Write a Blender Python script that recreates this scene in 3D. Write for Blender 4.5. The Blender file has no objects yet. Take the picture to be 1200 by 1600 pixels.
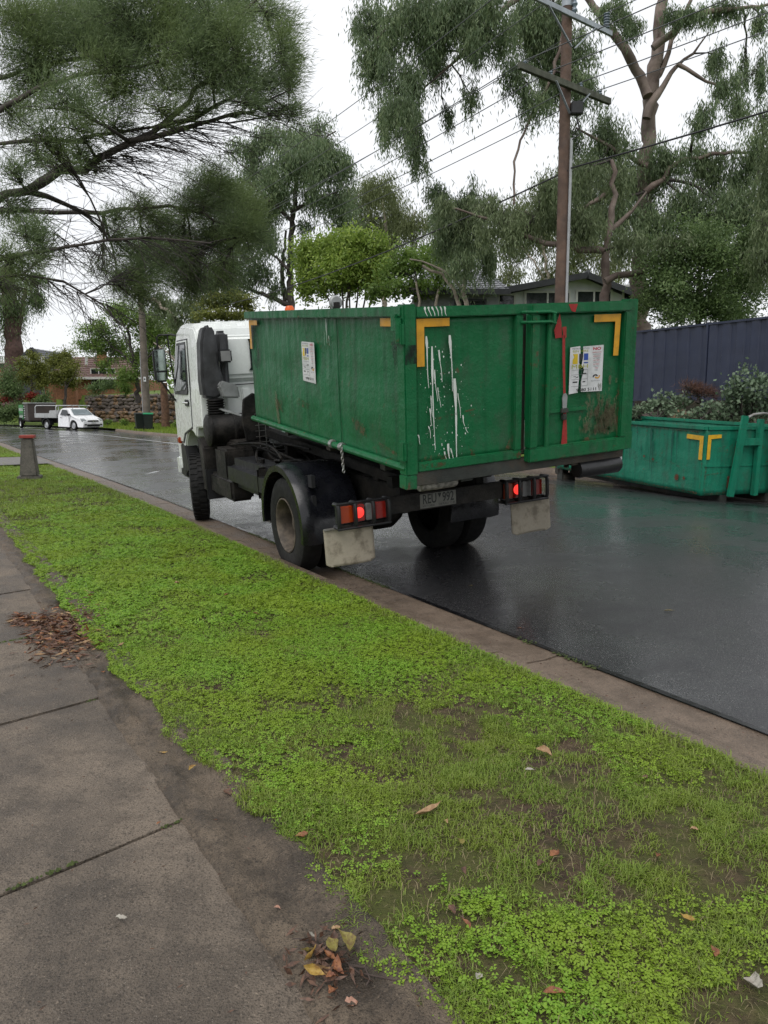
import bpy, bmesh, math, random
import numpy as np
from mathutils import Vector, Matrix
R = math.radians
random.seed(7)
rng = np.random.default_rng(11)
scene = bpy.context.scene
COL = scene.collection

# ------------------------------------------------------------------ camera
cam = bpy.data.cameras.new('camera'); cam_o = bpy.data.objects.new('camera', cam); COL.objects.link(cam_o)
CAM_H, PITCH = 1.75, math.atan(168 / 1200)
cam_o.location = (0, 0, CAM_H); cam_o.rotation_euler = (R(90) - PITCH, 0, 0)
cam.sensor_fit = 'HORIZONTAL'; cam.sensor_width = 36; cam.lens = 36; cam.clip_end = 3000; cam.clip_start = .05
scene.camera = cam_o

# ------------------------------------------------------------------ sky: closed overcast deck over a weak clear sky
SUN_EL, SUN_AZ = R(56), R(-155)
w = bpy.data.worlds.new('World'); scene.world = w; w.use_nodes = True
nt = w.node_tree; nt.nodes.clear()
out = nt.nodes.new('ShaderNodeOutputWorld'); mixs = nt.nodes.new('ShaderNodeMixShader')
b1 = nt.nodes.new('ShaderNodeBackground'); b2 = nt.nodes.new('ShaderNodeBackground')
sky = nt.nodes.new('ShaderNodeTexSky'); sky.sky_type = 'NISHITA'; sky.sun_disc = False
sky.sun_elevation = SUN_EL; sky.sun_rotation = SUN_AZ; sky.dust_density = 4
nt.links.new(sky.outputs[0], b1.inputs[0]); b1.inputs[1].default_value = .10
tc = nt.nodes.new('ShaderNodeTexCoord'); cn = nt.nodes.new('ShaderNodeTexNoise')
cn.inputs['Scale'].default_value = 1.6; cn.inputs['Detail'].default_value = 4
cr = nt.nodes.new('ShaderNodeValToRGB')
cr.color_ramp.elements[0].position = .3; cr.color_ramp.elements[0].color = (.86, .88, .92, 1)
cr.color_ramp.elements[1].position = .7; cr.color_ramp.elements[1].color = (.97, .98, 1.0, 1)
nt.links.new(tc.outputs['Generated'], cn.inputs['Vector']); nt.links.new(cn.outputs[0], cr.inputs[0])
nt.links.new(cr.outputs[0], b2.inputs[0]); b2.inputs[1].default_value = .86
mixs.inputs[0].default_value = .92
nt.links.new(b1.outputs[0], mixs.inputs[1]); nt.links.new(b2.outputs[0], mixs.inputs[2]); nt.links.new(mixs.outputs[0], out.inputs[0])

sun = bpy.data.lights.new('sun', 'SUN'); sun.energy = 1.2; sun.angle = R(45); sun.color = (1, .97, .93)
sun_o = bpy.data.objects.new('sun', sun); COL.objects.link(sun_o)
sd = Vector((math.sin(SUN_AZ) * math.cos(SUN_EL), math.cos(SUN_AZ) * math.cos(SUN_EL), math.sin(SUN_EL)))
sun_o.rotation_euler = sd.to_track_quat('Z', 'Y').to_euler()

scene.view_settings.view_transform = 'Standard'; scene.view_settings.look = 'None'
scene.view_settings.exposure = 0.42; scene.view_settings.gamma = 1
scene.render.engine = 'CYCLES'
scene.cycles.max_bounces = 8; scene.cycles.diffuse_bounces = 4; scene.cycles.glossy_bounces = 3
scene.cycles.transmission_bounces = 4; scene.cycles.transparent_max_bounces = 6
scene.cycles.caustics_reflective = False; scene.cycles.caustics_refractive = False
try:
    scene.cycles.use_denoising = True; scene.cycles.denoising_input_passes = 'RGB_ALBEDO_NORMAL'; scene.cycles.denoising_prefilter = 'NONE'
except Exception:
    pass

# ------------------------------------------------------------------ helpers
def ground_pt(px, py, z):
    """a point of the photograph taken down to the level z (metres)"""
    cp, sp = math.cos(PITCH), math.sin(PITCH)
    x = (px - 600) / 1200; v = -(py - 800) / 1200
    d = (x, cp + v * sp, -sp + v * cp); t = (z - CAM_H) / d[2]
    return Vector((t * d[0], t * d[1], z))
def at(px, py, Y):
    """a surveyed point at the distance Y (metres) from the viewer"""
    cp, sp = math.cos(PITCH), math.sin(PITCH)
    x = (px - 600) / 1200; v = -(py - 800) / 1200
    d = (x, cp + v * sp, -sp + v * cp); t = Y / d[1]
    return np.array((t * d[0], Y, CAM_H + t * d[2]))

def link(o, parent=None):
    COL.objects.link(o)
    if parent is not None: o.parent = parent
    return o
def tag(o, label=None, cat=None, group=None, kind=None):
    if label: o['label'] = label
    if cat: o['category'] = cat
    if group: o['group'] = group
    if kind: o['kind'] = kind
    return o
def empty(name, loc=(0, 0, 0), rot=(0, 0, 0), **k):
    o = bpy.data.objects.new(name, None); o.empty_display_size = .1
    o.location = loc; o.rotation_euler = rot; link(o); return tag(o, **k)
def place(name, me, parent=None, loc=(0, 0, 0), rot=(0, 0, 0), sc=(1, 1, 1), **k):
    o = bpy.data.objects.new(name, me); o.location = loc; o.rotation_euler = rot; o.scale = sc
    link(o, parent); return tag(o, **k)

class MB:
    def __init__(s): s.v = []; s.f = []
    def add(s, vs, fs):
        n = len(s.v); s.v += [tuple(map(float, p)) for p in vs]; s.f += [tuple(i + n for i in q) for q in fs]; return s
    def box(s, x0, x1, y0, y1, z0, z1):
        return s.add([(x0,y0,z0),(x1,y0,z0),(x1,y1,z0),(x0,y1,z0),(x0,y0,z1),(x1,y0,z1),(x1,y1,z1),(x0,y1,z1)],
                     [(0,3,2,1),(4,5,6,7),(0,1,5,4),(1,2,6,5),(2,3,7,6),(3,0,4,7)])
    def bar(s, p0, p1, w, h, up=(0, 0, 1)):
        p0, p1 = Vector(p0), Vector(p1); d = (p1 - p0).normalized(); u = Vector(up)
        if abs(d.dot(u)) > .98: u = Vector((1, 0, 0))
        a = d.cross(u).normalized() * (w / 2); b = a.cross(d).normalized() * (h / 2)
        vs = [p + sa * a + sb * b for p in (p0, p1) for sa, sb in ((-1, -1), (1, -1), (1, 1), (-1, 1))]
        return s.add(vs, [(0,3,2,1),(4,5,6,7),(0,1,5,4),(1,2,6,5),(2,3,7,6),(3,0,4,7)])
    def tube(s, pts, r, n=8, caps=True):
        pts = [Vector(p) for p in pts]; rs = [float(q) for q in r] if hasattr(r, '__len__') else [float(r)] * len(pts)
        vs = []; prev = None
        for i, p in enumerate(pts):
            d = (pts[min(i + 1, len(pts) - 1)] - pts[max(i - 1, 0)])
            d = d.normalized() if d.length > 1e-9 else Vector((0, 0, 1))
            if prev is None:
                a = d.cross(Vector((0, 0, 1)) if abs(d.z) < .9 else Vector((1, 0, 0))).normalized()
            else:
                a = (prev - d * prev.dot(d)).normalized()
            prev = a; b = d.cross(a)
            for k in range(n):
                t = 2 * math.pi * k / n
                vs.append(p + rs[i] * (math.cos(t) * a + math.sin(t) * b))
        fs = []
        for i in range(len(pts) - 1):
            for k in range(n):
                fs.append((i*n+k, i*n+(k+1) % n, (i+1)*n+(k+1) % n, (i+1)*n+k))
        if caps: fs += [tuple(range(n))[::-1], tuple((len(pts)-1)*n + k for k in range(n))]
        return s.add(vs, fs)
    def lathe(s, prof, c=(0, 0, 0), axis='y', n=32, caps=True):
        """prof: (radius, offset along the axis)"""
        vs = []
        for r, h in prof:
            for k in range(n):
                t = 2 * math.pi * k / n; a, b = r * math.cos(t), r * math.sin(t)
                p = {'y': (a, h, b), 'z': (a, b, h), 'x': (h, a, b)}[axis]
                vs.append((p[0] + c[0], p[1] + c[1], p[2] + c[2]))
        fs = [(i*n+k, i*n+(k+1) % n, (i+1)*n+(k+1) % n, (i+1)*n+k) for i in range(len(prof)-1) for k in range(n)]
        if caps: fs += [tuple(range(n)), tuple((len(prof)-1)*n+k for k in range(n))[::-1]]
        return s.add(vs, fs)
    def prism(s, poly, d0, d1, plane='xz'):
        n = len(poly)
        f = {'xz': lambda a, b, d: (a, d, b), 'yz': lambda a, b, d: (d, a, b), 'xy': lambda a, b, d: (a, b, d)}[plane]
        return s.add([f(a, b, d0) for a, b in poly] + [f(a, b, d1) for a, b in poly],
                     [tuple(range(n))[::-1], tuple(range(n, 2*n))] + [(k, (k+1) % n, n+(k+1) % n, n+k) for k in range(n)])
    def grid(s, fn, nu, nv):
        vs = [fn(i / nu, j / nv) for j in range(nv + 1) for i in range(nu + 1)]
        return s.add(vs, [(j*(nu+1)+i, j*(nu+1)+i+1, (j+1)*(nu+1)+i+1, (j+1)*(nu+1)+i) for j in range(nv) for i in range(nu)])
    def mesh(s, name, mat, bevel=0, seg=2, smooth=True, ang=35, weld=False):
        me = bpy.data.meshes.new(name); me.from_pydata(s.v, [], s.f)
        bm = bmesh.new(); bm.from_mesh(me)
        if weld: bmesh.ops.remove_doubles(bm, verts=bm.verts, dist=1e-5)
        bmesh.ops.recalc_face_normals(bm, faces=bm.faces)
        if bevel:
            es = [e for e in bm.edges if len(e.link_faces) == 2 and e.calc_face_angle(0) > R(25)]
            bmesh.ops.bevel(bm, geom=es, offset=bevel, segments=seg, affect='EDGES', clamp_overlap=True)
        bm.to_mesh(me); bm.free()
        if smooth:
            me.polygons.foreach_set('use_smooth', [True] * len(me.polygons)); me.set_sharp_from_angle(angle=R(ang))
        if mat: me.materials.append(mat)
        return me
    def build(s, name, mat, parent=None, bevel=0, seg=2, smooth=True, ang=35, weld=False, **k):
        return place(name, s.mesh(name, mat, bevel, seg, smooth, ang, weld), parent, **k)

def fast_mesh(name, V, F, mat, smooth=False):
    """V (n,3), F (m,k) numpy"""
    me = bpy.data.meshes.new(name); V = np.ascontiguousarray(V, np.float32); F = np.ascontiguousarray(F, np.int32)
    m, k = F.shape
    me.vertices.add(len(V)); me.vertices.foreach_set('co', V.ravel())
    me.loops.add(m * k); me.loops.foreach_set('vertex_index', F.ravel())
    me.polygons.add(m); me.polygons.foreach_set('loop_start', np.arange(0, m * k, k, dtype=np.int32))
    try: me.polygons.foreach_set('loop_total', np.full(m, k, np.int32))
    except Exception: pass
    if smooth: me.polygons.foreach_set('use_smooth', np.ones(m, bool))
    me.update(calc_edges=True)
    if mat: me.materials.append(mat)
    return me

def vnoise(x, y, seed=0):
    """smooth value noise in 0..1 on numpy arrays"""
    x = np.asarray(x, float); y = np.asarray(y, float)
    xi = np.floor(x).astype(np.int64); yi = np.floor(y).astype(np.int64); fx = x - xi; fy = y - yi
    fx = fx*fx*(3-2*fx); fy = fy*fy*(3-2*fy)
    def h(a, b):
        n = (a * 374761393 + b * 668265263 + seed * 1442695041) & 0xffffffff
        n = ((n ^ (n >> 13)) * 1274126177) & 0xffffffff
        return ((n ^ (n >> 16)) & 0xffff) / 65535.
    return (h(xi, yi)*(1-fx)+h(xi+1, yi)*fx)*(1-fy) + (h(xi, yi+1)*(1-fx)+h(xi+1, yi+1)*fx)*fy
def fbm(x, y, seed=0, oct=3):
    t = 0; a = .5; n = 0
    for i in range(oct):
        t = t + a * vnoise(np.asarray(x) * 2**i, np.asarray(y) * 2**i, seed + i); n += a; a *= .5
    return t / n

# ------------------------------------------------------------------ materials
class NT:
    def __init__(s, name):
        s.m = bpy.data.materials.new(name); s.m.use_nodes = True; s.t = s.m.node_tree; s.t.nodes.clear()
        s.out = s.n('ShaderNodeOutputMaterial'); s.tc = s.n('ShaderNodeTexCoord')
    def n(s, t, **k):
        o = s.t.nodes.new(t)
        for a, b in k.items(): setattr(o, a, b)
        return o
    def l(s, a, b): s.t.links.new(a, b)
    def coord(s, scale=(1, 1, 1), kind='Object'):
        mp = s.n('ShaderNodeMapping'); mp.inputs['Scale'].default_value = scale if hasattr(scale, '__len__') else (scale,) * 3
        s.l(s.tc.outputs[kind], mp.inputs['Vector']); return mp.outputs[0]
    def noise(s, scale, detail=4, rough=.55, kind='Object', dist=0):
        n = s.n('ShaderNodeTexNoise'); n.inputs['Scale'].default_value = 1; n.inputs['Detail'].default_value = detail
        n.inputs['Roughness'].default_value = rough; n.inputs['Distortion'].default_value = dist
        s.l(s.coord(scale, kind), n.inputs['Vector']); return n.outputs[0]
    def vor(s, scale, feature='F1', kind='Object', out='Distance'):
        n = s.n('ShaderNodeTexVoronoi'); n.feature = feature; n.inputs['Scale'].default_value = 1
        s.l(s.coord(scale, kind), n.inputs['Vector']); return n.outputs[out]
    def ramp(s, fac, a, b, ca=(0, 0, 0, 1), cb=(1, 1, 1, 1)):
        r = s.n('ShaderNodeMapRange'); r.inputs[1].default_value = a; r.inputs[2].default_value = b
        r.interpolation_type = 'SMOOTHSTEP'
        s.l(fac, r.inputs[0]); return r.outputs[0]
    def rng(s, fac, a, b, c, d):
        r = s.n('ShaderNodeMapRange'); r.inputs[1].default_value = a; r.inputs[2].default_value = b
        r.inputs[3].default_value = c; r.inputs[4].default_value = d; s.l(fac, r.inputs[0]); return r.outputs[0]
    def math(s, op, a, b=None):
        m = s.n('ShaderNodeMath', operation=op)
        for i, v in enumerate((a, b)):
            if v is None: continue
            if isinstance(v, (int, float)): m.inputs[i].default_value = v
            else: s.l(v, m.inputs[i])
        return m.outputs[0]
    def mix(s, fac, a, b):
        m = s.n('ShaderNodeMix', data_type='RGBA')
        for i, v in ((0, fac), (6, a), (7, b)):
            if isinstance(v, (int, float)): m.inputs[i].default_value = v
            elif isinstance(v, tuple): m.inputs[i].default_value = v if len(v) == 4 else v + (1,)
            else: s.l(v, m.inputs[i])
        return m.outputs[2]
    def bump(s, h, strength=.3, dist=.01):
        b = s.n('ShaderNodeBump'); b.inputs['Strength'].default_value = strength; b.inputs['Distance'].default_value = dist
        s.l(h, b.inputs['Height']); return b.outputs[0]
    def bsdf(s, col, rough=.5, metal=0, normal=None, spec=.5, coat=0, **k):
        p = s.n('ShaderNodeBsdfPrincipled')
        for nm, v in (('Base Color', col), ('Roughness', rough), ('Metallic', metal), ('Specular IOR Level', spec), ('Coat Weight', coat)):
            if isinstance(v, tuple): p.inputs[nm].default_value = v if len(v) == 4 else v + (1,)
            elif isinstance(v, (int, float)): p.inputs[nm].default_value = v
            else: s.l(v, p.inputs[nm])
        for nm, v in k.items(): p.inputs[nm.replace('_', ' ')].default_value = v
        if normal is not None: s.l(normal, p.inputs['Normal'])
        s.l(p.outputs[0], s.out.inputs[0]); return p

def simple(name, col, rough=.5, metal=0, var=.15, vs=4, bump=0, bs=60, spec=.5, dirt=None, dirt_amt=.5, ds=3, coat=0, **k):
    g = NT(name)
    n = g.noise(vs, 5)
    c = g.mix(g.ramp(n, .3, .7), tuple(x * (1 - var) for x in col), tuple(min(1, x * (1 + var)) for x in col))
    if dirt:
        d = g.noise(ds, 6, .65); c = g.mix(g.math('MULTIPLY', g.ramp(d, .42, .68), dirt_amt), c, dirt)
    nm = g.bump(g.noise(bs, 3), bump, .01) if bump else None
    rg = g.rng(g.noise(vs * 2.3, 4), .3, .7, max(.02, rough - .12), min(1, rough + .12))
    g.bsdf(c, rg, metal, nm, spec, coat, **k); return g.m

def emis(name, col, st, base=(.3, .02, .02)):
    g = NT(name); p = g.bsdf(base, .25); p.inputs['Emission Color'].default_value = col + (1,); p.inputs['Emission Strength'].default_value = st; return g.m

MT = {}
def bin_paint(name, col, fade, streak=1.0, rust=.5, bleach=.35):
    g = NT(name)
    v = g.noise((9, 9, .7), 5, .6); v2 = g.noise((28, 28, 1.4), 4, .6); big = g.noise(1.3, 4)
    c = g.mix(g.math('MULTIPLY', g.ramp(v, .45, .75), .55 * streak), col, tuple(x * .55 for x in col))
    c = g.mix(g.math('MULTIPLY', g.ramp(v2, .58, .8), bleach), c, fade)
    c = g.mix(g.math('MULTIPLY', g.ramp(big, .4, .75), .25), c, fade)
    r1 = g.noise(5.5, 8, .75); r2 = g.noise((26, 26, 26), 6, .7)
    rm = g.math('MULTIPLY', g.ramp(r1, .60, .66), g.ramp(r2, .42, .55))
    c = g.mix(g.math('MULTIPLY', rm, rust), c, (.10, .042, .02))
    sc = g.ramp(g.noise((2.5, 2.5, 46), 4, .6, dist=.6), .69, .72)
    sc = g.math('MULTIPLY', sc, g.ramp(g.noise(2.2, 3), .5, .62))
    c = g.mix(g.math('MULTIPLY', sc, .7 * rust), c, (.03, .03, .022))
    dm = g.math('MULTIPLY', g.ramp(g.noise((3.6, 3.6, 2.2), 7, .75), .46, .70), .45)
    c = g.mix(dm, c, (.05, .06, .045))
    h = g.math('ADD', g.noise(2.2, 4, .6), g.math('MULTIPLY', g.noise(60, 3), .10))
    rg = g.rng(g.noise((16, 16, 2), 4), .3, .7, .30, .60)
    g.bsdf(c, rg, 0, g.bump(h, .6, .04), .28); return g.m
MT['bin_green'] = bin_paint('green_bin_paint', (.005, .112, .037), (.016, .165, .072), 1.4, 1.0, .38)
MT['bin_teal'] = bin_paint('teal_bin_paint', (.009, .185, .108), (.045, .245, .165), 1.3, 1.0, .7)
MT['bin_under'] = simple('bin_underframe', (.03, .035, .03), .7, var=.4, dirt=(.08, .05, .03), bump=.3)
MT['bin_inside'] = simple('bin_inside', (.03, .07, .045), .7, var=.4, dirt=(.10, .06, .04), bump=.3)
MT['tape'] = simple('orange_reflective_tape', (.62, .30, .015), .4, var=.1, dirt=(.2, .12, .02), dirt_amt=.35, ds=12)
MT['tape_yellow'] = simple('yellow_reflective_tape', (.70, .40, .02), .4, var=.1, dirt=(.2, .14, .03), dirt_amt=.35, ds=12)
MT['sticker'] = simple('white_sticker', (.62, .63, .64), .35, var=.06, dirt=(.3, .32, .3), dirt_amt=.4, ds=9)
MT['ink_black'] = simple('black_ink', (.02, .02, .022), .4)
MT['ink_grey'] = simple('grey_ink', (.16, .17, .18), .4)
MT['ink_red'] = simple('red_ink', (.45, .02, .05), .4)
MT['ink_blue'] = simple('blue_ink', (.02, .06, .30), .4)
MT['ink_yellow'] = simple('yellow_ink', (.62, .44, .02), .4)
MT['ink_olive'] = simple('olive_ink', (.35, .36, .05), .4)
MT['ink_orange'] = simple('orange_ink', (.55, .28, .03), .4)
MT['drip_white'] = simple('white_paint_drip', (.62, .66, .62), .5, var=.1)
MT['drip_pale'] = None
MT['drip_red'] = None
def film(name, col, scale, lo, hi, rough=.7, amt=1.0):
    """a thin patchy layer: the paint below shows through where it is worn"""
    g = NT(name); n = g.noise(scale, 6, .68); c = g.mix(g.noise(30, 3), tuple(x*.75 for x in col), tuple(min(1, x*1.2) for x in col)); p = g.bsdf(c, rough, 0, None, .3)
    t = g.n('ShaderNodeBsdfTransparent'); mx = g.n('ShaderNodeMixShader'); g.l(g.math('MULTIPLY', g.ramp(n, lo, hi), amt), mx.inputs[0])
    g.l(t.outputs[0], mx.inputs[1]); g.l(p.outputs[0], mx.inputs[2]); g.l(mx.outputs[0], g.out.inputs[0]); return g.m
MT['muck'] = film('dried_mud', (.15, .135, .08), (16, 16, 5), .38, .66, .85, .62)
MT['drip_red'] = film('red_paint_drip', (.34, .03, .028), (30, 30, 4), .22, .46, .5, .92)
MT['soot'] = film('black_soot', (.010, .012, .012), (7, 7, 4), .34, .66, .6, .85)
MT['rust_film'] = film('surface_rust', (.12, .055, .03), (22, 22, 16), .45, .66, .85, .7)
MT['steel'] = simple('worn_steel', (.30, .31, .30), .4, .6, var=.25, dirt=(.12, .07, .04))
MT['roller'] = simple('rusty_roller', (.20, .19, .175), .7, 0, var=.5, vs=24, bump=.6, bs=50)
MT['roller_dark'] = simple('dark_roller', (.012, .012, .013), .35, var=.3)

MT['drip_pale'] = film('pale_paint_scrape', (.42, .48, .44), (40, 40, 5), .35, .6, .6, .75)
MT['truck_white'] = simple('white_cab_paint', (.76, .79, .77), .28, var=.015, dirt=(.55, .58, .53), dirt_amt=.22, ds=1.2, coat=.3)
MT['black_plastic'] = simple('black_plastic', (.009, .0095, .011), .45, var=.3)
MT['guard_black'] = simple('black_mudguard', (.006, .0065, .009), .28, var=.3)
MT['grime_black'] = simple('grimy_black', (.008, .0075, .007), .55, var=.5, vs=9, bump=.6, bs=40, spec=.25, dirt=(.06, .052, .045), dirt_amt=.5)
MT['duct'] = simple('intake_duct_plastic', (.045, .046, .050), .5, var=.35, vs=6, dirt=(.02, .02, .02), dirt_amt=.8, ds=4)
MT['chassis'] = simple('chassis_black', (.005, .005, .005), .65, var=.5, vs=7, bump=.3, spec=.15, dirt=(.03, .025, .02))
MT['tyre'] = simple('tyre_rubber', (.009, .009, .009), .72, spec=.25, var=.3, vs=8, bump=.3, bs=70, dirt=(.05, .048, .045), dirt_amt=.35)
MT['tyre_dusty'] = simple('dusty_tyre_rubber', (.10, .095, .085), .85, var=.2, vs=10, bump=.4)
MT['rim'] = simple('dirty_rim', (.115, .092, .07), .65, .1, var=.4, vs=9, bump=.3, dirt=(.03, .025, .02), dirt_amt=.8, ds=6)
MT['hub'] = simple('hub_rust', (.05, .035, .025), .7, .2, var=.4)
MT['flap'] = simple('grey_mudflap', (.36, .32, .25), .7, var=.2, vs=6, bump=.4, bs=30, dirt=(.12, .10, .07), dirt_amt=.85, ds=6)
MT['lamp_lit'] = emis('lit_tail_lamp', (1, .04, .03), 1.1)
MT['lamp_red'] = simple('red_lens', (.30, .018, .012), .2, var=.15, vs=9)
MT['lamp_amber'] = simple('amber_lens', (.34, .045, .008), .2, var=.15)
MT['lamp_grey'] = simple('clear_lens', (.20, .20, .20), .2, var=.2)
MT['beacon'] = simple('orange_beacon', (.65, .10, .01), .25, var=.1)
MT['plate'] = simple('number_plate', (.17, .17, .155), .5, var=.15, vs=12)
MT['plate_ink'] = simple('plate_characters', (.012, .016, .014), .5)
MT['glass_dark'] = simple('tinted_glass', (.012, .018, .018), .06, var=.1, spec=.7)
MT['mirror'] = simple('mirror_glass', (.45, .52, .52), .04, 1.0, var=.03)
MT['chrome'] = simple('chrome', (.55, .55, .55), .25, .9, var=.1)
MT['grey_metal'] = simple('galvanised_metal', (.28, .29, .29), .5, .3, var=.2, dirt=(.10, .10, .09))
MT['pale_green_metal'] = simple('pale_green_metal', (.20, .30, .25), .5, .1, var=.2)
# ================================================================== SETTING
# ---- materials of the ground
def mk_asphalt():
    g = NT('wet_asphalt')
    fine = g.vor(150); sp = g.noise(120, 2); big = g.noise(.55, 4); mid = g.noise(2.6, 5, .6)
    c = g.mix(g.ramp(fine, .15, .55), (.080, .080, .081), (.012, .012, .014))
    c = g.mix(g.math('MULTIPLY', g.ramp(sp, .62, .70), .7), c, (.30, .295, .285))
    c = g.mix(g.math('MULTIPLY', g.ramp(mid, .4, .7), .4), c, (.016, .016, .018))
    wet = g.math('ADD', g.math('MULTIPLY', big, .65), g.math('MULTIPLY', mid, .35))
    rg = g.rng(wet, .38, .60, .10, .42)
    h = g.math('ADD', g.math('MULTIPLY', fine, -1), g.math('MULTIPLY', g.noise(60, 3), .7))
    st = g.bump(h, .55, .006)
    p = g.bsdf(c, rg, 0, st, .5)
    g.l(g.rng(wet, .40, .58, 1.0, .45), p.inputs['Coat Weight']); p.inputs['Coat IOR'].default_value = 1.36
    g.l(g.rng(wet, .38, .60, .05, .22), p.inputs['Coat Roughness'])
    g.l(g.bump(g.math('ADD', g.math('ADD', g.noise(38, 3), g.math('MULTIPLY', fine, -.9)), g.math('MULTIPLY', g.noise(7, 3), .8)), .12, .004), p.inputs['Coat Normal']); return g.m
def mk_concrete(name, base, dark, speck, wet=.25, scale=1.0, rough=(.45, .8), bumps=.5):
    g = NT(name)
    a = g.noise(1.6 * scale, 6, .62); b = g.noise(7 * scale, 5, .65); f = g.noise(140, 3, .6); v = g.vor(170)
    c = g.mix(g.ramp(a, .35, .68), base, dark)
    c = g.mix(g.math('MULTIPLY', g.ramp(b, .45, .7), .5), c, tuple(x * .62 for x in dark))
    c = g.mix(g.math('MULTIPLY', g.ramp(f, .50, .66), .75), c, tuple(x * .38 for x in dark))
    c = g.mix(g.math('MULTIPLY', g.ramp(g.noise(45, 4, .7), .54, .70), .6), c, tuple(x * .5 for x in dark))
    c = g.mix(g.math('MULTIPLY', g.ramp(g.noise(75, 3, .7), .58, .72), .5), c, tuple(min(1, x * 1.6) for x in base))
    c = g.mix(g.math('MULTIPLY', g.math('MULTIPLY', g.ramp(v, .22, .06), g.ramp(g.noise(60, 2), .5, .62)), .7), c, speck)
    rg = g.rng(a, .3, .7, rough[1], rough[0])
    h = g.math('ADD', g.math('ADD', f, g.noise(55, 4, .7)), g.math('MULTIPLY', b, .8))
    g.bsdf(c, rg, 0, g.bump(h, bumps, .012), .4); return g.m
MT['asphalt'] = mk_asphalt()
MT['slab'] = mk_concrete('footpath_concrete', (.220, .176, .133), (.088, .070, .053), (.58, .53, .46), rough=(.40, .85), bumps=1.0)
MT['edging'] = mk_concrete('muddy_path_edge', (.165, .126, .088), (.058, .044, .031), (.36, .32, .26), scale=3.2, bumps=1.0)
MT['gutter'] = mk_concrete('gutter_concrete', (.205, .155, .115), (.120, .090, .066), (.40, .36, .31), rough=(.30, .7))
MT['kerb_grey'] = mk_concrete('kerb_concrete', (.20, .19, .175), (.12, .11, .10), (.34, .33, .3))
def mk_soil(name, a, b, moss, mossamt):
    g = NT(name)
    n1 = g.noise(2.2, 6, .65); n2 = g.noise(18, 5, .65); n3 = g.noise(120, 3)
    c = g.mix(g.ramp(n2, .35, .68), a, b)
    c = g.mix(g.math('MULTIPLY', g.ramp(n1, .40, .58), mossamt), c, moss)
    c = g.mix(g.math('MULTIPLY', g.ramp(n3, .55, .75), .5), c, tuple(x * .5 for x in b))
    g.bsdf(c, g.rng(n1, .3, .7, .75, .95), 0, g.bump(g.math('ADD', n2, n3), .8, .02), .25); return g.m
MT['verge_soil'] = mk_soil('verge_soil', (.095, .064, .040), (.036, .025, .016), (.075, .095, .018), .62)
MT['garden_soil'] = mk_soil('garden_soil', (.06, .042, .03), (.028, .02, .015), (.03, .04, .012), .5)
MT['far_grass'] = mk_soil('far_lawn', (.10, .15, .03), (.06, .10, .02), (.13, .19, .03), .8)
MT['moss'] = simple('moss', (.050, .070, .014), .95, var=.4, vs=40, bump=.8, bs=90)
MT['line_paint'] = simple('road_line_paint', (.55, .56, .56), .35, var=.25, vs=6, dirt=(.10, .10, .10), dirt_amt=.6, ds=9)
MT['tar'] = simple('tar_seal', (.008, .008, .009), .25, var=.2)
MT['rock'] = mk_concrete('rockery_stone', (.15, .12, .10), (.07, .058, .05), (.2, .19, .17), scale=2, bumps=.8)
MT['rock_orange'] = mk_concrete('ochre_rockery_stone', (.26, .16, .085), (.13, .085, .05), (.3, .25, .2), scale=2, bumps=.8)
MT['sleeper'] = simple('weathered_sleeper', (.13, .10, .075), .85, var=.3, vs=9, bump=.5)

def smooth_line(pts, step=.4, it=60):
    P = np.array(pts, float); d = np.r_[0, np.cumsum(np.linalg.norm(np.diff(P, axis=0), axis=1))]
    s = np.arange(0, d[-1], step); Q = np.stack([np.interp(s, d, P[:, k]) for k in (0, 1)], 1)
    for _ in range(it): Q[1:-1] = .25*Q[:-2] + .5*Q[1:-1] + .25*Q[2:]
    return Q
def normals(Q):
    t = np.gradient(Q, axis=0); t /= np.linalg.norm(t, axis=1)[:, None]
    return t, np.stack([t[:, 1], -t[:, 0]], 1)          # tangent, normal to the right of travel
EDGE = smooth_line([(10.2,-9.4),(5.3,-1.36),(2.05,3.89),(1.32,5.07),(0,7.25),(-.66,8.35),(-1.66,10.1),(-2.6,11.7),(-3.44,13.05),(-4.54,14.85),
                    (-5.93,17.16),(-7.79,20.0),(-9.9,23.3),(-11.8,26.2),(-18.9,37.6),(-27,47),(-44,62)], .4, 50)
FAR = smooth_line([(22,-9),(15,0.4),(9.9,8.7),(7.2,13.6),(4.3,19.3),(-.3,26.6),(-5.5,34.6),(-10.9,41.2),(-13,43.8),(-16.0,48.0),(-19.5,53.8),(-25,58.6),(-46,73)], .4, 30)
ET, EN = normals(EDGE)
FT, FN = normals(FAR)
def resample(Q, n):
    d = np.r_[0, np.cumsum(np.linalg.norm(np.diff(Q, axis=0), axis=1))]; s = np.linspace(0, d[-1], n)
    return np.stack([np.interp(s, d, Q[:, k]) for k in (0, 1)], 1)
NR = 240
EA, FA = resample(EDGE, NR), resample(FAR, NR)
def road_h(y): return .235 if y < 18 else max(.10, .235 - (y - 18) * .006)
def sheet(name, rows, mat, smooth=True, **k):
    rows = np.asarray(rows); a, b = rows.shape[:2]
    idx = np.arange(a * b).reshape(a, b)
    F = np.stack([idx[:-1, :-1], idx[:-1, 1:], idx[1:, 1:], idx[1:, :-1]], -1).reshape(-1, 4)
    me = fast_mesh(name, rows.reshape(-1, 3), F, mat, smooth)
    bm = bmesh.new(); bm.from_mesh(me); bmesh.ops.recalc_face_normals(bm, faces=bm.faces)
    if sum(f.normal.z for f in bm.faces) < 0: bmesh.ops.reverse_faces(bm, faces=bm.faces)
    bm.to_mesh(me); bm.free()
    return place(name, me, **k)
TS = np.linspace(0, 1, 25)
rows = []
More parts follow.
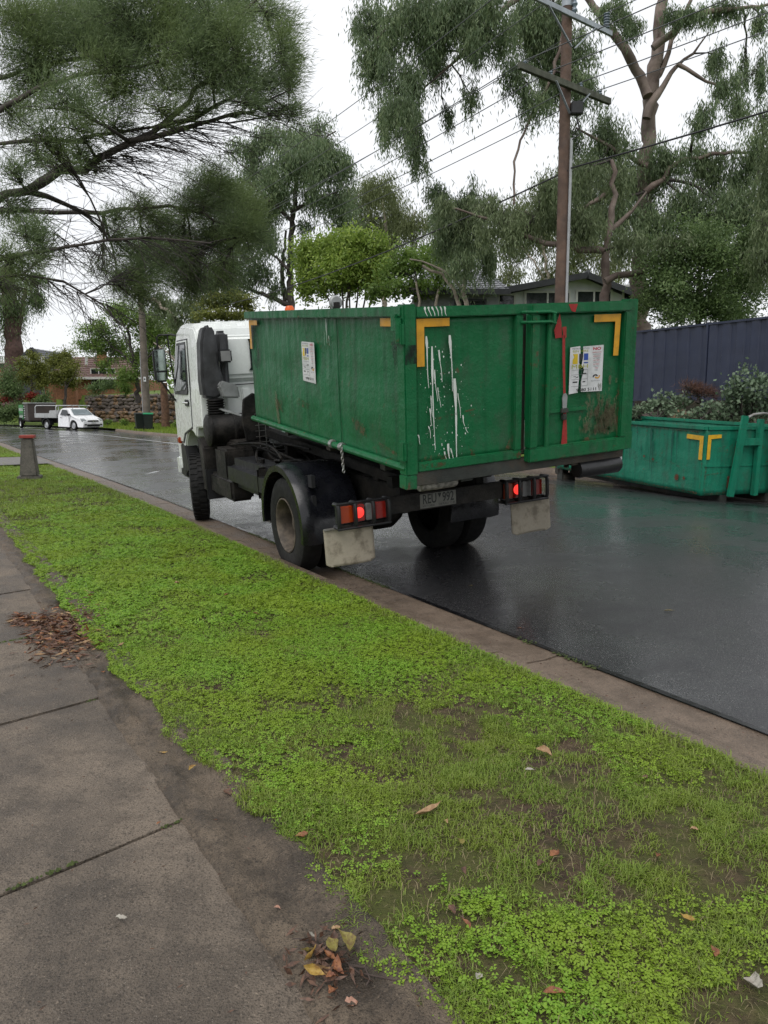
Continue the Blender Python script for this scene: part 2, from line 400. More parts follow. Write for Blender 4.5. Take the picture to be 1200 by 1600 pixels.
for i in range(NR):
    p = EA[i][None]*(1-TS[:, None]) + FA[i][None]*TS[:, None]
    h = road_h(p[0, 1]); z = 4*h*TS*(1-TS) + (fbm(p[:, 0]*.5, p[:, 1]*.5, 5)-.5)*.02
    z[0] = 0; z[-1] = 0
    rows.append(np.c_[p, z])
ROAD = np.array(rows)
sheet('road', ROAD, MT['asphalt'], kind='structure')
def road_z(x, y):
    d = (ROAD[:, :, 0]-x)**2 + (ROAD[:, :, 1]-y)**2; i = np.unravel_index(d.argmin(), d.shape); return float(ROAD[i][2])
# the ground out to the horizon
MB().add([(-900,-300,-.25),(900,-300,-.25),(900,1500,-.25),(-900,1500,-.25)], [(0,1,2,3)]).build('ground', MT['far_grass'], kind='structure')

# road line
lp = smooth_line([(-30,57),(-24.5,52.9),(-18.8,46.3),(-15.25,41.7),(-8.45,31.2),(-5,26)], .5, 20)
lt, ln = normals(lp)
rows = [[(*(p + n*o), road_z(*p) + .006) for o in (-.06, .06)] for p, n in zip(lp, ln)]
sheet('painted_road_line', rows, MT['line_paint'], kind='structure')
for n, (x0, y0, x1, y1) in enumerate([(515, 2, 538, 2), (213, 741, 245, 736), (1130, 780, 1, 1)][1:2]):
    a, b = ground_pt(x0, y0, .12), ground_pt(x1, y1, .12)
    sheet('painted_road_dash', [[(p.x-.05, p.y, road_z(p.x, p.y)+.008), (p.x+.05, p.y+.1, road_z(p.x, p.y)+.008)] for p in (a, b)], MT['line_paint'], kind='structure')

# kerb and gutter, cast in lengths with open joints
kerb = empty('kerb', (0, 0, 0), kind='structure')
PROF = [(0, -.25), (0, .004), (.12, -.008), (.38, .002), (.43, .03), (.49, .095), (.545, .122), (.68, .128), (.68, -.25)]
def kerb_line(Q, N, side, parent, breaks, y0, y1, name='kerb_segment', prof=PROF):
    d = np.r_[0, np.cumsum(np.linalg.norm(np.diff(Q, axis=0), axis=1))]
    s = 0; k = 0
    while s < d[-1] - .1:
        L = breaks[k % len(breaks)]; e = min(s + L, d[-1] - .01); k += 1
        ss = np.linspace(s + .006, e - .006, max(2, int(L / .4)))
        P = np.stack([np.interp(ss, d, Q[:, j]) for j in (0, 1)], 1); Nn = np.stack([np.interp(ss, d, N[:, j]) for j in (0, 1)], 1)
        s = e
        if P[:, 1].max() < y0 or P[:, 1].min() > y1: continue
        off = rng.normal(0, .006, 2)
        mb = MB(); vs = []
        for i, (p, n_) in enumerate(zip(P, Nn)):
            for u, z in prof:
                q = p + side * n_ * (u + off[0] * (u > 0)); vs.append((q[0], q[1], z + off[1] * .5))
        m = len(prof)
        fs = [(i*m+j, i*m+j+1, (i+1)*m+j+1, (i+1)*m+j) for i in range(len(P)-1) for j in range(m-1)]
        fs += [tuple(range(m)), tuple((len(P)-1)*m + j for j in range(m))[::-1]]
        mb.add(vs, fs).build(name, MT['gutter'], parent, ang=50)
kerb_line(EDGE, EN, -1, kerb, [2.45, 2.5, 2.4], -4, 40)
kerb2 = empty('far_kerb', (0, 0, 0), kind='structure')
kerb_line(FAR, FN, 1, kerb2, [3.0], 5, 49.5, prof=[(0, -.25), (0, .02), (.05, .12), (.12, .15), (.20, .15), (.20, -.25)])
# thin tar crack between gutter and asphalt
rows = [[(*(p + n*o), .012) for o in (-.012, .035)] for p, n in zip(EDGE, EN)]
sheet('tar_joint', rows, MT['tar'], kind='structure')

# verge: soil sheet from the back of the kerb out past the footpath
US = np.r_[.665, .685, np.linspace(.74, 4.4, 52), 5, 6, 8, 11, 16, 30]
def verge_z(x, y, u):
    return .118 + np.clip((u-.66)*.012, 0, .04) + (fbm(x*1.7, y*1.7, 21, 4)-.5)*.045*np.clip((u-.66)*4, 0, 1)
vd = np.r_[0, np.cumsum(np.linalg.norm(np.diff(EDGE, axis=0), axis=1))]
def fine_line(Q, N, step):
    d = np.r_[0, np.cumsum(np.linalg.norm(np.diff(Q, axis=0), axis=1))]; s = np.arange(0, d[-1], step)
    return np.stack([np.interp(s, d, Q[:, j]) for j in (0, 1)], 1), np.stack([np.interp(s, d, N[:, j]) for j in (0, 1)], 1)
VQ, VN = fine_line(EDGE, EN, .15)
P = VQ[:, None, :] - VN[:, None, :] * US[None, :, None]
# the footpath edge: soil dips slightly below the slabs
PATH = smooth_line([(2.6,-3.2),(.62,.52),(-.19,1.86),(-.78,2.83),(-1.59,4.07),(-3.31,6.95),(-5.6,10.6),(-8.6,15.4),(-12,20.6),(-17,27),(-24,36)], .3, 30)
PTn, PN = normals(PATH)
def path_d(x, y):
    """signed distance to the slab edge, positive towards the road"""
    x = np.atleast_1d(x); y = np.atleast_1d(y)
    if len(x) > 60000: return np.concatenate([path_d(x[i:i+60000], y[i:i+60000]) for i in range(0, len(x), 60000)])
    d2 = (x[:, None]-PATH[None, :, 0])**2 + (y[:, None]-PATH[None, :, 1])**2; i = d2.argmin(1)
    return (x-PATH[i, 0])*PN[i, 0] + (y-PATH[i, 1])*PN[i, 1]
def edge_u(x, y):
    x = np.atleast_1d(x); y = np.atleast_1d(y)
    if len(x) > 60000: return np.concatenate([edge_u(x[i:i+60000], y[i:i+60000]) for i in range(0, len(x), 60000)])
    d2 = (x[:, None]-EDGE[None, :, 0])**2 + (y[:, None]-EDGE[None, :, 1])**2; i = d2.argmin(1)
    return -((x-EDGE[i, 0])*EN[i, 0] + (y-EDGE[i, 1])*EN[i, 1])
def grass_w(x, y):
    """distance from the slabs at which the turf begins (ragged edge)"""
    s = np.asarray(y)
    return .14 + .09*np.clip((5.0-s)/2.0, 0, 1) + (fbm(np.asarray(x)*3.1, s*3.1, 33)-.5)*.16
X, Y = P[..., 0], P[..., 1]
Z = verge_z(X, Y, US[None, :])
PD = path_d(X.ravel(), Y.ravel()).reshape(X.shape)
Z = np.where(PD < .25, np.minimum(Z, .118), Z)
sheet('verge', np.dstack([X, Y, Z]), MT['verge_soil'], kind='structure')
def verge_height(x, y):
    return verge_z(x, y, edge_u(x, y))

# muddy rough strip between the slabs and the turf
pq, pn = fine_line(PATH, PN, .06)
W = .34; offs = np.linspace(-.03, W, 20)
q = pq[:, None, :] + pn[:, None, :] * offs[None, :, None]
zz = .151 + .010*np.sin(np.clip(offs/W, 0, 1)*3.14)[None, :] + (fbm(q[..., 0]*17, q[..., 1]*17, 3, 4)-.5)*.044
zz += .012*np.exp(-((offs-.05)/.03)**2)[None, :]*(fbm(q[..., 0]*3, q[..., 1]*3, 9)-.2) - .02*np.exp(-((offs-.15)/.05)**2)[None, :]
zz[:, -1] -= .05; zz[:, 0] -= .04
sheet('footpath_edging', np.dstack([q, zz]), MT['edging'], kind='structure')

# footpath slabs
path = empty('footpath', (0, 0, 0), kind='structure')
pdist = np.r_[0, np.cumsum(np.linalg.norm(np.diff(PATH, axis=0), axis=1))]
s0 = pdist[((PATH - np.array((-.78, 2.83)))**2).sum(1).argmin()]
def path_at(s): return np.array([np.interp(s, pdist, PATH[:, j]) for j in (0, 1)]), np.array([np.interp(s, pdist, PN[:, j]) for j in (0, 1)])
cuts = [s0 - 4.45, s0 - 2.95, s0 - 1.47] + [s0 + 1.47*k for k in range(0, 12)]
JOINTS = []
SK = -.20
for a, b in zip(cuts[:-1], cuts[1:]):
    mb = MB(); g = .008; n1, n2 = 12, 10; dz = rng.normal(0, .003); tl = rng.normal(0, .003)
    def fn(u, v):
        s = a + g + (b - a - 2*g) * v; off = 1.55 * u
        p, n_ = path_at(s + SK * off - .10*math.sin(off*3)*.12); t_ = np.array((-n_[1], n_[0]))
        q_ = p - n_ * off
        e = min(u, 1-u, v*1.0, 1-v); zc = .150 + dz + tl*(v-.5) - (.006 if e < .001 else 0)
        return (q_[0], q_[1], zc + (vnoise(np.array([q_[0]*2.5]), np.array([q_[1]*2.5]), 8)[0]-.5)*.008)
    mb.grid(fn, 14, 14)
    nv = 15; vs = list(mb.v)
    ring = [i for i in range(nv)] + [j*nv+nv-1 for j in range(1, nv)] + [(nv-1)*nv+i for i in range(nv-2, -1, -1)] + [j*nv for j in range(nv-2, 0, -1)]
    base = len(mb.v); mb.v += [(vs[i][0], vs[i][1], .05) for i in ring]
    mb.f += [(ring[k], ring[(k+1) % len(ring)], base+(k+1) % len(ring), base+k) for k in range(len(ring))]
    mb.build('slab', MT['slab'], path, ang=60)
    JOINTS.append(b)
# moss creeping along the slab joints
mv = []
for s in JOINTS[:6]:
    for _ in range(240):
        off = rng.random() * 1.5
        if vnoise(np.array([off*3.2 + s*7]), np.array([s]), 4)[0] < .42: continue
        p, n_ = path_at(s + SK*off); q_ = p - n_*off + rng.normal(0, .006, 2); mv.append((q_[0], q_[1], .143 + rng.random()*.008))
def blobs(pts, r, mat, name, **k):
    """a scatter of tiny low cushions as one mesh"""
    pts = np.array(pts); n = len(pts); m = 5; ang = np.linspace(0, 2*np.pi, m, endpoint=False)
    rr = r * (.5 + rng.random(n)); V = np.zeros((n, m+1, 3))
    V[:, 0] = pts + np.c_[np.zeros((n, 2)), rr*.6]
    for j, a_ in enumerate(ang):
        V[:, j+1] = pts + np.c_[rr*np.cos(a_)*(.7+.5*rng.random(n)), rr*np.sin(a_)*(.7+.5*rng.random(n)), -rr*.3]
    F = [[0, j+1, (j+1) % m + 1] for j in range(m)]
    F = (np.arange(n)[:, None, None]*(m+1) + np.array(F)[None]).reshape(-1, 3)
    return place(name, fast_mesh(name, V.reshape(-1, 3), F, mat, True), **k)
blobs(mv, .011, MT['moss'], 'joint_moss', label='green moss growing in the footpath joints', category_=None) if False else tag(blobs(mv, .007, MT['moss'], 'joint_moss'), 'green moss growing in the footpath joints', 'moss', kind='stuff')
gm = []
for _ in range(5200):
    i = rng.integers(8, 60); p = EDGE[i] + (EDGE[i+1]-EDGE[i])*rng.random()
    if vnoise(np.array([i*.31 + p[0]]), np.array([p[1]*1.3]), 6)[0] < .40: continue
    o = rng.normal(.0, .016); q_ = p + EN[i]*o; gm.append((q_[0], q_[1], .010))
tag(blobs(gm, .009, MT['moss'], 'gutter_moss'), 'moss lining the joint between gutter and asphalt', 'moss', kind='stuff')

# the raised land across the road: verge, rock bank, garden bed, and the far lawn with its wall
VS = np.r_[.20, .22, np.linspace(.4, 1.7, 6), np.linspace(1.8, 2.6, 7), np.linspace(2.8, 6.8, 14), 7.0, 7.3, 7.6, 9, 12, 18, 30, 50, 90]
fq, fn_ = fine_line(FAR, FN, 1.0)
def bank_z(v, y):
    near = np.interp(v, [.2, .4, 1.7, 2.6, 4.2, 6, 20, 90], [.14, .16, .35, 1.30, 1.86, 1.95, 2.3, 3.0])
    far = np.interp(v, [.2, 7.0, 7.3, 12, 30, 90], [.14, .22, 2.55, 3.0, 3.6, 5.0])
    b = np.clip((y - 30) / 8, 0, 1); b = b*b*(3-2*b)
    return near*(1-b) + far*b
BP = fq[:, None, :] + fn_[:, None, :]*VS[None, :, None]
BZ = bank_z(np.broadcast_to(VS[None], BP.shape[:2]), np.broadcast_to(fq[:, 1:2], BP.shape[:2])) + (fbm(BP[..., 0]*.8, BP[..., 1]*.8, 2)-.5)*.12*(VS[None] > .4)
keep = fq[:, 1] > 2
sheet('bank', np.dstack([BP, BZ])[keep], MT['far_grass'], kind='structure')
def far_pt(y, v):
    i = int(np.abs(FAR[:, 1]-y).argmin()); p = FAR[i] + FN[i]*v; return np.array((p[0], p[1], float(bank_z(np.array(v), np.array(FAR[i, 1])))))
# garden soil on the slope in front of the fence
gi = (fq[:, 1] > 8) & (fq[:, 1] < 32)
gv = np.linspace(1.55, 4.25, 16)
gp = fq[gi][:, None, :] + fn_[gi][:, None, :]*gv[None, :, None]
gz = bank_z(np.broadcast_to(gv[None], gp.shape[:2]), np.broadcast_to(fq[gi][:, 1:2], gp.shape[:2])) + .10 + (fbm(gp[..., 0]*2, gp[..., 1]*2, 12)-.5)*.2
gz[:, 0] -= .3; gz[:, -1] -= .25
sheet('garden_bed', np.dstack([gp, gz]), MT['garden_soil'], kind='structure')
# driveway crossing beyond the bollard
dw = [[tuple(np.r_[EDGE[i] - EN[i]*u, .134 + .0*u]) for u in (.55, 3, 6, 9, 12)] for i in range(int(np.abs(EDGE[:, 1]-21.0).argmin()), int(np.abs(EDGE[:, 1]-24.0).argmin()))]
dw = np.array(dw); dw[..., 2] += .055
sheet('driveway', dw, MT['kerb_grey'], kind='structure')

# ---- stones
def stone_mesh(seed, mat):
    r = np.random.default_rng(seed); bm = bmesh.new(); bmesh.ops.create_icosphere(bm, subdivisions=2, radius=.5)
    cuts_ = [Vector(r.normal(size=3)).normalized() for _ in range(9)]; ds = [.30 + .16*r.random() for _ in cuts_]
    for v in bm.verts:
        for c_, d_ in zip(cuts_, ds):
            k_ = v.co.dot(c_)
            if k_ > d_: v.co -= c_*(k_-d_)*.9
    me = bpy.data.meshes.new('stone'); bm.to_mesh(me); bm.free(); me.materials.append(mat)
    me.polygons.foreach_set('use_smooth', [True]*len(me.polygons)); me.set_sharp_from_angle(angle=R(28)); return me
GREY = [stone_mesh(i, MT['rock']) for i in range(6)]
OCH = [stone_mesh(20+i, MT['rock_orange']) for i in range(5)]
rw = empty('rockery_wall', tuple(far_pt(16, 2.0)), label='rough rock edging of the raised garden bed below the blue fence', cat='rock wall')
base = Vector(rw.location)
for i in range(110):
    y = 10 + 18*rng.random(); v = 1.75 + 1.0*rng.random(); p = far_pt(y, v); s = .28 + .35*rng.random()
    place('stone', GREY[i % 6] if rng.random() < .75 else OCH[i % 5], rw, Vector((p[0], p[1], p[2]+.08)) - base, rng.random(3)*6, (s*1.3, s, s*.8))
sw = empty('stone_retaining_wall', tuple(far_pt(54, 7.0)), label='two-tier dry stone retaining wall behind the white utility and wheelie bins', cat='retaining wall')
base = Vector(sw.location); k = 0
fd = np.r_[0, np.cumsum(np.linalg.norm(np.diff(FAR, axis=0), axis=1))]
sa, sb = fd[int(np.abs(FAR[:, 1]-47).argmin())], fd[int(np.abs(FAR[:, 1]-62).argmin())]
for tier, (z0, n_r, vv, pal, sz) in enumerate([(.15, 4, 6.5, OCH, .36), (1.25, 5, 7.0, GREY, .34)]):
    for rr_ in range(n_r):
        s = sa + rng.random()*.4
        while s < sb:
            L = sz*(.8+1.0*rng.random()); p = np.array([np.interp(s, fd, FAR[:, j]) for j in (0, 1)]); n_ = np.array([np.interp(s, fd, FN[:, j]) for j in (0, 1)])
            q_ = p + n_*(vv + .05*rr_ + rng.normal(0, .04)); yaw = math.atan2(n_[1], n_[0]) + math.pi/2
            pal_ = pal if rng.random() < .8 else (GREY if pal is OCH else OCH)
            place('stone', pal_[k % len(pal_)], sw, Vector((q_[0], q_[1], z0 + rr_*.29 + rng.normal(0, .02))) - base, (rng.normal(0, .15), rng.normal(0, .15), yaw), (L*1.5, .55, .42)); k += 1
            s += L*1.12
# timber steps set in the wall
ts = empty('sleeper_steps', tuple(far_pt(48.5, 5.6)), label='timber sleeper steps climbing through the stone retaining wall', cat='steps')
base = Vector(ts.location)
i = int(np.abs(FAR[:, 1]-48.6).argmin()); yaw = math.atan2(FN[i, 1], FN[i, 0])
for j in range(7):
    p = FAR[i] + FN[i]*(5.0 + .36*j)
    MB().box(-.17, .17, -1.3, 1.3, -.16, .16).build('sleeper', MT['sleeper'], ts, bevel=.015, loc=Vector((p[0], p[1], .3+.34*j)) - base, rot=(0, 0, yaw))

# ---- steel fence
MT['fence'] = simple('blue_grey_steel_fence', (.020, .027, .056), .45, var=.10, vs=2, bump=.03, bs=5)
FENCE_TOP = 3.62
fa, fb = np.array((11.5, 12.4)), np.array((1.2, 30.6))
fdir = np.array((6.51-7.60, 20.6-18.5)); fdir /= np.linalg.norm(fdir); f0 = np.array((7.64, 18.5))
fence = empty('steel_fence', (f0[0], f0[1], 1.8), label='dark blue corrugated steel fence above the rockery', cat='fence')
fyaw = math.atan2(fdir[1], fdir[0]); SPAN = 2.30
def rib_panel(n=9, L=SPAN-.06, h=1.74):
    prof = []; pw = L/n
    for i in range(n):
        x = i*pw; prof += [(x, 0), (x+pw*.34, 0), (x+pw*.42, .035), (x+pw*.92, .035)]
    prof.append((L, 0))
    mb = MB(); mb.add([(x, y, 0) for x, y in prof] + [(x, y, h) for x, y in prof], [(i, i+1, len(prof)+i+1, len(prof)+i) for i in range(len(prof)-1)])
    return mb
PANEL = rib_panel(6).mesh('fence_panel', MT['fence'], smooth=False)
POST = MB().box(-.035, .035, -.04, .05, -.3, 1.86).mesh('fence_post', MT['fence'], .006)
RAIL = MB().box(0, SPAN-.07, -.025, .06, 0, .055).mesh('fence_rail', MT['fence'], .008)
slope = (3.62-3.70)/2.37
for k in range(-5, 9):
    off = fdir*SPAN*k; z = -.04*k*0
    M4 = dict(rot=(0, 0, fyaw))
    place('fence_post', POST, fence, (off[0], off[1], z), **M4)
    place('fence_panel', PANEL, fence, (off[0]+fdir[0]*.035, off[1]+fdir[1]*.035, z+.06), **M4)
    for zz_ in (.04, 1.79): place('fence_rail', RAIL, fence, (off[0]+fdir[0]*.035, off[1]+fdir[1]*.035, z+zz_), **M4)
# ================================================================== lettering and flat print
def text_mesh(s, size, mat, bold=0.0, width=None):
    c = bpy.data.curves.new('lettering', 'FONT'); c.body = s; c.size = size; c.align_x = 'LEFT'; c.offset = bold; c.resolution_u = 3
    o = bpy.data.objects.new('tmp', c); COL.objects.link(o)
    dg = bpy.context.evaluated_depsgraph_get(); me = bpy.data.meshes.new_from_object(o.evaluated_get(dg))
    bpy.data.objects.remove(o); bpy.data.curves.remove(c); me.name = 'lettering'
    me.materials.clear(); me.materials.append(mat)
    if width and len(me.vertices):
        xs = [v.co.x for v in me.vertices]; k = width/(max(xs)-min(xs)); m0 = min(xs)
        for v in me.vertices: v.co.x = (v.co.x-m0)*k
    return me
def put_text(s, M, u, v, size, mat, parent, width=None, bold=0.0, name='lettering'):
    """write s on the plane M (maps u right, v up, w out)"""
    o = place(name, text_mesh(s, size, mat, bold, width), parent); o.matrix_local = M @ Matrix.Translation((u, v, 0)); return o
def flat(polys, M, mat, name, parent, w=0.0):
    mb = MB()
    for p in polys:
        mb.add([M @ Vector((a, b, w)) for a, b in p], [tuple(range(len(p)))])
    me = bpy.data.meshes.new(name); me.from_pydata(mb.v, [], mb.f); me.materials.append(mat)
    return place(name, me, parent)
def flat_each(polys, M, mat, name, parent):
    for p in polys: flat([p], M, mat, name, parent)
def rect(a, b, c, d): return [(a, b), (c, b), (c, d), (a, d)]
def face(origin, right, up):
    r, u = Vector(right).normalized(), Vector(up).normalized(); n = r.cross(u)
    return Matrix(((r.x, u.x, n.x, origin[0]), (r.y, u.y, n.y, origin[1]), (r.z, u.z, n.z, origin[2]), (0, 0, 0, 1)))

def hire_sticker(parent, M, w, h, torn):
    """white hire-company sticker: M at its lower left corner"""
    if torn:
        a = w*.30
        left = [(0, 0), (a-.012, .008), (a-.004, h*.33), (a-.012, h*.45), (a+.004, h*.8), (a-.002, h), (0, h-.008)]
        right = [(a+.024, .012), (w, .004), (w, h), (a+.03, h-.006), (a+.035, h*.78), (a+.02, h*.6), (a+.05, h*.5), (a+.018, h*.25)]
        st = flat([left, right], M, MT['sticker'], 'sticker', parent)
    else:
        st = flat([[(0, 0), (w, -.012), (w, h-.004), (.012, h), (0, h-.02)]], M, MT['sticker'], 'sticker', parent)
    Mo = M @ Matrix.Translation((0, 0, .0015))
    T = lambda s, u, v, sz, mat, wd=None, b=0: put_text(s, Mo, u*w, v*h, sz*h, MT[mat], st, wd*w if wd else None, b)
    T('METROPOLITAN', .06, .935, .045, 'ink_grey', .50); T('BIN HIRE', .08, .875, .060, 'ink_olive', .46)
    T('NO', .68, .90, .085, 'ink_red', .24, .001)
    flat([[(.08*w, .63*h), (.23*w, .63*h), (.23*w, .84*h), (.08*w, .84*h), (.13*w, .78*h), (.08*w, .72*h)]], Mo, MT['ink_yellow'], 'logo_shape', st)
    flat([[(.27*w, .63*h), (.33*w, .70*h), (.38*w, .72*h), (.38*w, .84*h), (.27*w, .84*h)]], Mo, MT['ink_black'], 'logo_shape', st)
    flat([rect(.41*w, .70*h, .54*w, .84*h), rect(.41*w, .635*h, .54*w, .66*h)], Mo, MT['ink_blue'], 'logo_shape', st)
    T('MBH', .06, .535, .115, 'ink_olive', .48)
    lines = [rect(.06*w, y*h, .54*w, (y+.006)*h) for y in (.50, .40, .30, .155)] + [rect(x*w, .155*h, (x+.006)*w, .50*h) for x in (.36, .54)]
    flat(lines, Mo, MT['ink_grey'], 'ruled_line', st)
    flat([rect(.10*w, .235*h, .24*w, .262*h), rect(.12*w, .36*h, .20*w, .37*h), [(.16*w, .33*h), (.26*w, .345*h), (.26*w, .37*h)], rect(.40*w, .235*h, .48*w, .255*h), rect(.40*w, .41*h, .50*w, .43*h)], Mo, MT['ink_black'], 'pictogram', st)
    wl = [('HAZARDOUS ITEMS', .27), ('LIQUID WASTE', .24), ('ASBESTOS', .22), ('MATTRESSES', .22), ('GAS TANKS', .2), ('CHEMICALS', .2), ('BATTERIES', .18), ('ORGANICS', .17), ('TYRES', .1), ('SOIL', .1)]
    for i, (s, wd) in enumerate(wl): T(s, .80-wd/2, .84-.042*i, .034, 'ink_red' if i % 2 == 0 else 'ink_grey', wd)
    ring = lambda a0, a1: [( (.78+.085*math.cos(t))*w, (.33+.055*math.sin(t))*h) for t in np.linspace(a0, a1, 10)] + [((.78+.045*math.cos(t))*w, (.33+.025*math.sin(t))*h) for t in np.linspace(a1, a0, 10)]
    flat([ring(.3, 3.3)], Mo, MT['ink_black'], 'logo_swirl', st)
    flat([[(p[0]+.06*w, p[1]+.012*h) for p in ring(3.4, 6.6)]], Mo, MT['ink_orange'], 'logo_swirl', st)
    T('RECYCLING', .66, .235, .03, 'ink_grey', .26)
    T('9780 5111', .22, .045, .085, 'ink_black', .60, .0006)
    return st

def drip(u, v0, v1, w, seed):
    """outline of one run of paint: blunt head, thin wandering tail"""
    r = np.random.default_rng(seed); n = 9; L, Rr = [], []
    for i in range(n):
        t = i/(n-1); v = v0 + (v1-v0)*t; c = u + .004*math.sin(t*5+seed) + (t*.022)
        ww = .55*w*(.5 + .5*math.sin(min(1, t*3)*math.pi))*(1-.8*t)*(.6+.8*r.random()) + .0016
        L.append((c-ww, v)); Rr.append((c+ww, v))
    return L + Rr[::-1]

def wall_panel(parent, name, mat, fn, nu, nv, amp, seed, thick, **k):
    """slightly dented sheet; fn(u,v)->(point, outward normal)"""
    mb = MB()
    def f(u, v):
        p, n_ = fn(u, v); e = min(1, 8*min(u, 1-u, v, 1-v))
        a = (fbm(np.array([u*4.0+seed]), np.array([v*3.0]), seed)[0]-.5)*amp*e
        return tuple(Vector(p)+Vector(n_)*a)
    mb.grid(f, nu, nv)
    o = mb.build(name, mat, parent, ang=60, **k)
    s = o.modifiers.new('thickness', 'SOLIDIFY'); s.thickness = thick; s.offset = -1
    # make sure the outside faces outwards
    me = o.data; n0 = Vector(fn(.5, .5)[1])
    if me.polygons[len(me.polygons)//2].normal.dot(n0) < 0: me.flip_normals()
    return o

# ================================================================== the bin on the truck
L, W, Hh = 3.826, 2.30, 1.284
sk = empty('skip_bin', (.196, 6.136, 1.21), (-.078, -.092, 2.053), label='dark green steel waste bin with double rear doors carried on the truck', cat='skip bin')
G = MT['bin_green']
wall_panel(sk, 'side_panel', G, lambda u, v: ((L*u, 0, Hh*v), (0, 1, 0)), 40, 16, .05, 3, .006)
wall_panel(sk, 'side_panel', G, lambda u, v: ((L*u, -W, Hh*v), (0, -1, 0)), 20, 8, .04, 5, .006)
wall_panel(sk, 'front_panel', G, lambda u, v: ((L, -W*u, Hh*v), (1, 0, 0)), 20, 8, .04, 7, .006)
MB().box(.01, L-.01, -W+.01, -.01, .03, .06).build('floor_plate', MT['bin_inside'], sk)
# rim, corner posts
MB().box(-.02, L+.03, -.02, .055, Hh-.075, Hh+.005).box(-.02, L+.03, -W-.055, -W+.02, Hh-.075, Hh+.005).box(L-.02, L+.055, -W+.021, -.021, Hh-.076, Hh+.004).build('top_rim', G, sk, bevel=.008)
for y0, y1 in ((-.065, .045), (-W-.045, -W+.065)):
    MB().box(-.05, .07, y0, y1, -.02, Hh+.018).build('corner_post', G, sk, bevel=.01)
MB().box(-.055, .065, -.05, .05, -.13, -.02).build('post_foot', G, sk, bevel=.006)
MB().box(-.055, .065, -W-.05, -W+.05, -.04, .12).build('post_foot', G, sk, bevel=.006)
# long pipe under the near side
MB().tube([(-.02, .02, .035), (L+.05, .02, .02)], .032, 10).build('side_pipe', G, sk)
for x in (1.2, 1.42):
    MB().tube([(x, .02, .034), (x+.06, .02, .033)], .042, 10).build('pipe_weld', MT['steel'], sk)
MB().tube([(1.27, .006, .06), (1.274, .012, .5), (1.27, .008, 1.2)], .004, 6).build('weld_seam', G, sk)
MB().box(.022, .035, -1.16, -1.05, .02, Hh-.08).build('door_gap_backing', MT['bin_under'], sk)  # dark backing added inside the door gap so no daylight shows through
# left rear leaf
WL = 1.10
def rear_panel(name, y0, y1, x, seed): return wall_panel(sk, name, G, lambda u, v: ((x, y0+(y1-y0)*u, .05+(Hh-.12)*v), (-1, 0, 0)), 20, 20, .03, seed, .006)
WL = 1.085
dl = rear_panel('door_panel', -.07, -WL, 0.0, 11)
MB().box(-.045, .02, -WL, -.066, .0, .075).box(-.045, .02, -WL, -.066, Hh-.085, Hh-.002).box(-.044, .019, -WL, -WL+.075, .076, Hh-.086).build('door_frame', G, dl, bevel=.008)
# right rear leaf stands proud of the other
dr = rear_panel('door_panel', -1.20, -W+.075, -.045, 13)
MB().box(-.10, -.02, -W+.07, -1.125, -.035, .085).box(-.10, -.02, -W+.07, -1.125, Hh-.085, Hh-.004).box(-.099, -.021, -1.215, -1.125, .086, Hh-.086).box(-.099, -.021, -W+.07, -W+.15, .086, Hh-.086).build('door_frame', G, dr, bevel=.01)
MB().tube([(-.075, -1.325, .06), (-.075, -1.325, Hh-.07)], .022, 10).build('locking_bar', G, dr)
for z in (1.215, 1.135):
    MB().tube([(-.05, -1.06, z), (-.105, -1.075, z), (-.115, -1.30, z), (-.115, -1.36, z-.015)], .013, 8).build('hinge_loop', G, sk)
MB().bar((-.118, -1.34, 1.20), (-.118, -1.34, 1.12), .03, .02).build('locking_cam', G, dr, bevel=.004)
for z0 in (1.0, .1):
    MB().box(-.062, .04, .04, .075, z0, z0+.16).build('hinge', G, sk, bevel=.008)
MB().tube([(-.01, .07, 1.20), (-.01, .07, 1.02)], .026, 10).build('hinge_pin', G, sk)
MB().box(.03, .11, .04, .075, 1.10, 1.23).build('hinge_plate', G, sk, bevel=.006)
# hasp
M_rear = face((-.0515, 0, 0), (0, -1, 0), (0, 0, 1))
MB().box(-.066, -.05, -1.78, -1.33, .365, .398).build('hasp_bar', G, dr, bevel=.003)
MB().box(-.085, -.065, -1.555, -1.475, .362, .40).build('hasp_bracket', MT['bin_under'], dr, bevel=.004)
hp = MB().prism([(-1.54, .40), (-1.495, .40), (-1.488, .49), (-1.50, .525), (-1.53, .53), (-1.545, .50)], -.078, -.068, 'yz').build('hasp_plate', MT['grey_metal'], dr, bevel=.003)
MB().box(-.085, -.05, -1.54, -1.495, .30, .35).build('hasp_lug', MT['bin_under'], dr, bevel=.004)
# underframe, rollers
MB().box(.0, L-.05, -.62, -.50, -.14, .03).box(.0, L-.05, -W+.50, -W+.62, -.14, .03).box(-.03, .05, -W+.03, -.051, -.115, -.004).box(.6, .7, -W+.1, -.1, -.10, .029).box(1.8, 1.9, -W+.1, -.1, -.10, .029).box(3.0, 3.1, -W+.1, -.1, -.10, .029).build('underframe', MT['bin_under'], sk, bevel=.004)
rl = MB().lathe([(.0, -.13), (.058, -.13), (.062, -.14), (.064, -.30), (.062, -.46), (.058, -.475), (.0, -.475)], (.06, 0, -.125), 'y', 20, False).build('roller', MT['roller'], sk)
rl = MB().lathe([(.0, -1.76), (.075, -1.76), (.082, -1.775), (.082, -2.235), (.075, -2.25), (.0, -2.25)], (.02, 0, -.185), 'y', 20, False).build('roller', MT['roller_dark'], sk)
MB().box(.11, .15, -.16, -.13, -.18, -.02).box(.11, .15, -.49, -.475, -.18, -.02).box(.11, .15, -1.75, -1.72, -.18, -.02).box(.11, .15, -2.28, -2.255, -.18, -.02).build('roller_bracket', MT['bin_under'], sk)
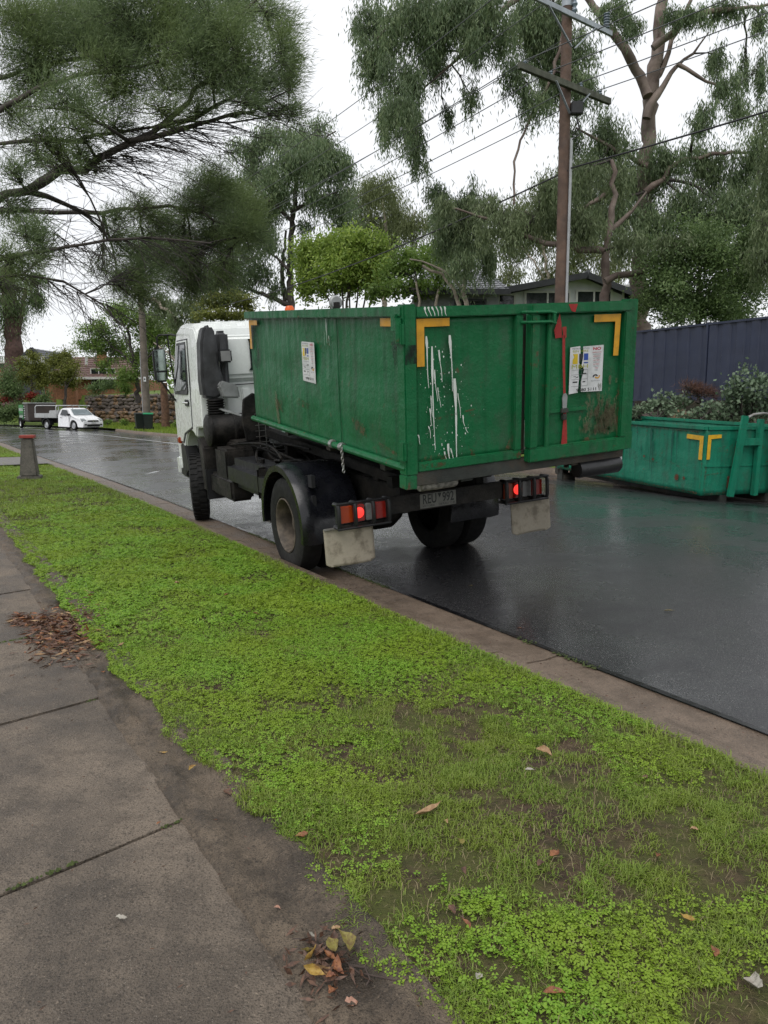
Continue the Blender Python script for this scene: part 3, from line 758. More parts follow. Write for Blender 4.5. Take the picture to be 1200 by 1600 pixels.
# reflective tape
Ms = face((0, .0035, 0), (-1, 0, 0), (0, 0, 1))       # left side: u = -x
def tape(M, polys): flat(polys, M, MT['tape'], 'reflective_tape', sk)
M_l = face((-.0065, 0, 0), (0, -1, 0), (0, 0, 1))
def side_decal_M(off=.03): return face((0, off, 0), (-1, 0, 0), (0, 0, 1))
Ms = side_decal_M(.022)
tape(face((-.022, 0, 0), (0, -1, 0), (0, 0, 1)), [[(.082, .83), (.150, .83), (.150, 1.13), (.38, 1.13), (.38, 1.192), (.082, 1.192)]])
tape(face((-.066, 0, 0), (0, -1, 0), (0, 0, 1)), [[(1.82, 1.178), (2.125, 1.178), (2.115, .82), (2.055, .82), (2.062, 1.115), (1.82, 1.115)]])
tape(Ms, [rect(-.385, 1.138, -.12, 1.202)])
tape(Ms, [[(-3.79, 1.19), (-3.49, 1.19), (-3.49, 1.135), (-3.72, 1.135), (-3.72, .86), (-3.79, .86)]])
# stickers
hire_sticker(sk, face((-.066, -1.565, .515), (0, -1, 0), (0, .0, 1)), .375, .405, True)
hire_sticker(sk, face((2.13, .022, .594), (-1, 0, 0), (0, 0, 1)), .335, .388, False)
# splashed white paint on the left leaf
Mp = face((-.0215, 0, 0), (0, -1, 0), (0, 0, 1))
dr_ = [drip(.165, 1.06, .66, .016, 1), drip(.215, .98, .16, .020, 2), drip(.24, .80, .55, .010, 3), drip(.285, .95, .70, .010, 4), drip(.385, 1.06, .62, .020, 5),
       drip(.425, .72, .08, .034, 6), drip(.19, .50, .36, .010, 7), drip(.20, .60, .42, .006, 8), drip(.36, .20, .02, .022, 9), drip(.33, .14, .03, .012, 10), drip(.39, .16, .04, .010, 11),
       drip(.18, .36, .26, .008, 12), drip(.08, .30, .22, .008, 13), drip(.50, .42, .33, .010, 14), drip(.53, .32, .27, .007, 15), drip(.27, .66, .50, .005, 16), drip(.46, .60, .40, .006, 17)]
sp = []
r_ = np.random.default_rng(3)
for _ in range(150):
    u = r_.normal(.31, .12); v = r_.uniform(.1, 1.0); s = .0012 + .005*r_.random()**3
    if .08 < u < .95: sp.append([(u+s*math.cos(t), v+1.5*s*math.sin(t)) for t in np.linspace(0, 6.28, 6)[:-1]])
flat_each(dr_, Mp, MT['drip_white'], 'paint_splash', sk); tag(flat(sp, Mp, MT['drip_white'], 'paint_specks', sk), kind='stuff')
flat_each([drip(.14+.035*i, Hh-.005, Hh-.075, .014, 40+i) for i in range(6)], face((-.0475, 0, 0), (0, -1, 0), (0, 0, 1)), MT['drip_white'], 'paint_splash', sk)
# red paint run on the right leaf
Mq = face((-.066, 0, 0), (0, -1, 0), (0, 0, 1))
red = [[(1.44, 1.20), (1.46, 1.12), (1.47, 1.00), (1.40, .995), (1.385, 1.06)], [(1.47, 1.085), (1.515, 1.09), (1.52, 1.0), (1.49, .99)], [(1.475, 1.02), (1.505, 1.02), (1.515, .75), (1.535, .45), (1.56, .20), (1.565, .085), (1.50, .085), (1.515, .3), (1.50, .6), (1.485, .8)]]
flat_each(red, Mq, MT['drip_red'], 'paint_splash', sk)
flat([[(1.50, Hh-.012), (1.60, Hh-.012), (1.575, Hh-.08), (1.535, Hh-.07)]], face((-.1025, 0, 0), (0, -1, 0), (0, 0, 1)), MT['drip_red'], 'paint_splash', sk)
# mud smears on the right leaf, scrapes on the side
mud = []
for _ in range(420):
    u = r_.normal(1.97, .10); v = .12 + abs(r_.normal(0, .16)) + .03; s = .006 + .016*r_.random()
    if 1.70 < u < 2.14 and v < .62: mud.append([(u+s*(.6+.6*r_.random())*math.cos(t), v+2.0*s*(.6+.6*r_.random())*math.sin(t)) for t in np.linspace(0, 6.28, 8)[:-1]])
tag(flat(mud, Mq, MT['muck'], 'mud_smear', sk), kind='stuff')
flat_each([drip(-1.50, 1.20, .98, .045, 31), drip(-1.55, 1.10, .95, .02, 32), drip(-1.44, 1.05, .95, .015, 33)], side_decal_M(.0205), MT['drip_pale'], 'paint_scrape', sk)
flat([[(-3.07, .45), (-2.98, .42), (-2.90, .03), (-3.00, .05)]], side_decal_M(.0205), MT['muck'], 'mud_smear', sk)
# soot and rust
flat([[(-3.74, 1.12), (-3.60, 1.15), (-3.48, 1.0), (-3.50, .75), (-3.58, .62), (-3.72, .70)]], side_decal_M(.0212), MT['soot'], 'soot_stain', sk)
flat([[(-.20, 1.02), (-.05, 1.04), (-.05, .85), (-.16, .84)]], side_decal_M(.0212), MT['soot'], 'soot_stain', sk)
flat([[(-.04, 1.0), (.064, 1.0), (.06, .86), (-.04, .85)]], face((-.0515, 0, 0), (0, -1, 0), (0, 0, 1)), MT['soot'], 'soot_stain', sk)
flat_each([[(.10, .08), (.40, .075), (.40, .115), (.15, .12)], [(.92, .08), (1.02, .08), (1.02, .22), (.97, .17)], [(.25, .42), (.62, .47), (.63, .455), (.25, .40)]], Mp, MT['rust_film'], 'rust_patch', sk)
flat_each([[(.09, .02), (.32, .02), (.32, .065), (.09, .06)], [(.98, .01), (1.08, .01), (1.08, .07), (1.0, .06)]], face((-.0475, 0, 0), (0, -1, 0), (0, 0, 1)), MT['rust_film'], 'rust_patch', sk)
flat_each([[(-1.0, .34), (-.72, .30), (-.70, .18), (-.95, .25)], [(-.5, .19), (-.15, .14), (-.15, .11), (-.5, .16)], [(-2.4, .42), (-2.0, .36), (-2.0, .30), (-2.4, .34)], [(-3.0, .35), (-2.8, .33), (-2.8, .2), (-3.0, .22)]], side_decal_M(.0212), MT['rust_film'], 'rust_patch', sk)
flat_each([[(2.02, .07), (2.14, .09), (2.16, .16), (2.10, .30), (2.12, .5), (2.16, .7), (2.18, .09), (2.1, .06)], [(1.72, .085), (1.9, .085), (1.86, .12), (1.74, .12)]], Mq, MT['rust_film'], 'rust_patch', sk)
# chain
def chain(p0, n, parent, dirv=(-.12, 0, -1), r=.0055, ln=.036):
    mb = MB(); d = Vector(dirv).normalized()
    for i in range(n):
        c = Vector(p0) + d*(ln*.78*i); a = Vector((1, 0, 0)) if i % 2 else Vector((0, 1, 0)); a = (a-d*a.dot(d)).normalized()
        pts = [c + d*(ln/2*math.sin(t)) + a*(ln*.3*math.cos(t)) for t in np.linspace(0, 2*math.pi, 9)]
        mb.tube(pts, r, 5, False)
    return mb.build('chain', MT['steel'], parent)
chain((1.16, .06, .05), 9, sk)

# ================================================================== the truck
TR = (R(-4.0), R(-1.5), R(117.0))
tk = empty('truck', (-.02, 8.50, .08), TR, label='white cab tray truck carrying a green bin, brake lamps lit', cat='truck')
def B(name, mat, parent, *a, bevel=.01, **k):
    mb = MB()
    for q in a: mb.box(*q)
    return mb.build(name, MT[mat], parent, bevel=bevel, **k)
# chassis
B('chassis_rail', 'chassis', tk, (-1.38, 4.9, .36, .46, .74, 1.0)); B('chassis_rail', 'chassis', tk, (-1.38, 4.9, -.46, -.36, .74, 1.0))
B('cross_member', 'chassis', tk, (-.95, -.85, -.355, .355, .78, .95)); B('cross_member', 'chassis', tk, (1.4, 1.5, -.355, .355, .78, .95)); B('cross_member', 'chassis', tk, (3.0, 3.1, -.355, .355, .78, .95))
for s in (1, -1):
    MB().bar((-1.5, s*.42, 1.045), (3.0, s*.42, 1.30), .12, .10).build('lift_frame', MT['chassis'], tk, bevel=.008)
    MB().bar((-.9, s*.42, 1.0), (-.9, s*.42, 1.08), .10, .10).build('frame_stand', MT['chassis'], tk); MB().bar((1.6, s*.42, 1.0), (1.6, s*.42, 1.2), .12, .1).build('frame_stand', MT['chassis'], tk)
    MB().tube([(.2, s*.2, 1.0), (2.2, s*.2, 1.22)], .07, 12).build('hydraulic_ram', MT['chassis'], tk)
MB().bar((-1.45, -.6, 1.06), (-1.45, .6, 1.06), .1, .1).build('frame_cross_bar', MT['chassis'], tk)
MB().lathe([(0, -.22), (.07, -.22), (.07, .22), (0, .22)], (0, 0, .52), 'y', 16, False).lathe([(.07, -.95), (.07, .95)], (0, 0, .50), 'y', 14).build('rear_axle', MT['chassis'], tk)
MB().lathe([(0, -.26), (.14, -.22), (.22, -.1), (.22, .1), (.14, .22), (0, .26)], (0, 0, .52), 'y', 20, False).build('differential', MT['grime_black'], tk)
MB().tube([(4.22, -.8, .42), (4.22, .8, .42)], .05, 10).build('front_axle', MT['chassis'], tk)
MB().tube([(.2, 0, .55), (3.6, 0, .75)], .045, 10).build('drive_shaft', MT['chassis'], tk)
# wheels
def tyre_prof(w, Ro, Ri):
    h = w/2
    return [(Ri, -h*.72), (Ri+.02, -h*.92), (Ri+(Ro-Ri)*.45, -h), (Ro-.05, -h*.95), (Ro-.012, -h*.82), (Ro, -h*.6), (Ro, h*.6), (Ro-.012, h*.82), (Ro-.05, h*.95), (Ri+(Ro-Ri)*.45, h), (Ri+.02, h*.92), (Ri, h*.72)]
def tyre(parent, c, w, Ro, Ri, mat, axis='y', lugs=0):
    mb = MB().lathe(tyre_prof(w, Ro, Ri), c, axis, 48, False)
    if lugs:
        for k in range(lugs):
            t = 2*math.pi*k/lugs
            for s in (-1, 1):
                t2 = t + (0 if s > 0 else math.pi/lugs)
                if axis == 'y':
                    p = Vector((c[0]+(Ro+.004)*math.cos(t2), c[1]+s*w*.22, c[2]+(Ro+.004)*math.sin(t2)))
                    mb.bar(p - Vector((0, w*.2, 0)), p + Vector((0, w*.2, 0)), .045, .016, up=(math.cos(t2), 0, math.sin(t2)))
                else:
                    p = Vector((c[0]+(Ro+.003)*math.cos(t2), c[1]+(Ro+.003)*math.sin(t2), c[2]+s*w*.22))
                    mb.bar(p - Vector((0, 0, w*.2)), p + Vector((0, 0, w*.2)), .04, .016, up=(math.cos(t2), math.sin(t2), 0))
    return mb.build('tyre', MT[mat], parent)
TKM = Matrix.Translation((-.02, 8.50, .08)) @ __import__('mathutils').Euler(TR).to_matrix().to_4x4()
def on_ground(x, y):
    """local height at which a wheel stands on the road or in the gutter"""
    w_ = TKM @ Vector((x, y, 0)); gz = road_z(w_.x, w_.y) if edge_u(w_.x, w_.y)[0] < 0 else 0.0
    return (gz - w_.z) - .004
def wheel(x, s, dual, lugs=0, Ro=.505):
    dz_ = on_ground(x, s*1.0)
    wo = empty('wheel', (x, s*1.0, Ro+dz_), (0, 0, 0 if dual else R(-15))); wo.parent = tk
    c = (0, 0, 0)
    tyre(wo, c, .25, Ro, .285, 'tyre', 'y', lugs)
    o = s
    prof = [(.285, .09), (.292, .115), (.278, .118), (.266, .10), (.258, .0), (.25, -.09), (.225, -.115), (.12, -.125), (.115, -.03), (.10, .0), (0, .0)] if dual else [(.285, .09), (.292, .115), (.27, .118), (.26, .08), (.22, .06), (.14, .12), (.12, .14), (0, .15)]
    MB().lathe([(r, o*h) for r, h in prof], c, 'y', 40, False).build('rim', MT['rim'], wo)
    nuts = MB()
    for k in range(10):
        t = 2*math.pi*k/10; rr = .168
        hh = (-.12, -.08) if dual else (.09, .13)
        nuts.lathe([(.016, o*hh[0]), (.016, o*hh[1]), (0, o*hh[1])], (c[0]+rr*math.cos(t), c[1], c[2]+rr*math.sin(t)), 'y', 6, False)
    tag(nuts.build('wheel_nuts', MT['hub'], wo), kind='stuff')
    if dual:
        tyre(wo, (0, -s*.30, 0), .25, Ro, .285, 'tyre')
    return wo
for s in (1, -1):
    wheel(0, s, True); wheel(4.22, s, False, 34)
sp_ = empty('spare_wheel'); sp_.parent = tk
tyre(sp_, (1.25, .46, .41), .25, .46, .27, 'tyre_dusty', 'z', 44)
MB().lathe([(.27, .09), (.26, -.05), (.1, -.06), (0, -.06)], (1.25, .46, .41), 'z', 32, False).build('rim', MT['rim'], sp_)
# rear mudguards
for s in (1, -1):
    a = [R(t) for t in np.linspace(-8, 192, 26)]; mb = MB(); Rg = .62
    y0, y1 = s*.54, s*1.16
    cx, cz = 0, .52
    outer = [(cx+Rg*math.cos(t)*1.04, cz+Rg*math.sin(t)) for t in a]
    sec = [(y1, -.075), (y1, -.012), (y1-s*.03, .0), (y1-s*.14, .018), (y1-s*.20, .0), (y0, .0), (y0, -.02), (y1-s*.02, -.02), (y1-s*.02, -.075)]
    vs = []
    for (px_, pz_), t in zip(outer, a):
        for (yy, dr2) in sec: vs.append((px_+dr2*math.cos(t), yy, pz_+dr2*math.sin(t)))
    m = len(sec); fs = [(i*m+j, i*m+(j+1) % m, (i+1)*m+(j+1) % m, (i+1)*m+j) for i in range(len(a)-1) for j in range(m)] + [tuple(range(m)), tuple((len(a)-1)*m+j for j in range(m))[::-1]]
    gd = mb.add(vs, fs).build('mudguard', MT['guard_black'], tk, ang=40)
    MB().tube([(-.34, s*1.02, 1.02), (-.34, s*.40, .92)], .035, 10).build('guard_stay', MT['grime_black'], gd)
    for zz in (.75, .95):
        MB().box(-.60, -.50, s*.98, s*1.02, zz, zz+.12).build('guard_bolt_plate', MT['black_plastic'], gd, bevel=.004, rot=(0, 0, 0))
# rear bar, lamps, plate, flaps
B('rear_bar', 'grime_black', tk, (-1.46, -1.40, -.62, .62, .765, .925), bevel=.006)
for q_ in ((.62, 1.14), (-1.14, -.62)): B('rear_bar_end', 'grime_black', tk, (-1.44, -1.395, *q_, .70, .73), bevel=.004)
for s in (1, -1):
    lc = empty('tail_lamp'); lc.parent = tk
    B('lamp_housing', 'black_plastic', lc, (-1.425, -1.37, *sorted((s*.63, s*1.12)), .735, .905))
    segs = [(1.11, .98, 'lamp_amber', 0), (.975, .865, 'lamp_lit', 1), (.85, .76, 'lamp_grey', 0), (.755, .65, 'lamp_red', 0)] if s > 0 else [(1.11, .98, 'lamp_red', 0), (.975, .865, 'lamp_grey', 0), (.86, .76, 'lamp_lit', 1), (.755, .65, 'lamp_amber', 0)]
    for y0, y1, mt, lit in segs:
        a, b = sorted((s*y0, s*y1))
        if lit:
            B('lamp_lens', 'lamp_red', lc, (-1.452, -1.42, a, b, .745, .895), bevel=.006)
            MB().lathe([(.0, -1.456), (.040, -1.456), (.050, -1.452)], (0, (a+b)/2, .825), 'x', 16, False).build('lit_bulb', MT['lamp_lit'], lc)
        else: B('lamp_lens', mt, lc, (-1.452, -1.42, a, b, .745, .895), bevel=.006)
    for y in (1.135, .975, .80, .645):
        MB().tube([(-1.40, s*y, .72), (-1.49, s*y, .71), (-1.50, s*y, .75), (-1.50, s*y, .89), (-1.49, s*y, .925), (-1.40, s*y, .92)], .019, 8).build('lamp_guard', MT['black_plastic'], lc)
    MB().tube([(-1.495, s*1.15, .93), (-1.495, s*.63, .93)], .012, 8).tube([(-1.495, s*1.15, .705), (-1.495, s*.63, .705)], .012, 8).build('lamp_guard', MT['black_plastic'], lc)
    ya, yb = s*1.24, s*.76
    mb = MB()
    def fl(u, v):
        y = ya+(yb-ya)*u; z = .70-.345*v; c = .045
        ins = c if v > .93 else 0
        y2 = y + (s*-1*ins*(1 if u < .06 else 0)) + (s*ins*(1 if u > .94 else 0))
        return (-1.385 - .02*v + .012*math.sin(u*6+s), y2, z)
    mb.grid(fl, 18, 14)
    o = mb.build('mudflap', MT['flap'], tk); sm = o.modifiers.new('thickness', 'SOLIDIFY'); sm.thickness = .012; sm.offset = 0
    B('mudflap_strip', 'steel', o, (-1.40, -1.37, min(ya, yb), max(ya, yb), .69, .705), bevel=.002)
Mpl = face((-1.468, .30, .785), (0, -1, 0), (0, 0, 1))
pl = B('number_plate', 'plate', tk, (-1.467, -1.461, -.085, .305, .778, .912), bevel=.002)
put_text('REU', Mpl, .025, .035, .125, MT['plate_ink'], pl, .145, .002); put_text('992', Mpl, .235, .035, .125, MT['plate_ink'], pl, .125, .002)
put_text('VICTORIA', Mpl, .02, .004, .028, MT['plate_ink'], pl, .13); put_text('THE PLACE TO BE', Mpl, .19, .004, .028, MT['plate_ink'], pl, .18)
flat([[(.185, .118), (.225, .118), (.205, .075)], [(.190, .124), (.220, .124), (.205, .135)]], Mpl, MT['plate_ink'], 'state_badge', pl)
# tank, boxes, hoses
B('fuel_tank', 'black_plastic', tk, (.70, 2.45, .56, 1.04, .60, .98), bevel=.10, seg=4)
MB().tube([(1.5, .85, .97), (1.5, .85, 1.03)], .05, 12).build('tank_cap', MT['grime_black'], tk)
B('tank_strap', 'grime_black', tk, (1.05, 1.10, .555, 1.045, .595, .985), bevel=.09, seg=4)
B('tool_box', 'grime_black', tk, (.80, 2.3, -1.05, -.5, .50, .98), bevel=.03)
B('battery_box', 'grime_black', tk, (2.55, 3.1, .58, 1.0, .62, 1.08), bevel=.03)
B('side_skirt', 'grime_black', tk, (2.30, 3.38, .72, 1.03, .40, .70), bevel=.04, seg=3)
B('gear_guard', 'grime_black', tk, (.9, 2.9, -.30, .30, .48, .78), bevel=.05)
r_ = np.random.default_rng(5)
for i in range(14):
    x0 = r_.uniform(.3, 1.0); x1 = r_.uniform(1.8, 2.9); y = r_.uniform(.25, .95); z = r_.uniform(1.0, 1.16)
    pts = [(x0 + (x1-x0)*t, y + .08*math.sin(t*5+i) - .12*t, z + .06*math.sin(t*4+i*2)) for t in np.linspace(0, 1, 12)]
    MB().tube(pts, .016, 6).build('hydraulic_hose', MT['chassis'], tk)
mb = MB()
for k in range(9): mb.bar((2.35+.0, -.15+.09*k, 1.06), (2.35, -.15+.09*k, 1.55), .006, .006)
for k in range(7): mb.bar((2.35, -.2, 1.08+.075*k), (2.35, .62, 1.08+.075*k), .006, .006)
mb.build('mesh_guard', MT['steel'], tk)
B('hydraulic_tank', 'grey_metal', tk, (2.45, 2.95, -.3, .35, 1.05, 1.42), bevel=.03)
MB().lathe([(0, .0), (.09, 0), (.09, .3), (0, .3)], (2.2, .15, 1.22), 'x', 16, False).build('hydraulic_filter', MT['pale_green_metal'], tk)
MB().prism([(.40, 1.18), (.66, 1.15), (.70, 1.45), (.66, 1.72), (.52, 1.80), (.44, 1.70)], 2.62, 2.70, 'yz').build('headboard_plate', MT['grime_black'], tk, bevel=.008)
B('headboard_box', 'pale_green_metal', tk, (2.60, 3.0, -.1, .46, 1.60, 1.78))
B('headboard_beam', 'grime_black', tk, (2.60, 2.75, -.6, .50, 1.30, 1.56))
for s in (1, -1): B('headboard_post', 'grime_black', tk, (2.78, 2.88, *sorted((s*.34, s*.46)), 1.0, 1.60))
# ---- cab
W2 = 1.05
cab = empty('cab', (.56, 0, 0)); cab.parent = tk; cab.scale = (.84, 1, 1)
def arc(cx, cz, r, a0, a1, n): return [(cx+r*math.cos(R(t)), cz+r*math.sin(R(t))) for t in np.linspace(a0, a1, n)]
prof = [(3.52, 1.32), (3.50, 2.58), (3.56, 2.72), (3.70, 2.79), (4.7, 2.84), (5.0, 2.78), (5.12, 2.66), (5.48, 1.92), (5.56, 1.30), (5.54, .62), (5.05, .56)] + arc(4.32, .50, .74, 8, 118, 12) + [(3.9, 1.30)]
mb = MB(); secs = [(-W2, .06), (-W2+.09, 0), (W2-.09, 0), (W2, .06)]
n = len(prof); cxm, czm = 4.5, 1.9
vs = []
for y, ins in secs:
    for x, z in prof:
        k = ins if z > 2.5 else 0
        vs.append((x + (cxm-x)*k*.6, y*(1-.05*max(0, z-1.9)), z - k*.9))
fs = [(i*n+j, i*n+(j+1) % n, (i+1)*n+(j+1) % n, (i+1)*n+j) for i in range(3) for j in range(n)] + [tuple(range(n)), tuple(3*n+j for j in range(n))[::-1]]
mb.add(vs, fs).build('cab_shell', MT['truck_white'], cab, bevel=.022, seg=3, ang=30)
for k in range(7):
    y = .66-.22*k
    MB().prism([(3.535, 2.68), (3.63, 2.80), (4.6, 2.86), (4.6, 2.80), (3.66, 2.74)], y-.06, y+.06, 'xz').build('roof_rib', MT['truck_white'], cab, bevel=.02, seg=3)
MB().prism([(3.53, 2.62), (3.42, 2.58), (3.40, 2.20), (3.42, 2.02), (3.53, 1.92)], -.78, .72, 'xz').build('rear_panel', MT['truck_white'], cab, bevel=.035, seg=3)
for k in range(6):
    y = .60-.24*k
    B('back_rib', 'truck_white', cab, (3.47, 3.53, y-.07, y+.07, 1.42, 1.86), bevel=.02)
MB().tube([(3.46, .85, 1.905), (3.46, -.85, 1.905)], .009, 6).build('back_pipe', MT['black_plastic'], cab)
wdw = MB().prism([(.28, 2.14), (.31, 2.10), (-.60, 2.10), (-.63, 2.14), (-.63, 2.50), (-.60, 2.54), (.30, 2.54), (.28, 2.50)], 3.375, 3.402, 'yz').build('rear_window', MT['glass_dark'], cab, bevel=.004)
# near-side door
ys = W2
def side_pt(z): return W2*(1-.05*max(0, z-1.9))
def side_poly(poly, w, name, mat, parent, bev=.003, t=.012):
    k = len(poly); v0 = [(x, side_pt(z)+w-t, z) for x, z in poly]; v1 = [(x, side_pt(z)+w, z) for x, z in poly]
    return MB().add(v0+v1, [tuple(range(k)), tuple(range(k, 2*k))[::-1]] + [(i, (i+1) % k, k+(i+1) % k, k+i) for i in range(k)]).build(name, MT[mat], parent, bevel=bev)
side_poly([(4.18, 1.28), (4.16, 2.60), (4.98, 2.60), (5.42, 1.86), (5.44, 1.02), (4.98, 1.02), (4.80, 1.16)], .004, 'door_seam', 'black_plastic', cab, 0)
dr2 = side_poly([(4.20, 1.30), (4.18, 2.58), (4.96, 2.58), (5.40, 1.85), (5.42, 1.04), (5.0, 1.04), (4.82, 1.18)], .014, 'door', 'truck_white', cab, .006)
side_poly([(4.30, 1.90), (4.28, 2.52), (4.92, 2.52), (5.30, 1.88), (5.25, 1.82), (4.40, 1.86)], .020, 'door_window', 'glass_dark', dr2)
side_poly([(4.24, 1.84), (4.23, 2.56), (4.95, 2.56), (5.37, 1.86), (5.30, 1.78), (4.32, 1.78)], .0165, 'window_frame', 'black_plastic', dr2)
MB().tube([(4.28, W2+.02, 1.66), (4.30, W2+.055, 1.665), (4.46, W2+.055, 1.665), (4.48, W2+.02, 1.66)], .014, 8).build('door_handle', MT['chrome'], dr2)
B('door_lock', 'black_plastic', dr2, (4.24, 4.52, W2+.013, W2+.022, 1.61, 1.71))
for s in (1, -1):
    B('side_indicator', 'lamp_amber', cab, (5.20, 5.32, *sorted((s*(W2-.02), s*(W2+.05))), 1.00, 1.10), bevel=.015)
B('bumper', 'truck_white', cab, (5.40, 5.66, -1.08, 1.08, .46, .80), bevel=.05, seg=3)
B('entry_step', 'black_plastic', cab, (4.95, 5.40, .80, 1.07, .46, .62), bevel=.03)
MB().prism([(4.7,.62),(4.9,1.0),(5.25,1.0),(5.25,.50),(5.0,.50)], .86, 1.065, 'xz').build('wheel_arch_liner', MT['black_plastic'], cab, bevel=.02)
# windscreen
MB().add([(5.125, -.90, 2.60), (5.125, .90, 2.60), (5.475, .95, 1.97), (5.475, -.95, 1.97)], [(0, 1, 2, 3)]).build('windscreen', MT['glass_dark'], cab, loc=(.025, 0, .012))
# mirror on its hoop
for s in (1, -1):
    mo = empty('mirror'); mo.parent = cab
    MB().tube([(5.02, s*.96, 2.66), (5.10, s*1.06, 2.70), (5.20, s*1.24, 2.70), (5.23, s*1.27, 2.66), (5.23, s*1.27, 2.10), (5.23, s*1.26, 1.98), (5.28, s*1.03, 1.62)], .014, 8).tube([(5.14, s*1.12, 2.69), (5.16, s*1.10, 2.2), (5.24, s*1.04, 1.75)], .011, 8).build('mirror_arm', MT['black_plastic'], mo)
    B('mirror_housing', 'black_plastic', mo, (5.20, 5.31, *sorted((s*1.16, s*1.36)), 1.98, 2.50), bevel=.035, seg=3)
    B('mirror_face', 'mirror', mo, (5.194, 5.20, *sorted((s*1.18, s*1.34)), 2.16, 2.48), bevel=.002)
    B('mirror_face', 'mirror', mo, (5.194, 5.20, *sorted((s*1.19, s*1.33)), 2.01, 2.13), bevel=.002)
MB().lathe([(.0, 2.80), (.075, 2.80), (.075, 2.96), (.05, 3.0), (0, 3.0)], (4.05, -.58, .035), 'z', 16, False).build('beacon', MT['beacon'], cab)
MB().tube([(4.95, .55, 2.80), (4.95, .55, 2.86)], .045, 10).build('clearance_lamp', MT['grey_metal'], cab)
# snorkel, air cleaner
MB().prism([(1.03, 2.50), (.98, 2.68), (.93, 2.74), (.86, 2.74), (.80, 2.62), (.79, 2.2), (.74, 1.95), (.78, 1.78), (.90, 1.72), (1.05, 1.76), (1.06, 2.0)], 3.16, 3.46, 'yz').build('air_intake', MT['duct'], cab, bevel=.06, seg=4)
B('intake_neck', 'duct', cab, (3.20, 3.42, .62, .80, 2.28, 2.66), bevel=.05, seg=3)
B('intake_pipe', 'duct', cab, (3.24, 3.38, .64, .74, 1.80, 2.30), bevel=.04, seg=3)
wl = B('work_lamp', 'black_plastic', cab, (3.08, 3.20, .62, .80, 2.22, 2.40), bevel=.02)
B('lamp_glass', 'lamp_grey', wl, (3.072, 3.08, .64, .78, 2.24, 2.38), bevel=.002)
pf = []
for k in range(7): pf += [(.13, 1.50+.035*k), (.105, 1.5175+.035*k)]
MB().lathe([(0, 1.50)] + pf + [(0, 1.75)], (3.28, .88, 0), 'z', 20, False).build('intake_bellows', MT['grime_black'], tk)
MB().lathe([(0, .50), (.19, .51), (.21, .54), (.21, .66), (.225, .67), (.225, .70), (.21, .71), (.21, 1.0), (.225, 1.01), (.225, 1.04), (.19, 1.06), (.08, 1.07), (0, 1.07)], (3.2, 0, 1.30), 'y', 28, False).build('air_cleaner', MT['grime_black'], tk)
MB().bar((3.22, .93, 1.62), (3.05, .42, 1.42), .05, .03).build('cab_stay', MT['grey_metal'], tk, bevel=.004)
MB().prism([(.56, 1.72), (.80, 1.74), (.86, 1.90), (.80, 1.98), (.58, 1.90)], 3.12, 3.24, 'yz').build('cab_latch_bracket', MT['grey_metal'], tk, bevel=.02)
B('exhaust_box', 'grime_black', tk, (2.6, 3.15, .30, .82, .98, 1.16), bevel=.03)
# front guards
for s in (1, -1):
    a, b = sorted((s*.72, s*1.09))
    MB().prism([(3.55, .42), (3.62, .95), (3.72, 1.16), (3.55, 1.18), (3.40, 1.05), (3.36, .72), (3.40, .42)], a, b, 'xz').build('front_mudguard', MT['grime_black'], tk, bevel=.02)
    B('front_mudflap', 'black_plastic', tk, (3.36, 3.39, a, b, .30, .74), bevel=.005)
MB().lathe([(0, .0), (.08, 0), (.10, .02), (.10, .05), (.085, .06)], (3.0, -.95, 3.0), 'x', 20, False).build('stack_cap', MT['grey_metal'], tk)
MB().tube([(3.02, -.95, 1.1), (3.02, -.95, 3.0)], .055, 12).build('exhaust_stack', MT['grime_black'], tk)

# ================================================================== the bin on the road
M2 = empty('hook_lift_bin', (5.317, 12.797, .213), (.005, -.027, 1.911), label='faded teal steel hook lift bin standing on the wet road by the rockery', cat='skip bin')
L2, Wd2, H2 = 4.45, 1.95, 1.166
T = MT['bin_teal']
wall_panel(M2, 'side_panel', T, lambda u, v: ((L2*u, 0, .02+(H2-.02)*v), (0, 1, 0)), 36, 12, .05, 4, .006)
wall_panel(M2, 'side_panel', T, lambda u, v: ((L2*u, -Wd2, .02+(H2-.02)*v), (0, -1, 0)), 18, 6, .04, 6, .006)
wall_panel(M2, 'end_panel', T, lambda u, v: ((0, -Wd2*u, .02+(H2-.02)*v), (-1, 0, 0)), 24, 12, .03, 8, .006)
wall_panel(M2, 'end_panel', T, lambda u, v: ((L2, -Wd2*u, .02+(H2-.02)*v), (1, 0, 0)), 12, 6, .03, 9, .006)
MB().box(.01, L2-.01, -Wd2+.01, -.01, .03, .06).build('floor_plate', MT['bin_inside'], M2)
MB().box(-.01, L2+.02, -.03, .05, H2-.05, H2+.012).box(-.01, L2+.02, -Wd2-.05, -Wd2+.03, H2-.05, H2+.012).box(-.03, .04, -Wd2+.031, -.031, H2-.052, H2+.01).box(L2-.03, L2+.04, -Wd2+.031, -.031, H2-.052, H2+.01).build('top_rim', T, M2, bevel=.008)
MB().box(.0, L2-.2, -.55, -.40, -.13, .025).box(.0, L2-.2, -Wd2+.40, -Wd2+.55, -.13, .025).build('underframe', MT['bin_under'], M2, bevel=.006)
for y in (-.22, -Wd2+.22):
    MB().lathe([(0, y-.14), (.12, y-.14), (.125, y-.13), (.125, y+.13), (.12, y+.14), (0, y+.14)], (L2-.06, 0, -.20), 'y', 20, False).build('roller', MT['bin_under'], M2)
    MB().box(L2-.14, L2+.06, y-.17, y-.145, -.26, .02).box(L2-.14, L2+.06, y+.145, y+.17, -.26, .02).build('roller_bracket', MT['bin_under'], M2)
MB().box(L2-.02, L2+.16, -.30, -.04, -.12, .12).build('rear_catch', MT['bin_under'], M2, bevel=.02)
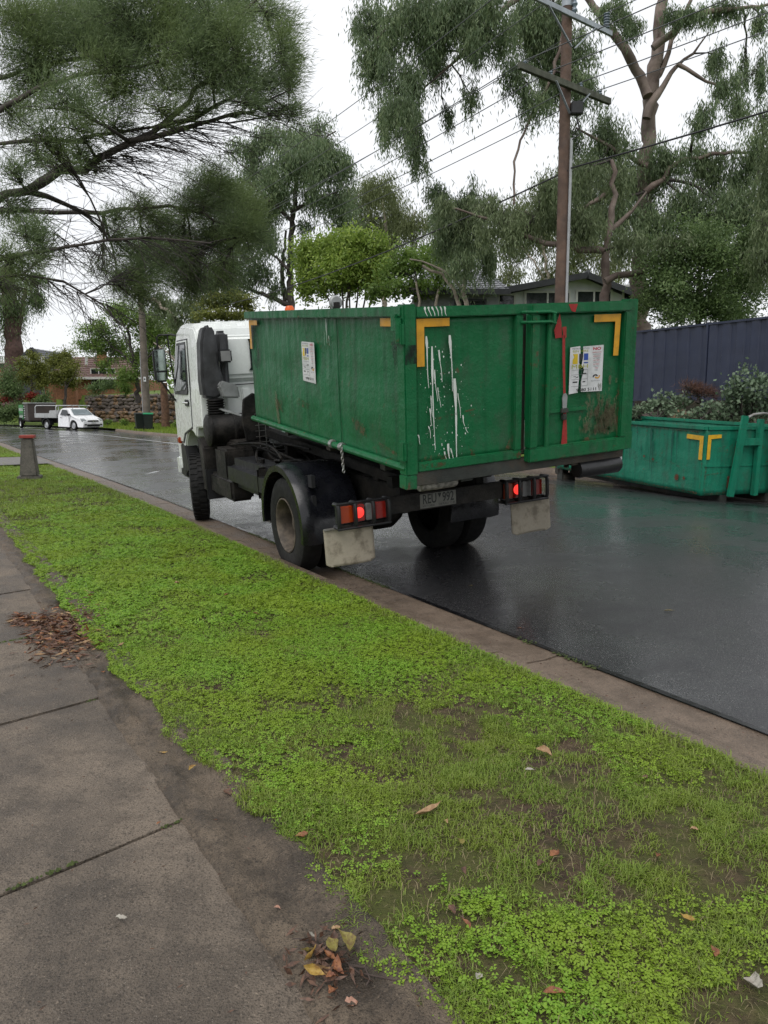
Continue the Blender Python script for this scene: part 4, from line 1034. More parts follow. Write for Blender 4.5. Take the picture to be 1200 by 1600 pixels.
for yb, yt, xo in ((-.52, -.64, -.02), (-1.43, -1.31, -.02)):
    MB().bar((-.10, yb, .0), (-.16, yt, 1.36), .13, .05, up=(1, 0, 0)).build('hook_frame_arm', T, M2, bevel=.006)
for y in (-1.06,): MB().box(-.12, -.03, y-.045, y+.045, .0, 1.30).build('hook_frame_post', T, M2, bevel=.006)
MB().box(-.13, -.06, -1.06, -.66, .86, .98).build('hook_frame_cross', T, M2, bevel=.006)
MB().tube([(-.15, -.66, 1.31), (-.19, -.78, 1.38), (-.2, -.97, 1.40), (-.19, -1.16, 1.38), (-.15, -1.30, 1.31)], .024, 10).build('lifting_bar', MT['steel'], M2)
MB().box(-.02, .03, -Wd2+.02, -.02, .50, .53).build('end_rib', T, M2, bevel=.004)
Mside2 = face((0, .024, 0), (-1, 0, 0), (0, 0, 1)); Mend2 = face((-.024, 0, 0), (0, -1, 0), (0, 0, 1))
flat([[(-.42, 1.03), (-.02, 1.02), (-.02, .62), (-.105, .62), (-.105, .945), (-.42, .955)]], Mside2, MT['tape_yellow'], 'reflective_tape', M2)
flat([[(.03, 1.035), (.31, 1.045), (.31, .985), (.10, .97), (.10, .63), (.03, .63)]], Mend2, MT['tape_yellow'], 'reflective_tape', M2)
st = flat([rect(-2.50, .43, -2.14, .86)], Mside2, MT['sticker'], 'sticker', M2)
put_text('9780 5111', face((2.46, .0255, .46), (-1, 0, 0), (0, 0, 1)), 0, 0, .06, MT['ink_black'], st, .28)
flat([[(-2.46, .56), (-2.2, .56), (-2.30, .62), (-2.38, .60)]], face((0, .0255, 0), (-1, 0, 0), (0, 0, 1)), MT['ink_black'], 'pictogram', st)
rust = []
for (u, v, s) in [(-.60, .27, .055), (-.42, .27, .03), (-1.25, .52, .03), (-1.5, .55, .03)]:
    rust.append([(u+s*(.7+.5*r_.random())*math.cos(t), v+s*(.7+.5*r_.random())*math.sin(t)) for t in np.linspace(0, 6.28, 11)[:-1]])
MT['rust'] = film('rust_patch', (.12, .045, .022), (12, 12, 9), .30, .52, .85, .95)
MT['stain_dark'] = film('water_stain', (.005, .100, .066), (9, 9, 2), .25, .5, .35, .85)
flat_each(rust, face((0, .0235, 0), (-1, 0, 0), (0, 0, 1)), MT['rust'], 'rust_patch', M2)
flat_each([drip(-1.95, 1.08, .45, .05, 61), drip(-1.75, 1.08, .70, .03, 62), drip(-1.35, 1.08, .30, .06, 63), drip(-1.28, .85, .10, .03, 64), drip(-.78, 1.08, .3, .06, 65), drip(-.66, 1.08, .45, .035, 66), drip(-1.6, .75, .4, .025, 67), drip(-1.75, .45, .1, .02, 68)], face((0, .0228, 0), (-1, 0, 0), (0, 0, 1)), MT['stain_dark'], 'water_stain', M2)
flat_each([[(.62, .93), (.72, .93), (.66, .55), (.60, .12), (.55, .3), (.57, .5)], [(.50, .34), (.60, .36), (.57, .1), (.50, .12)]], face((-.0245, 0, 0), (0, -1, 0), (0, 0, 1)), MT['rust'], 'rust_patch', M2)
flat_each([[(-4.3, .04), (-.05, .04), (-.05, .075), (-2.0, .06), (-4.3, .07)], [(-.035, .05), (-.005, .05), (-.005, .6), (-.03, .58)], [(-2.2, 1.10), (-.1, 1.09), (-.1, 1.065), (-2.2, 1.085)], [(-1.1, .62), (-.35, .40), (-.34, .385), (-1.1, .60)], [(-1.6, .50), (-1.0, .47), (-1.0, .455), (-1.6, .485)]], face((0, .0236, 0), (-1, 0, 0), (0, 0, 1)), MT['rust_film'], 'rust_patch', M2)
flat_each([[(.02, .05), (.05, .05), (.05, .6), (.02, .6)], [(.04, .38), (.5, .42), (.5, .40), (.04, .36)], [(.1, .78), (.42, .86), (.42, .845), (.1, .765)], [(.05, .03), (.55, .03), (.55, .08), (.05, .06)]], face((-.0246, 0, 0), (0, -1, 0), (0, 0, 1)), MT['rust_film'], 'rust_patch', M2)
# bits of rubble showing above the rim: load of soil
tag(sheet('soil_load', [[(a, b, .95 + .16*float(fbm(np.array([a*2.3]), np.array([b*2.3]), 3)[0])) for b in np.linspace(-Wd2+.02, -.02, 14)] for a in np.linspace(.02, L2-.02, 30)], MT['garden_soil']), 'brown soil and clippings filling the teal bin', 'soil', kind='stuff').matrix_world = Matrix.Translation(M2.location) @ M2.rotation_euler.to_matrix().to_4x4()
# ================================================================== poles and wires
MT['pole_wood'] = simple('treated_pole_timber', (.115, .072, .052), .8, var=.3, vs=3, bump=.4, bs=30, dirt=(.05, .035, .03), dirt_amt=.6, ds=2)
MT['arm_wood'] = simple('weathered_arm_timber', (.075, .08, .06), .85, var=.3, vs=5, bump=.4)
MT['galv'] = simple('galvanised_steel', (.30, .33, .36), .5, .3, var=.15)
MT['porcelain'] = simple('grey_insulator', (.16, .20, .24), .25, var=.1)
MT['wire'] = simple('overhead_wire', (.09, .095, .10), .5, .3)
MT['cable'] = simple('black_cable', (.018, .018, .02), .5)
MT['pvc'] = simple('grey_conduit', (.33, .34, .35), .5, var=.1)
PB = far_pt(20.0, 1.1); PX, PY = 4.47, 20.0
pole = empty('power_pole', (PX, PY, .2), label='brown timber power pole with two cross-arms behind the green bin', cat='power pole')
def pz(z): return z - .2
MB().tube([(0, 0, -.4), (.0, 0, 5), (-.06, 0, pz(11.35))], [.165, .145, .125], 20).build('pole_shaft', MT['pole_wood'], pole)
MB().lathe([(.13, 0), (.13, .16), (0, .17)], (-.06, 0, pz(11.22)), 'z', 20, False).build('pole_cap', MT['galv'], pole)
adir = Vector((5.53-3.04, 1.9, 0)).normalized()
def armpt(t, z, fwd=-.20):
    n_ = Vector((adir.y, -adir.x, 0)); return Vector((-.04, 0, pz(z))) + adir*t - n_*fwd*-1
lo = MB().bar(armpt(-1.85, 9.40, .19), armpt(1.50, 9.36, .19), .10, .15).build('timber_cross_arm', MT['arm_wood'], pole, bevel=.008)
hi = MB().bar(armpt(-1.78, 10.97, .19), armpt(1.45, 10.95, .19), .08, .12).build('steel_cross_arm', MT['galv'], pole, bevel=.006)
for s in (-.95, .8):
    MB().bar(armpt(s, 10.92, .22), armpt(0.06*np.sign(s), 10.25, .20), .05, .02).build('arm_brace', MT['galv'], hi)
for s in (-.65, .6):
    MB().bar(armpt(s, 9.33, .26), armpt(.05*np.sign(s), 8.75, .20), .05, .02).build('arm_brace', MT['galv'], lo)
def insulator(p, n=5, r=.055, h=.30):
    mb = MB(); pf = [(0, 0)]
    for k in range(n): pf += [(r*.55, h*k/n), (r, h*(k+.35)/n), (r*.95, h*(k+.55)/n), (r*.55, h*(k+.8)/n)]
    pf += [(0, h)]
    mb.lathe(pf, tuple(p), 'z', 16, False); return mb.build('insulator', MT['porcelain'], pole)
WPT = []
for t in (-1.68, 1.25):
    p = armpt(t, 11.01, .19); insulator(p, 6, .085, .38); WPT.append((p + Vector((0, 0, .38)), .011))
p = Vector((.10, -.10, pz(11.05))); insulator(p, 5, .07, .7); WPT.append((p + Vector((0, 0, .7)), .011))
for t in (-1.65, -.75, .35, 1.1):
    p = armpt(t, 9.435, .19); insulator(p, 2, .045, .12); WPT.append((p + Vector((0, 0, .12)), .012))
B('junction_box', 'black_plastic', pole, (.06, .34, -.30, -.10, pz(8.72), pz(9.0)), bevel=.015)
MB().tube([(.12, -.13, -.3), (.12, -.13, pz(8.2))], .035, 10).build('conduit', MT['pvc'], pole)
for k in range(3): MB().tube([(.2, -.2, pz(8.72)), (.22+.05*k, -.22, pz(8.5-.1*k)), (.12, -.15, pz(8.35-.1*k))], .014, 6).build('cable_loop', MT['cable'], pole)
# second pole down the street and the wires between
P2 = Vector((-15.3, 50.0, .15))
pole2 = empty('power_pole', P2, label='distant grey timber power pole standing behind the wheelie bins', cat='power pole')
MT['pole_grey'] = simple('grey_pole_timber', (.13, .11, .09), .85, var=.25, vs=3, bump=.3)
MB().tube([(0, 0, -.4), (-.05, 0, 6), (-.1, 0, 11.2)], [.235, .21, .17], 16).build('pole_shaft', MT['pole_grey'], pole2)
MB().box(-.06, .10, -.262, -.232, 3.05, 3.35).build('pole_tag', MT['sticker'], pole2); MB().box(-.02, .06, -.268, -.2625, 3.15, 3.25).build('pole_tag_mark', MT['ink_black'], pole2)
MB().tube([(-.26, 0, -.2), (-.29, 0, 5)], .03, 8).build('conduit', MT['pvc'], pole2)
a2 = Vector((.8, .6, 0))
for z, hw in ((10.7, 1.3), (9.3, 1.35)): MB().bar(a2*-hw + Vector((-.1, -.25, z)), a2*hw + Vector((-.1, -.25, z)), .1, .12).build('cross_arm', MT['arm_wood'], pole2)
def wire(p, q, sag, r, name='overhead_wire', label=None, group='overhead wires strung between the two power poles', mat='wire'):
    p, q = Vector(p), Vector(q); n = 30
    pts = [p.lerp(q, i/n) - Vector((0, 0, sag*4*(i/n)*(1-i/n))) for i in range(n+1)]
    mid = pts[0]; mb = MB().tube([v-mid for v in pts], r, 5)
    return mb.build(name, MT[mat], None, loc=mid, label=label, cat='wire', group=group)
base1 = Vector((PX, PY, .2))
ends2 = [-1.25, 1.1, -.1, -1.3, -.45, .35, 1.15]
NM = ['outermost high wire towards the truck', 'high wire on the ribbed insulator', 'topmost wire on the tall centre insulator', 'lower wire at the road end of the timber arm', 'lower wire second from the road end of the timber arm', 'lower wire just past the pole on the timber arm', 'lower wire at the garden end of the timber arm']
back = Vector((24.5, -8.5, 1.0))
for i, (p, r) in enumerate(WPT):
    z2 = 10.95 if i < 3 else 9.5
    q = P2 + a2*ends2[i] + Vector((-.1, -.25, z2 - .15))
    wire(base1 + p, q, .55, r, label='overhead ' + NM[i] + ', running down the street', group='overhead wires running down the street')
    d = Vector((15.5, -22.0, 0)); qq = base1 + p + d + adir*0 + Vector((0, 0, .3))
    wire(base1 + p, qq, .45, r, label='overhead ' + NM[i] + ', running towards the viewer', group='overhead wires running towards the viewer')
# heavy service cable
wire(base1 + Vector((.05, -.12, pz(7.45))), P2 + Vector((0, -.3, 7.2)), .9, .022, 'service_cable', 'thick black service cable sagging down the street below the wires', 'service cables on the power poles', 'cable')
wire(base1 + Vector((.1, -.12, pz(7.5))), base1 + Vector((15.5, -19.0, 8.6)), .4, .022, 'service_cable', 'thick black service cable rising towards the viewer from the near pole', 'service cables on the power poles', 'cable')

# ================================================================== bollard, wheelie bins, post
MT['bollard'] = mk_concrete('bollard_concrete', (.17, .155, .13), (.09, .085, .07), (.25, .24, .2), scale=3)
MT['red_cap'] = simple('faded_red_paint', (.34, .055, .04), .6, var=.2, vs=9)
bp = ground_pt(47, 748, .135)
bo = empty('bollard', bp, (0, 0, .3), label='tapered grey concrete bollard with a red top on the grass verge', cat='bollard')
B('foot', 'bollard', bo, (-.24, .24, -.2, .2, -.02, .07), bevel=.012)
b_ = MB().add([(x*s, y*s, z) for s, z in ((.185, .06), (.165, .3), (.115, .90)) for x, y in ((-1, -1), (1, -1), (1, 1), (-1, 1))], [(0,3,2,1),(8,9,10,11)] + [(k*4+j, k*4+(j+1) % 4, (k+1)*4+(j+1) % 4, (k+1)*4+j) for k in (0, 1) for j in range(4)]).build('shaft', MT['bollard'], bo, bevel=.03, seg=2)
B('cap', 'red_cap', bo, (-.155, .155, -.155, .155, .89, .955), bevel=.012)
MT['bin_dark'] = simple('dark_green_plastic', (.010, .016, .014), .5, var=.2)
MT['lid_green'] = simple('green_lid_plastic', (.01, .22, .09), .4, var=.1)
MT['lid_dark'] = simple('black_lid_plastic', (.014, .016, .016), .4, var=.2)
def wheelie(x, y, yaw, lid, label):
    o = empty('wheelie_bin', (x, y, .17), (0, 0, yaw), label=label, cat='wheelie bin', group='wheelie bins on the far lawn')
    vs = [(a*sx, b*sy + oy, z) for sx, sy, oy, z in ((.22, .25, .02, .05), (.285, .34, 0, .93), (.295, .35, 0, .97)) for a, b in ((-1, -1), (1, -1), (1, 1), (-1, 1))]
    MB().add(vs, [(0,3,2,1),(8,9,10,11)] + [(k*4+j, k*4+(j+1) % 4, (k+1)*4+(j+1) % 4, (k+1)*4+j) for k in (0, 1) for j in range(4)]).build('body', MT['bin_dark'], o, bevel=.025)
    MB().prism([(-.38, .965), (-.38, 1.0), (-.2, 1.06), (.2, 1.075), (.40, 1.03), (.40, .975)], -.31, .31, 'yz').build('lid', MT[lid], o, bevel=.02)
    MB().tube([(-.25, .40, .98), (.25, .40, .98)], .018, 8).build('handle', MT['bin_dark'], o)
    for s in (-1, 1): MB().lathe([(0, -.03), (.10, -.03), (.10, .03), (0, .03)], (s*.27, .28, .10), 'x', 16, False).build('wheel', MT['tyre'], o)
    return o
wheelie(-14.62, 48.0, R(14), 'lid_green', 'dark wheelie bin with a bright green lid')
wheelie(-15.35, 48.6, R(26), 'lid_dark', 'dark wheelie bin with a black lid, half behind the green-lidded one')
MT['log'] = simple('rough_log', (.12, .065, .04), .9, var=.4, vs=5, bump=.8, bs=20)
lg = ground_pt(259, 668, .2)
tag(MB().tube([(0, 0, -.2), (.02, 0, 1.0), (-.03, 0, 2.3), (.0, 0, 3.0)], [.30, .27, .25, .22], 12).build('timber_post', MT['log'], None, loc=lg), 'thick rough red-brown timber post in front of the stone steps', 'post')

# ================================================================== white utility and trailer
MT['ute_white'] = simple('white_car_paint', (.80, .81, .82), .25, var=.03, coat=.5)
MT['alloy'] = simple('alloy_wheel', (.45, .46, .47), .35, .6, var=.1)
MT['head_lamp'] = simple('headlamp_glass', (.35, .37, .38), .12, .2, var=.2)
MT['screen'] = simple('windscreen_glass', (.20, .24, .26), .08, .0, var=.1, spec=.8)
MT['tray'] = simple('aluminium_tray', (.46, .47, .47), .45, .4, var=.12)
hd = Vector((.84, -.54, 0)); uy = math.atan2(hd.y, hd.x)
ut = empty('utility_vehicle', (-20.0, 51.7, road_z(-20, 51.7)), (0, 0, uy), label='white tray-back utility parked at the kerb towing a box trailer', cat='utility')
# origin under the front axle; x forward, y left
up_ = [(-1.05, .30), (-1.05, .62), (-1.02, .98), (-.75, 1.40), (-.40, 1.48), (-.05, 1.46), (.0, 1.44), (.0, .30)]
side = [(.86, .20), (.90, .45), (.84, .66), (.55, .80), (-.15, .98), (-.62, 1.38), (-.90, 1.47), (-1.30, 1.47), (-1.50, 1.42), (-1.62, 1.0), (-1.64, .22), (-.40, .20), (-.40, .30)] + arc(0, .31, .37, 180, 0, 10) + [(.40, .20)]
mb = MB(); n = len(side); vs = []
for y, k in ((-.90, 1), (-.80, 0), (.80, 0), (.90, 1)):
    for x, z in side:
        tw = 1 - .22*max(0, (z-.95)/.5); nose = 1 - .16*max(0, (x-.2)/.7)
        vs.append((x, y*tw*nose, z - (.03*k if z > .7 else 0)))
fs = [(i*n+j, i*n+(j+1) % n, (i+1)*n+(j+1) % n, (i+1)*n+j) for i in range(3) for j in range(n)] + [tuple(range(n)), tuple(3*n+j for j in range(n))[::-1]]
body = mb.add(vs, fs).build('body', MT['ute_white'], ut, bevel=.03, seg=3, ang=40)
MB().add([(-.13, -.73, 1.0), (-.13, .73, 1.0), (-.60, .60, 1.37), (-.60, -.60, 1.37)], [(0, 1, 2, 3)]).build('windscreen', MT['screen'], ut, loc=(.02, 0, .012))
for s in (-1, 1):
    MB().add([(-.42, s*.905*(1-.02), 1.0), (-.75, s*.80, 1.33), (-1.28, s*.78, 1.35), (-1.38, s*.885, 1.0)], [(0, 1, 2, 3)]).build('side_window', MT['glass_dark'], ut, loc=(0, 0, .0))
    B('wing_mirror', 'black_plastic', ut, (-.40, -.26, *sorted((s*.90, s*1.06)), .96, 1.09), bevel=.02)
    MB().prism([(.83, .55), (.86, .66), (.62, .78), (.52, .76), (.60, .62)], *sorted((s*.50, s*.80)), 'xz').build('headlamp', MT['head_lamp'], ut, bevel=.02)
    B('fog_lamp_recess', 'black_plastic', ut, (.84, .905, *sorted((s*.50, s*.68)), .34, .42), bevel=.01)
    B('door_seam', 'black_plastic', ut, (-.43, -.42, *sorted((s*.88, s*.908)), .30, .98), bevel=0); 
    B('door_handle', 'chrome', ut, (-1.35, -1.2, *sorted((s*.89, s*.925)), .82, .86), bevel=.006)
    B('sill', 'black_plastic', ut, (-1.6, -.4, *sorted((s*.80, s*.885)), .16, .24), bevel=.01)
B('grille', 'black_plastic', ut, (.84, .895, -.42, .42, .56, .66), bevel=.02); B('grille', 'black_plastic', ut, (.85, .925, -.48, .48, .26, .40), bevel=.02)
MB().lathe([(0, .0), (.07, 0), (.07, .03), (0, .03)], (.875, 0, .61), 'x', 16, False).build('badge', MT['chrome'], ut, sc=(1, 1, 1))
B('number_plate', 'sticker', ut, (.925, .935, -.19, .19, .40, .52), bevel=.003)
def small_wheel(x, y, r=.32):
    w_ = empty('wheel'); w_.parent = ut; s = 1 if y > 0 else -1
    MB().lathe([(q, y+s*h) for q, h in ((.21, -.08), (r-.02, -.10), (r, -.07), (r, .07), (r-.02, .10), (.21, .09))], (x, 0, r), 'y', 28, False).build('tyre', MT['tyre'], w_)
    MB().lathe([(.215, y+s*.085), (.20, y+s*.05), (.06, y+s*.075), (0, y+s*.08)], (x, 0, r), 'y', 28, False).build('rim', MT['alloy'], w_)
for x in (0, -2.95):
    for s in (1, -1): small_wheel(x, s*.80)
B('tray_floor', 'tray', ut, (-4.15, -1.72, -.93, .93, .80, .86), bevel=.006); B('chassis_beam', 'chassis', ut, (-4.1, -1.6, -.5, .5, .45, .78))
for s in (-1, 1): B('tray_side', 'tray', ut, (-4.15, -1.75, *sorted((s*.90, s*.935)), .861, 1.10), bevel=.006)
B('tray_tailgate', 'tray', ut, (-4.18, -4.151, -.93, .93, .80, 1.10), bevel=.006)
for x in (-1.78, -4.1):
    MB().tube([(x, -.90, .86), (x, -.90, 1.52), (x, -.80, 1.62), (x, .80, 1.62), (x, .90, 1.52), (x, .90, .86)], .035, 8).build('ladder_rack', MT['tray'], ut)
for s in (-1, 1): MB().tube([(-4.1, s*.78, 1.62), (-.35, s*.70, 1.62)], .03, 8).build('rack_rail', MT['tray'], ut)
MB().tube([(-.4, -.6, 1.62), (-.4, .6, 1.62)], .03, 8).tube([(-.4, -.55, 1.62), (-.5, -.55, 1.40)], .02, 6).tube([(-.4, .55, 1.62), (-.5, .55, 1.40)], .02, 6).build('rack_front_bar', MT['tray'], ut)
B('tray_tool_box', 'tray', ut, (-2.9, -1.85, -.7, .7, .87, 1.30), bevel=.05)
for x in (-2.95,):
    for s in (-1, 1): MB().prism(arc(x, .32, .46, 0, 180, 12) + arc(x, .32, .42, 180, 0, 12), *sorted((s*.62, s*.92)), 'xz').build('tray_mudguard', MT['black_plastic'], ut)
tr = empty('box_trailer', Vector((-25.0, 55.95, road_z(-24, 55))), (0, 0, math.atan2(-.80, .60)), label='dark brown box trailer with a green sign board behind the white utility', cat='trailer')
MT['trailer_brown'] = simple('brown_trailer_panel', (.055, .042, .036), .6, var=.2, vs=3)
MT['sign_green'] = simple('green_sign_panel', (.02, .20, .035), .5, var=.3, vs=3)
MT['sign_dark'] = simple('dark_green_sign_band', (.01, .10, .025), .5, var=.1)
B('box', 'trailer_brown', tr, (-.10, 1.15, -.92, .92, .55, 1.75), bevel=.015)
B('lid', 'tray', tr, (-.16, 1.22, -.98, .98, 1.75, 1.81), bevel=.015)
B('frame', 'chassis', tr, (-1.6, 1.3, -.85, .85, .45, .55), (1.3, 3.0, -.05, .05, .44, .52), bevel=.005)
for k in range(6): B('louvre', 'tray', tr, (-.06, .28, -.945, -.921, .72+.16*k, .79+.16*k), bevel=.004)
sg = B('sign_board', 'sign_green', tr, (-1.50, -.13, -.97, -.94, .62, 1.66), bevel=.004)
B('sign_support', 'chassis', tr, (-1.45, -1.39, -.939, -.88, .5, 1.6), (-.35, -.29, -.939, -.88, .5, 1.6)); B('sign_deck', 'chassis', tr, (-1.55, -.10, -.95, .9, .46, .60))
Msg = face((-1.47, -.9725, .64), (1, 0, 0), (0, 0, 1))
flat([rect(0, 0, 1.32, .42)], face((-1.47, -.9715, .64), (1, 0, 0), (0, 0, 1)), MT['sign_dark'], 'sign_band', sg)
put_text('SHRUB LINE', Msg, .08, .60, .26, MT['sticker'], sg, 1.16, .012); put_text('0418 2000', Msg, .18, .12, .20, MT['sticker'], sg, .98, .01)
for s in (-1, 1):
    w_ = empty('wheel'); w_.parent = tr
    MB().lathe([(q, s*(.98+h)) for q, h in ((.2, -.08), (.30, -.10), (.32, -.06), (.32, .06), (.30, .09), (.2, .08))], (-.80, 0, .32), 'y', 28, False).build('tyre', MT['tyre'], w_)
    MB().lathe([(.205, s*1.055), (.19, s*1.02), (.05, s*1.06), (0, s*1.06)], (-.80, 0, .32), 'y', 28, False).build('rim', MT['alloy'], w_)
    MB().prism(arc(-.80, .32, .42, 0, 180, 12) + arc(-.80, .32, .38, 180, 0, 12), *sorted((s*.82, s*1.1)), 'xz').build('mudguard', MT['chassis'], tr)

# ================================================================== houses
MT['wall_white'] = simple('white_weatherboard', (.55, .57, .58), .6, var=.05)
MT['wall_grey'] = simple('grey_render', (.24, .25, .26), .7, var=.1)
MT['roof_grey'] = simple('grey_roof_tile', (.13, .135, .145), .5, var=.25, vs=5)
MT['fascia'] = simple('charcoal_fascia', (.035, .038, .042), .5)
MT['brick'] = simple('orange_brick', (.28, .13, .065), .8, var=.25, vs=9, bump=.3)
MT['roof_brown'] = simple('brown_roof_tile', (.13, .075, .062), .7, var=.25, vs=5)
MT['roof_blue'] = simple('slate_blue_roof', (.075, .08, .095), .6, var=.15)
MT['trim_white'] = simple('white_trim', (.52, .52, .50), .6, var=.08)
def tiled(name, p00, p10, p01, p11, nu, nv, mat, parent, lift=.035):
    """roof plane made of separate courses: p00-p10 eave, p01-p11 ridge"""
    p00, p10, p01, p11 = map(Vector, (p00, p10, p01, p11)); nrm = (p10-p00).cross(p01-p00).normalized()
    if nrm.z < 0: nrm = -nrm
    for j in range(nv):
        mb = MB(); a, b = j/nv, (j+1.12)/nv
        l0, r0 = p00.lerp(p01, a), p10.lerp(p11, a); l1, r1 = p00.lerp(p01, min(b, 1)), p10.lerp(p11, min(b, 1))
        vs = []
        for i in range(nu*3+1):
            t = i/(nu*3); wv = .022*math.sin(i*2*math.pi/3)
            vs += [l0.lerp(r0, t)+nrm*(lift+wv), l1.lerp(r1, t)+nrm*(.004+wv), l0.lerp(r0, t)+nrm*(wv-.0)]
        fs = [(i*3, (i+1)*3, (i+1)*3+1, i*3+1) for i in range(nu*3)] + [(i*3+2, (i+1)*3+2, (i+1)*3, i*3) for i in range(nu*3)]
        mb.add(vs, fs).build('tile_course', mat, parent, ang=50)
def window(parent, M, u0, v0, u1, v1, frame='trim_white', bars=1):
    fr = MB()
    def bx(a, b, c, d): fr.add([M @ Vector(q) for q in ((a, b, 0), (c, b, 0), (c, d, 0), (a, d, 0), (a, b, .06), (c, b, .06), (c, d, .06), (a, d, .06))], [(0,3,2,1),(4,5,6,7),(0,1,5,4),(1,2,6,5),(2,3,7,6),(3,0,4,7)])
    bx(u0, v0, u1, v0+.08); bx(u0, v1-.08, u1, v1); bx(u0, v0+.081, u0+.08, v1-.081); bx(u1-.08, v0+.081, u1, v1-.081)
    for k in range(bars): m = u0+(u1-u0)*(k+1)/(bars+1); bx(m-.035, v0+.081, m+.035, v1-.081)
    f = fr.build('window', MT[frame], parent)
    flat([rect(u0+.02, v0+.02, u1-.02, v1-.02)], M @ Matrix.Translation((0, 0, .025)), MT['glass_dark'], 'pane', f)
    return f
h1 = empty('house', (7.5, 33, 2.45), label='white gabled house with grey tiled roof beyond the blue fence', cat='house')
o = Vector(h1.location)
def hp_(px, py, Y): return Vector(at(px, py, Y)) - o + Vector((0, 0, .25))
eL, ap, eR = hp_(785, 462, 32), hp_(918, 438, 32), hp_(1010, 474, 32)
bk = Vector((1.2, 11, 0))
MB().add([(eL.x+.35, eL.y+.4, -.5), (eR.x-.3, eR.y+.4, -.5), (eR.x-.3, eR.y+.4, eR.z-.12), (ap.x, ap.y+.4, ap.z-.12), (eL.x+.35, eL.y+.4, eL.z-.12)] + [(eL.x+.35+bk.x, 10.8, -.5), (eR.x-.3+bk.x, 10.8, -.5), (eR.x-.3+bk.x, 10.8, eR.z-.12), (ap.x+bk.x, 10.8, ap.z-.12), (eL.x+.35+bk.x, 10.8, eL.z-.12)], [(0,1,2,3,4), (9,8,7,6,5), (0,5,6,1), (1,6,7,2), (4,9,5,0)]).build('wall', MT['wall_white'], h1, smooth=False)
rf = empty('roof'); rf.parent = h1
tiled('t', eL, eL+bk, ap, ap+bk, 16, 12, MT['roof_grey'], rf); tiled('t', eR, eR+bk, ap, ap+bk, 16, 12, MT['roof_grey'], rf)
for a, b in ((eL, ap), (ap, eR)):
    MB().bar(a+Vector((0, -.05, -.05)), b+Vector((0, -.05, -.05)), .05, .24).build('fascia', MT['fascia'], rf)
MB().tube([ap+Vector((0, -.05, .06)), ap+bk+Vector((0, 0, .06))], .10, 8).build('ridge_cap', MT['roof_grey'], rf)
Mw = face((0, eL.y+.395, 0), (1, 0, 0), (0, 0, 1))
for (x0, x1, y0, y1) in ((-2.25, -.35, 3.0, 3.95), (-.15, 1.35, 3.0, 4.0), (1.75, 2.5, 3.0, 4.2), (-4, -2.6, 3.0, 3.85)): window(h1, Mw, x0+.5, y0-.1, x1+.5, y1-.05, 'trim_white', 1)
# left wing
wL, wA, wR = hp_(640, 470, 31), hp_(722, 424, 36), hp_(800, 462, 31)
MB().box(wL.x+.2, wR.x-.4, -1.2, 6, -.5, wR.z-.05).build('wing_wall', MT['wall_grey'], h1, smooth=False)
rg1, rg2 = Vector((wL.x+1.0, 4.5, wA.z)), Vector((wA.x+.3, 4.5, wA.z))
tiled('t', Vector((wL.x-.3, -1.7, wR.z)), Vector((wR.x, -1.7, wR.z)), rg1, rg2+Vector((1.0, 0, 0)), 14, 10, MT['roof_grey'], rf)
MB().bar((wL.x-.3, -1.72, wR.z-.05), (wR.x, -1.72, wR.z-.05), .06, .22).build('fascia', MT['fascia'], rf)
Mw2 = face((0, -1.21, 0), (1, 0, 0), (0, 0, 1)); window(h1, Mw2, wR.x-2.2, 2.6, wR.x-.9, 3.5, 'fascia', 1)

h2 = empty('brick_house', (-27.5, 68, 3.0), label='orange brick house with brown tiled roof and chimney above the stone wall', cat='house')
o = Vector(h2.location)
def q_(px, py, Y): return Vector(at(px, py, Y)) - o
a0, a1 = q_(95, 590, 68), q_(215, 596, 66)
MB().box(a0.x-1.0, a1.x-1.0, .6, 9, -.8, a0.z-.05).build('wall', MT['brick'], h2, smooth=False)
rf2 = empty('roof'); rf2.parent = h2
tiled('t', (a0.x-1.4, -.2, a0.z), (a1.x, -.2, a0.z), (a0.x-.6, 4.8, q_(110, 558, 73).z), (a1.x-3.2, 4.8, q_(110, 558, 73).z), 18, 10, MT['roof_brown'], rf2, .05)
MB().bar((a0.x-1.4, -.25, a0.z-.05), (a1.x, -.25, a0.z-.05), .05, .2).build('fascia', MT['trim_white'], rf2)
ch = q_(161, 572, 71)
cm = MB().box(ch.x-.42, ch.x+.30, ch.y-.3, ch.y+.3, ch.z-1.6, q_(161, 550, 71).z).build('chimney', MT['brick'], rf2, bevel=.02)
MB().box(ch.x-.9, ch.x+.95, ch.y-.5, ch.y+.6, q_(161, 550, 71).z+.002, q_(161, 545, 71).z).build('chimney_cap', MT['trim_white'], cm, bevel=.02)
MB().tube([q_(135, 570, 70), q_(135, 556, 70)], .13, 8).build('vent_pipe', MT['trim_white'], rf2)
for px0, px1, yy in ((74, 84, 66), (105, 119, 65)):
    p0, p1 = q_(px0, 634, yy), q_(px1, 596, yy); MB().box(p0.x, p1.x, p0.y-.3, p0.y+.3, p0.z-1, p1.z).build('brick_pillar', MT['brick'], h2, bevel=.01)
Mw3 = face((0, .59, 0), (1, 0, 0), (0, 0, 1)); window(h2, Mw3, a0.x+2.4, .4, a0.x+4.6, 1.9, 'trim_white', 2); window(h2, Mw3, a0.x-.3, .4, a0.x+.9, 1.9, 'trim_white', 0)
h3 = empty('house', (-34, 74, 3.4), label='blue-grey gabled house with a white balustrade behind the left-hand trees', cat='house')
o = Vector(h3.location)
g0, g1, ga = q_(30, 563, 74), q_(72, 562, 74), q_(53, 545, 74)
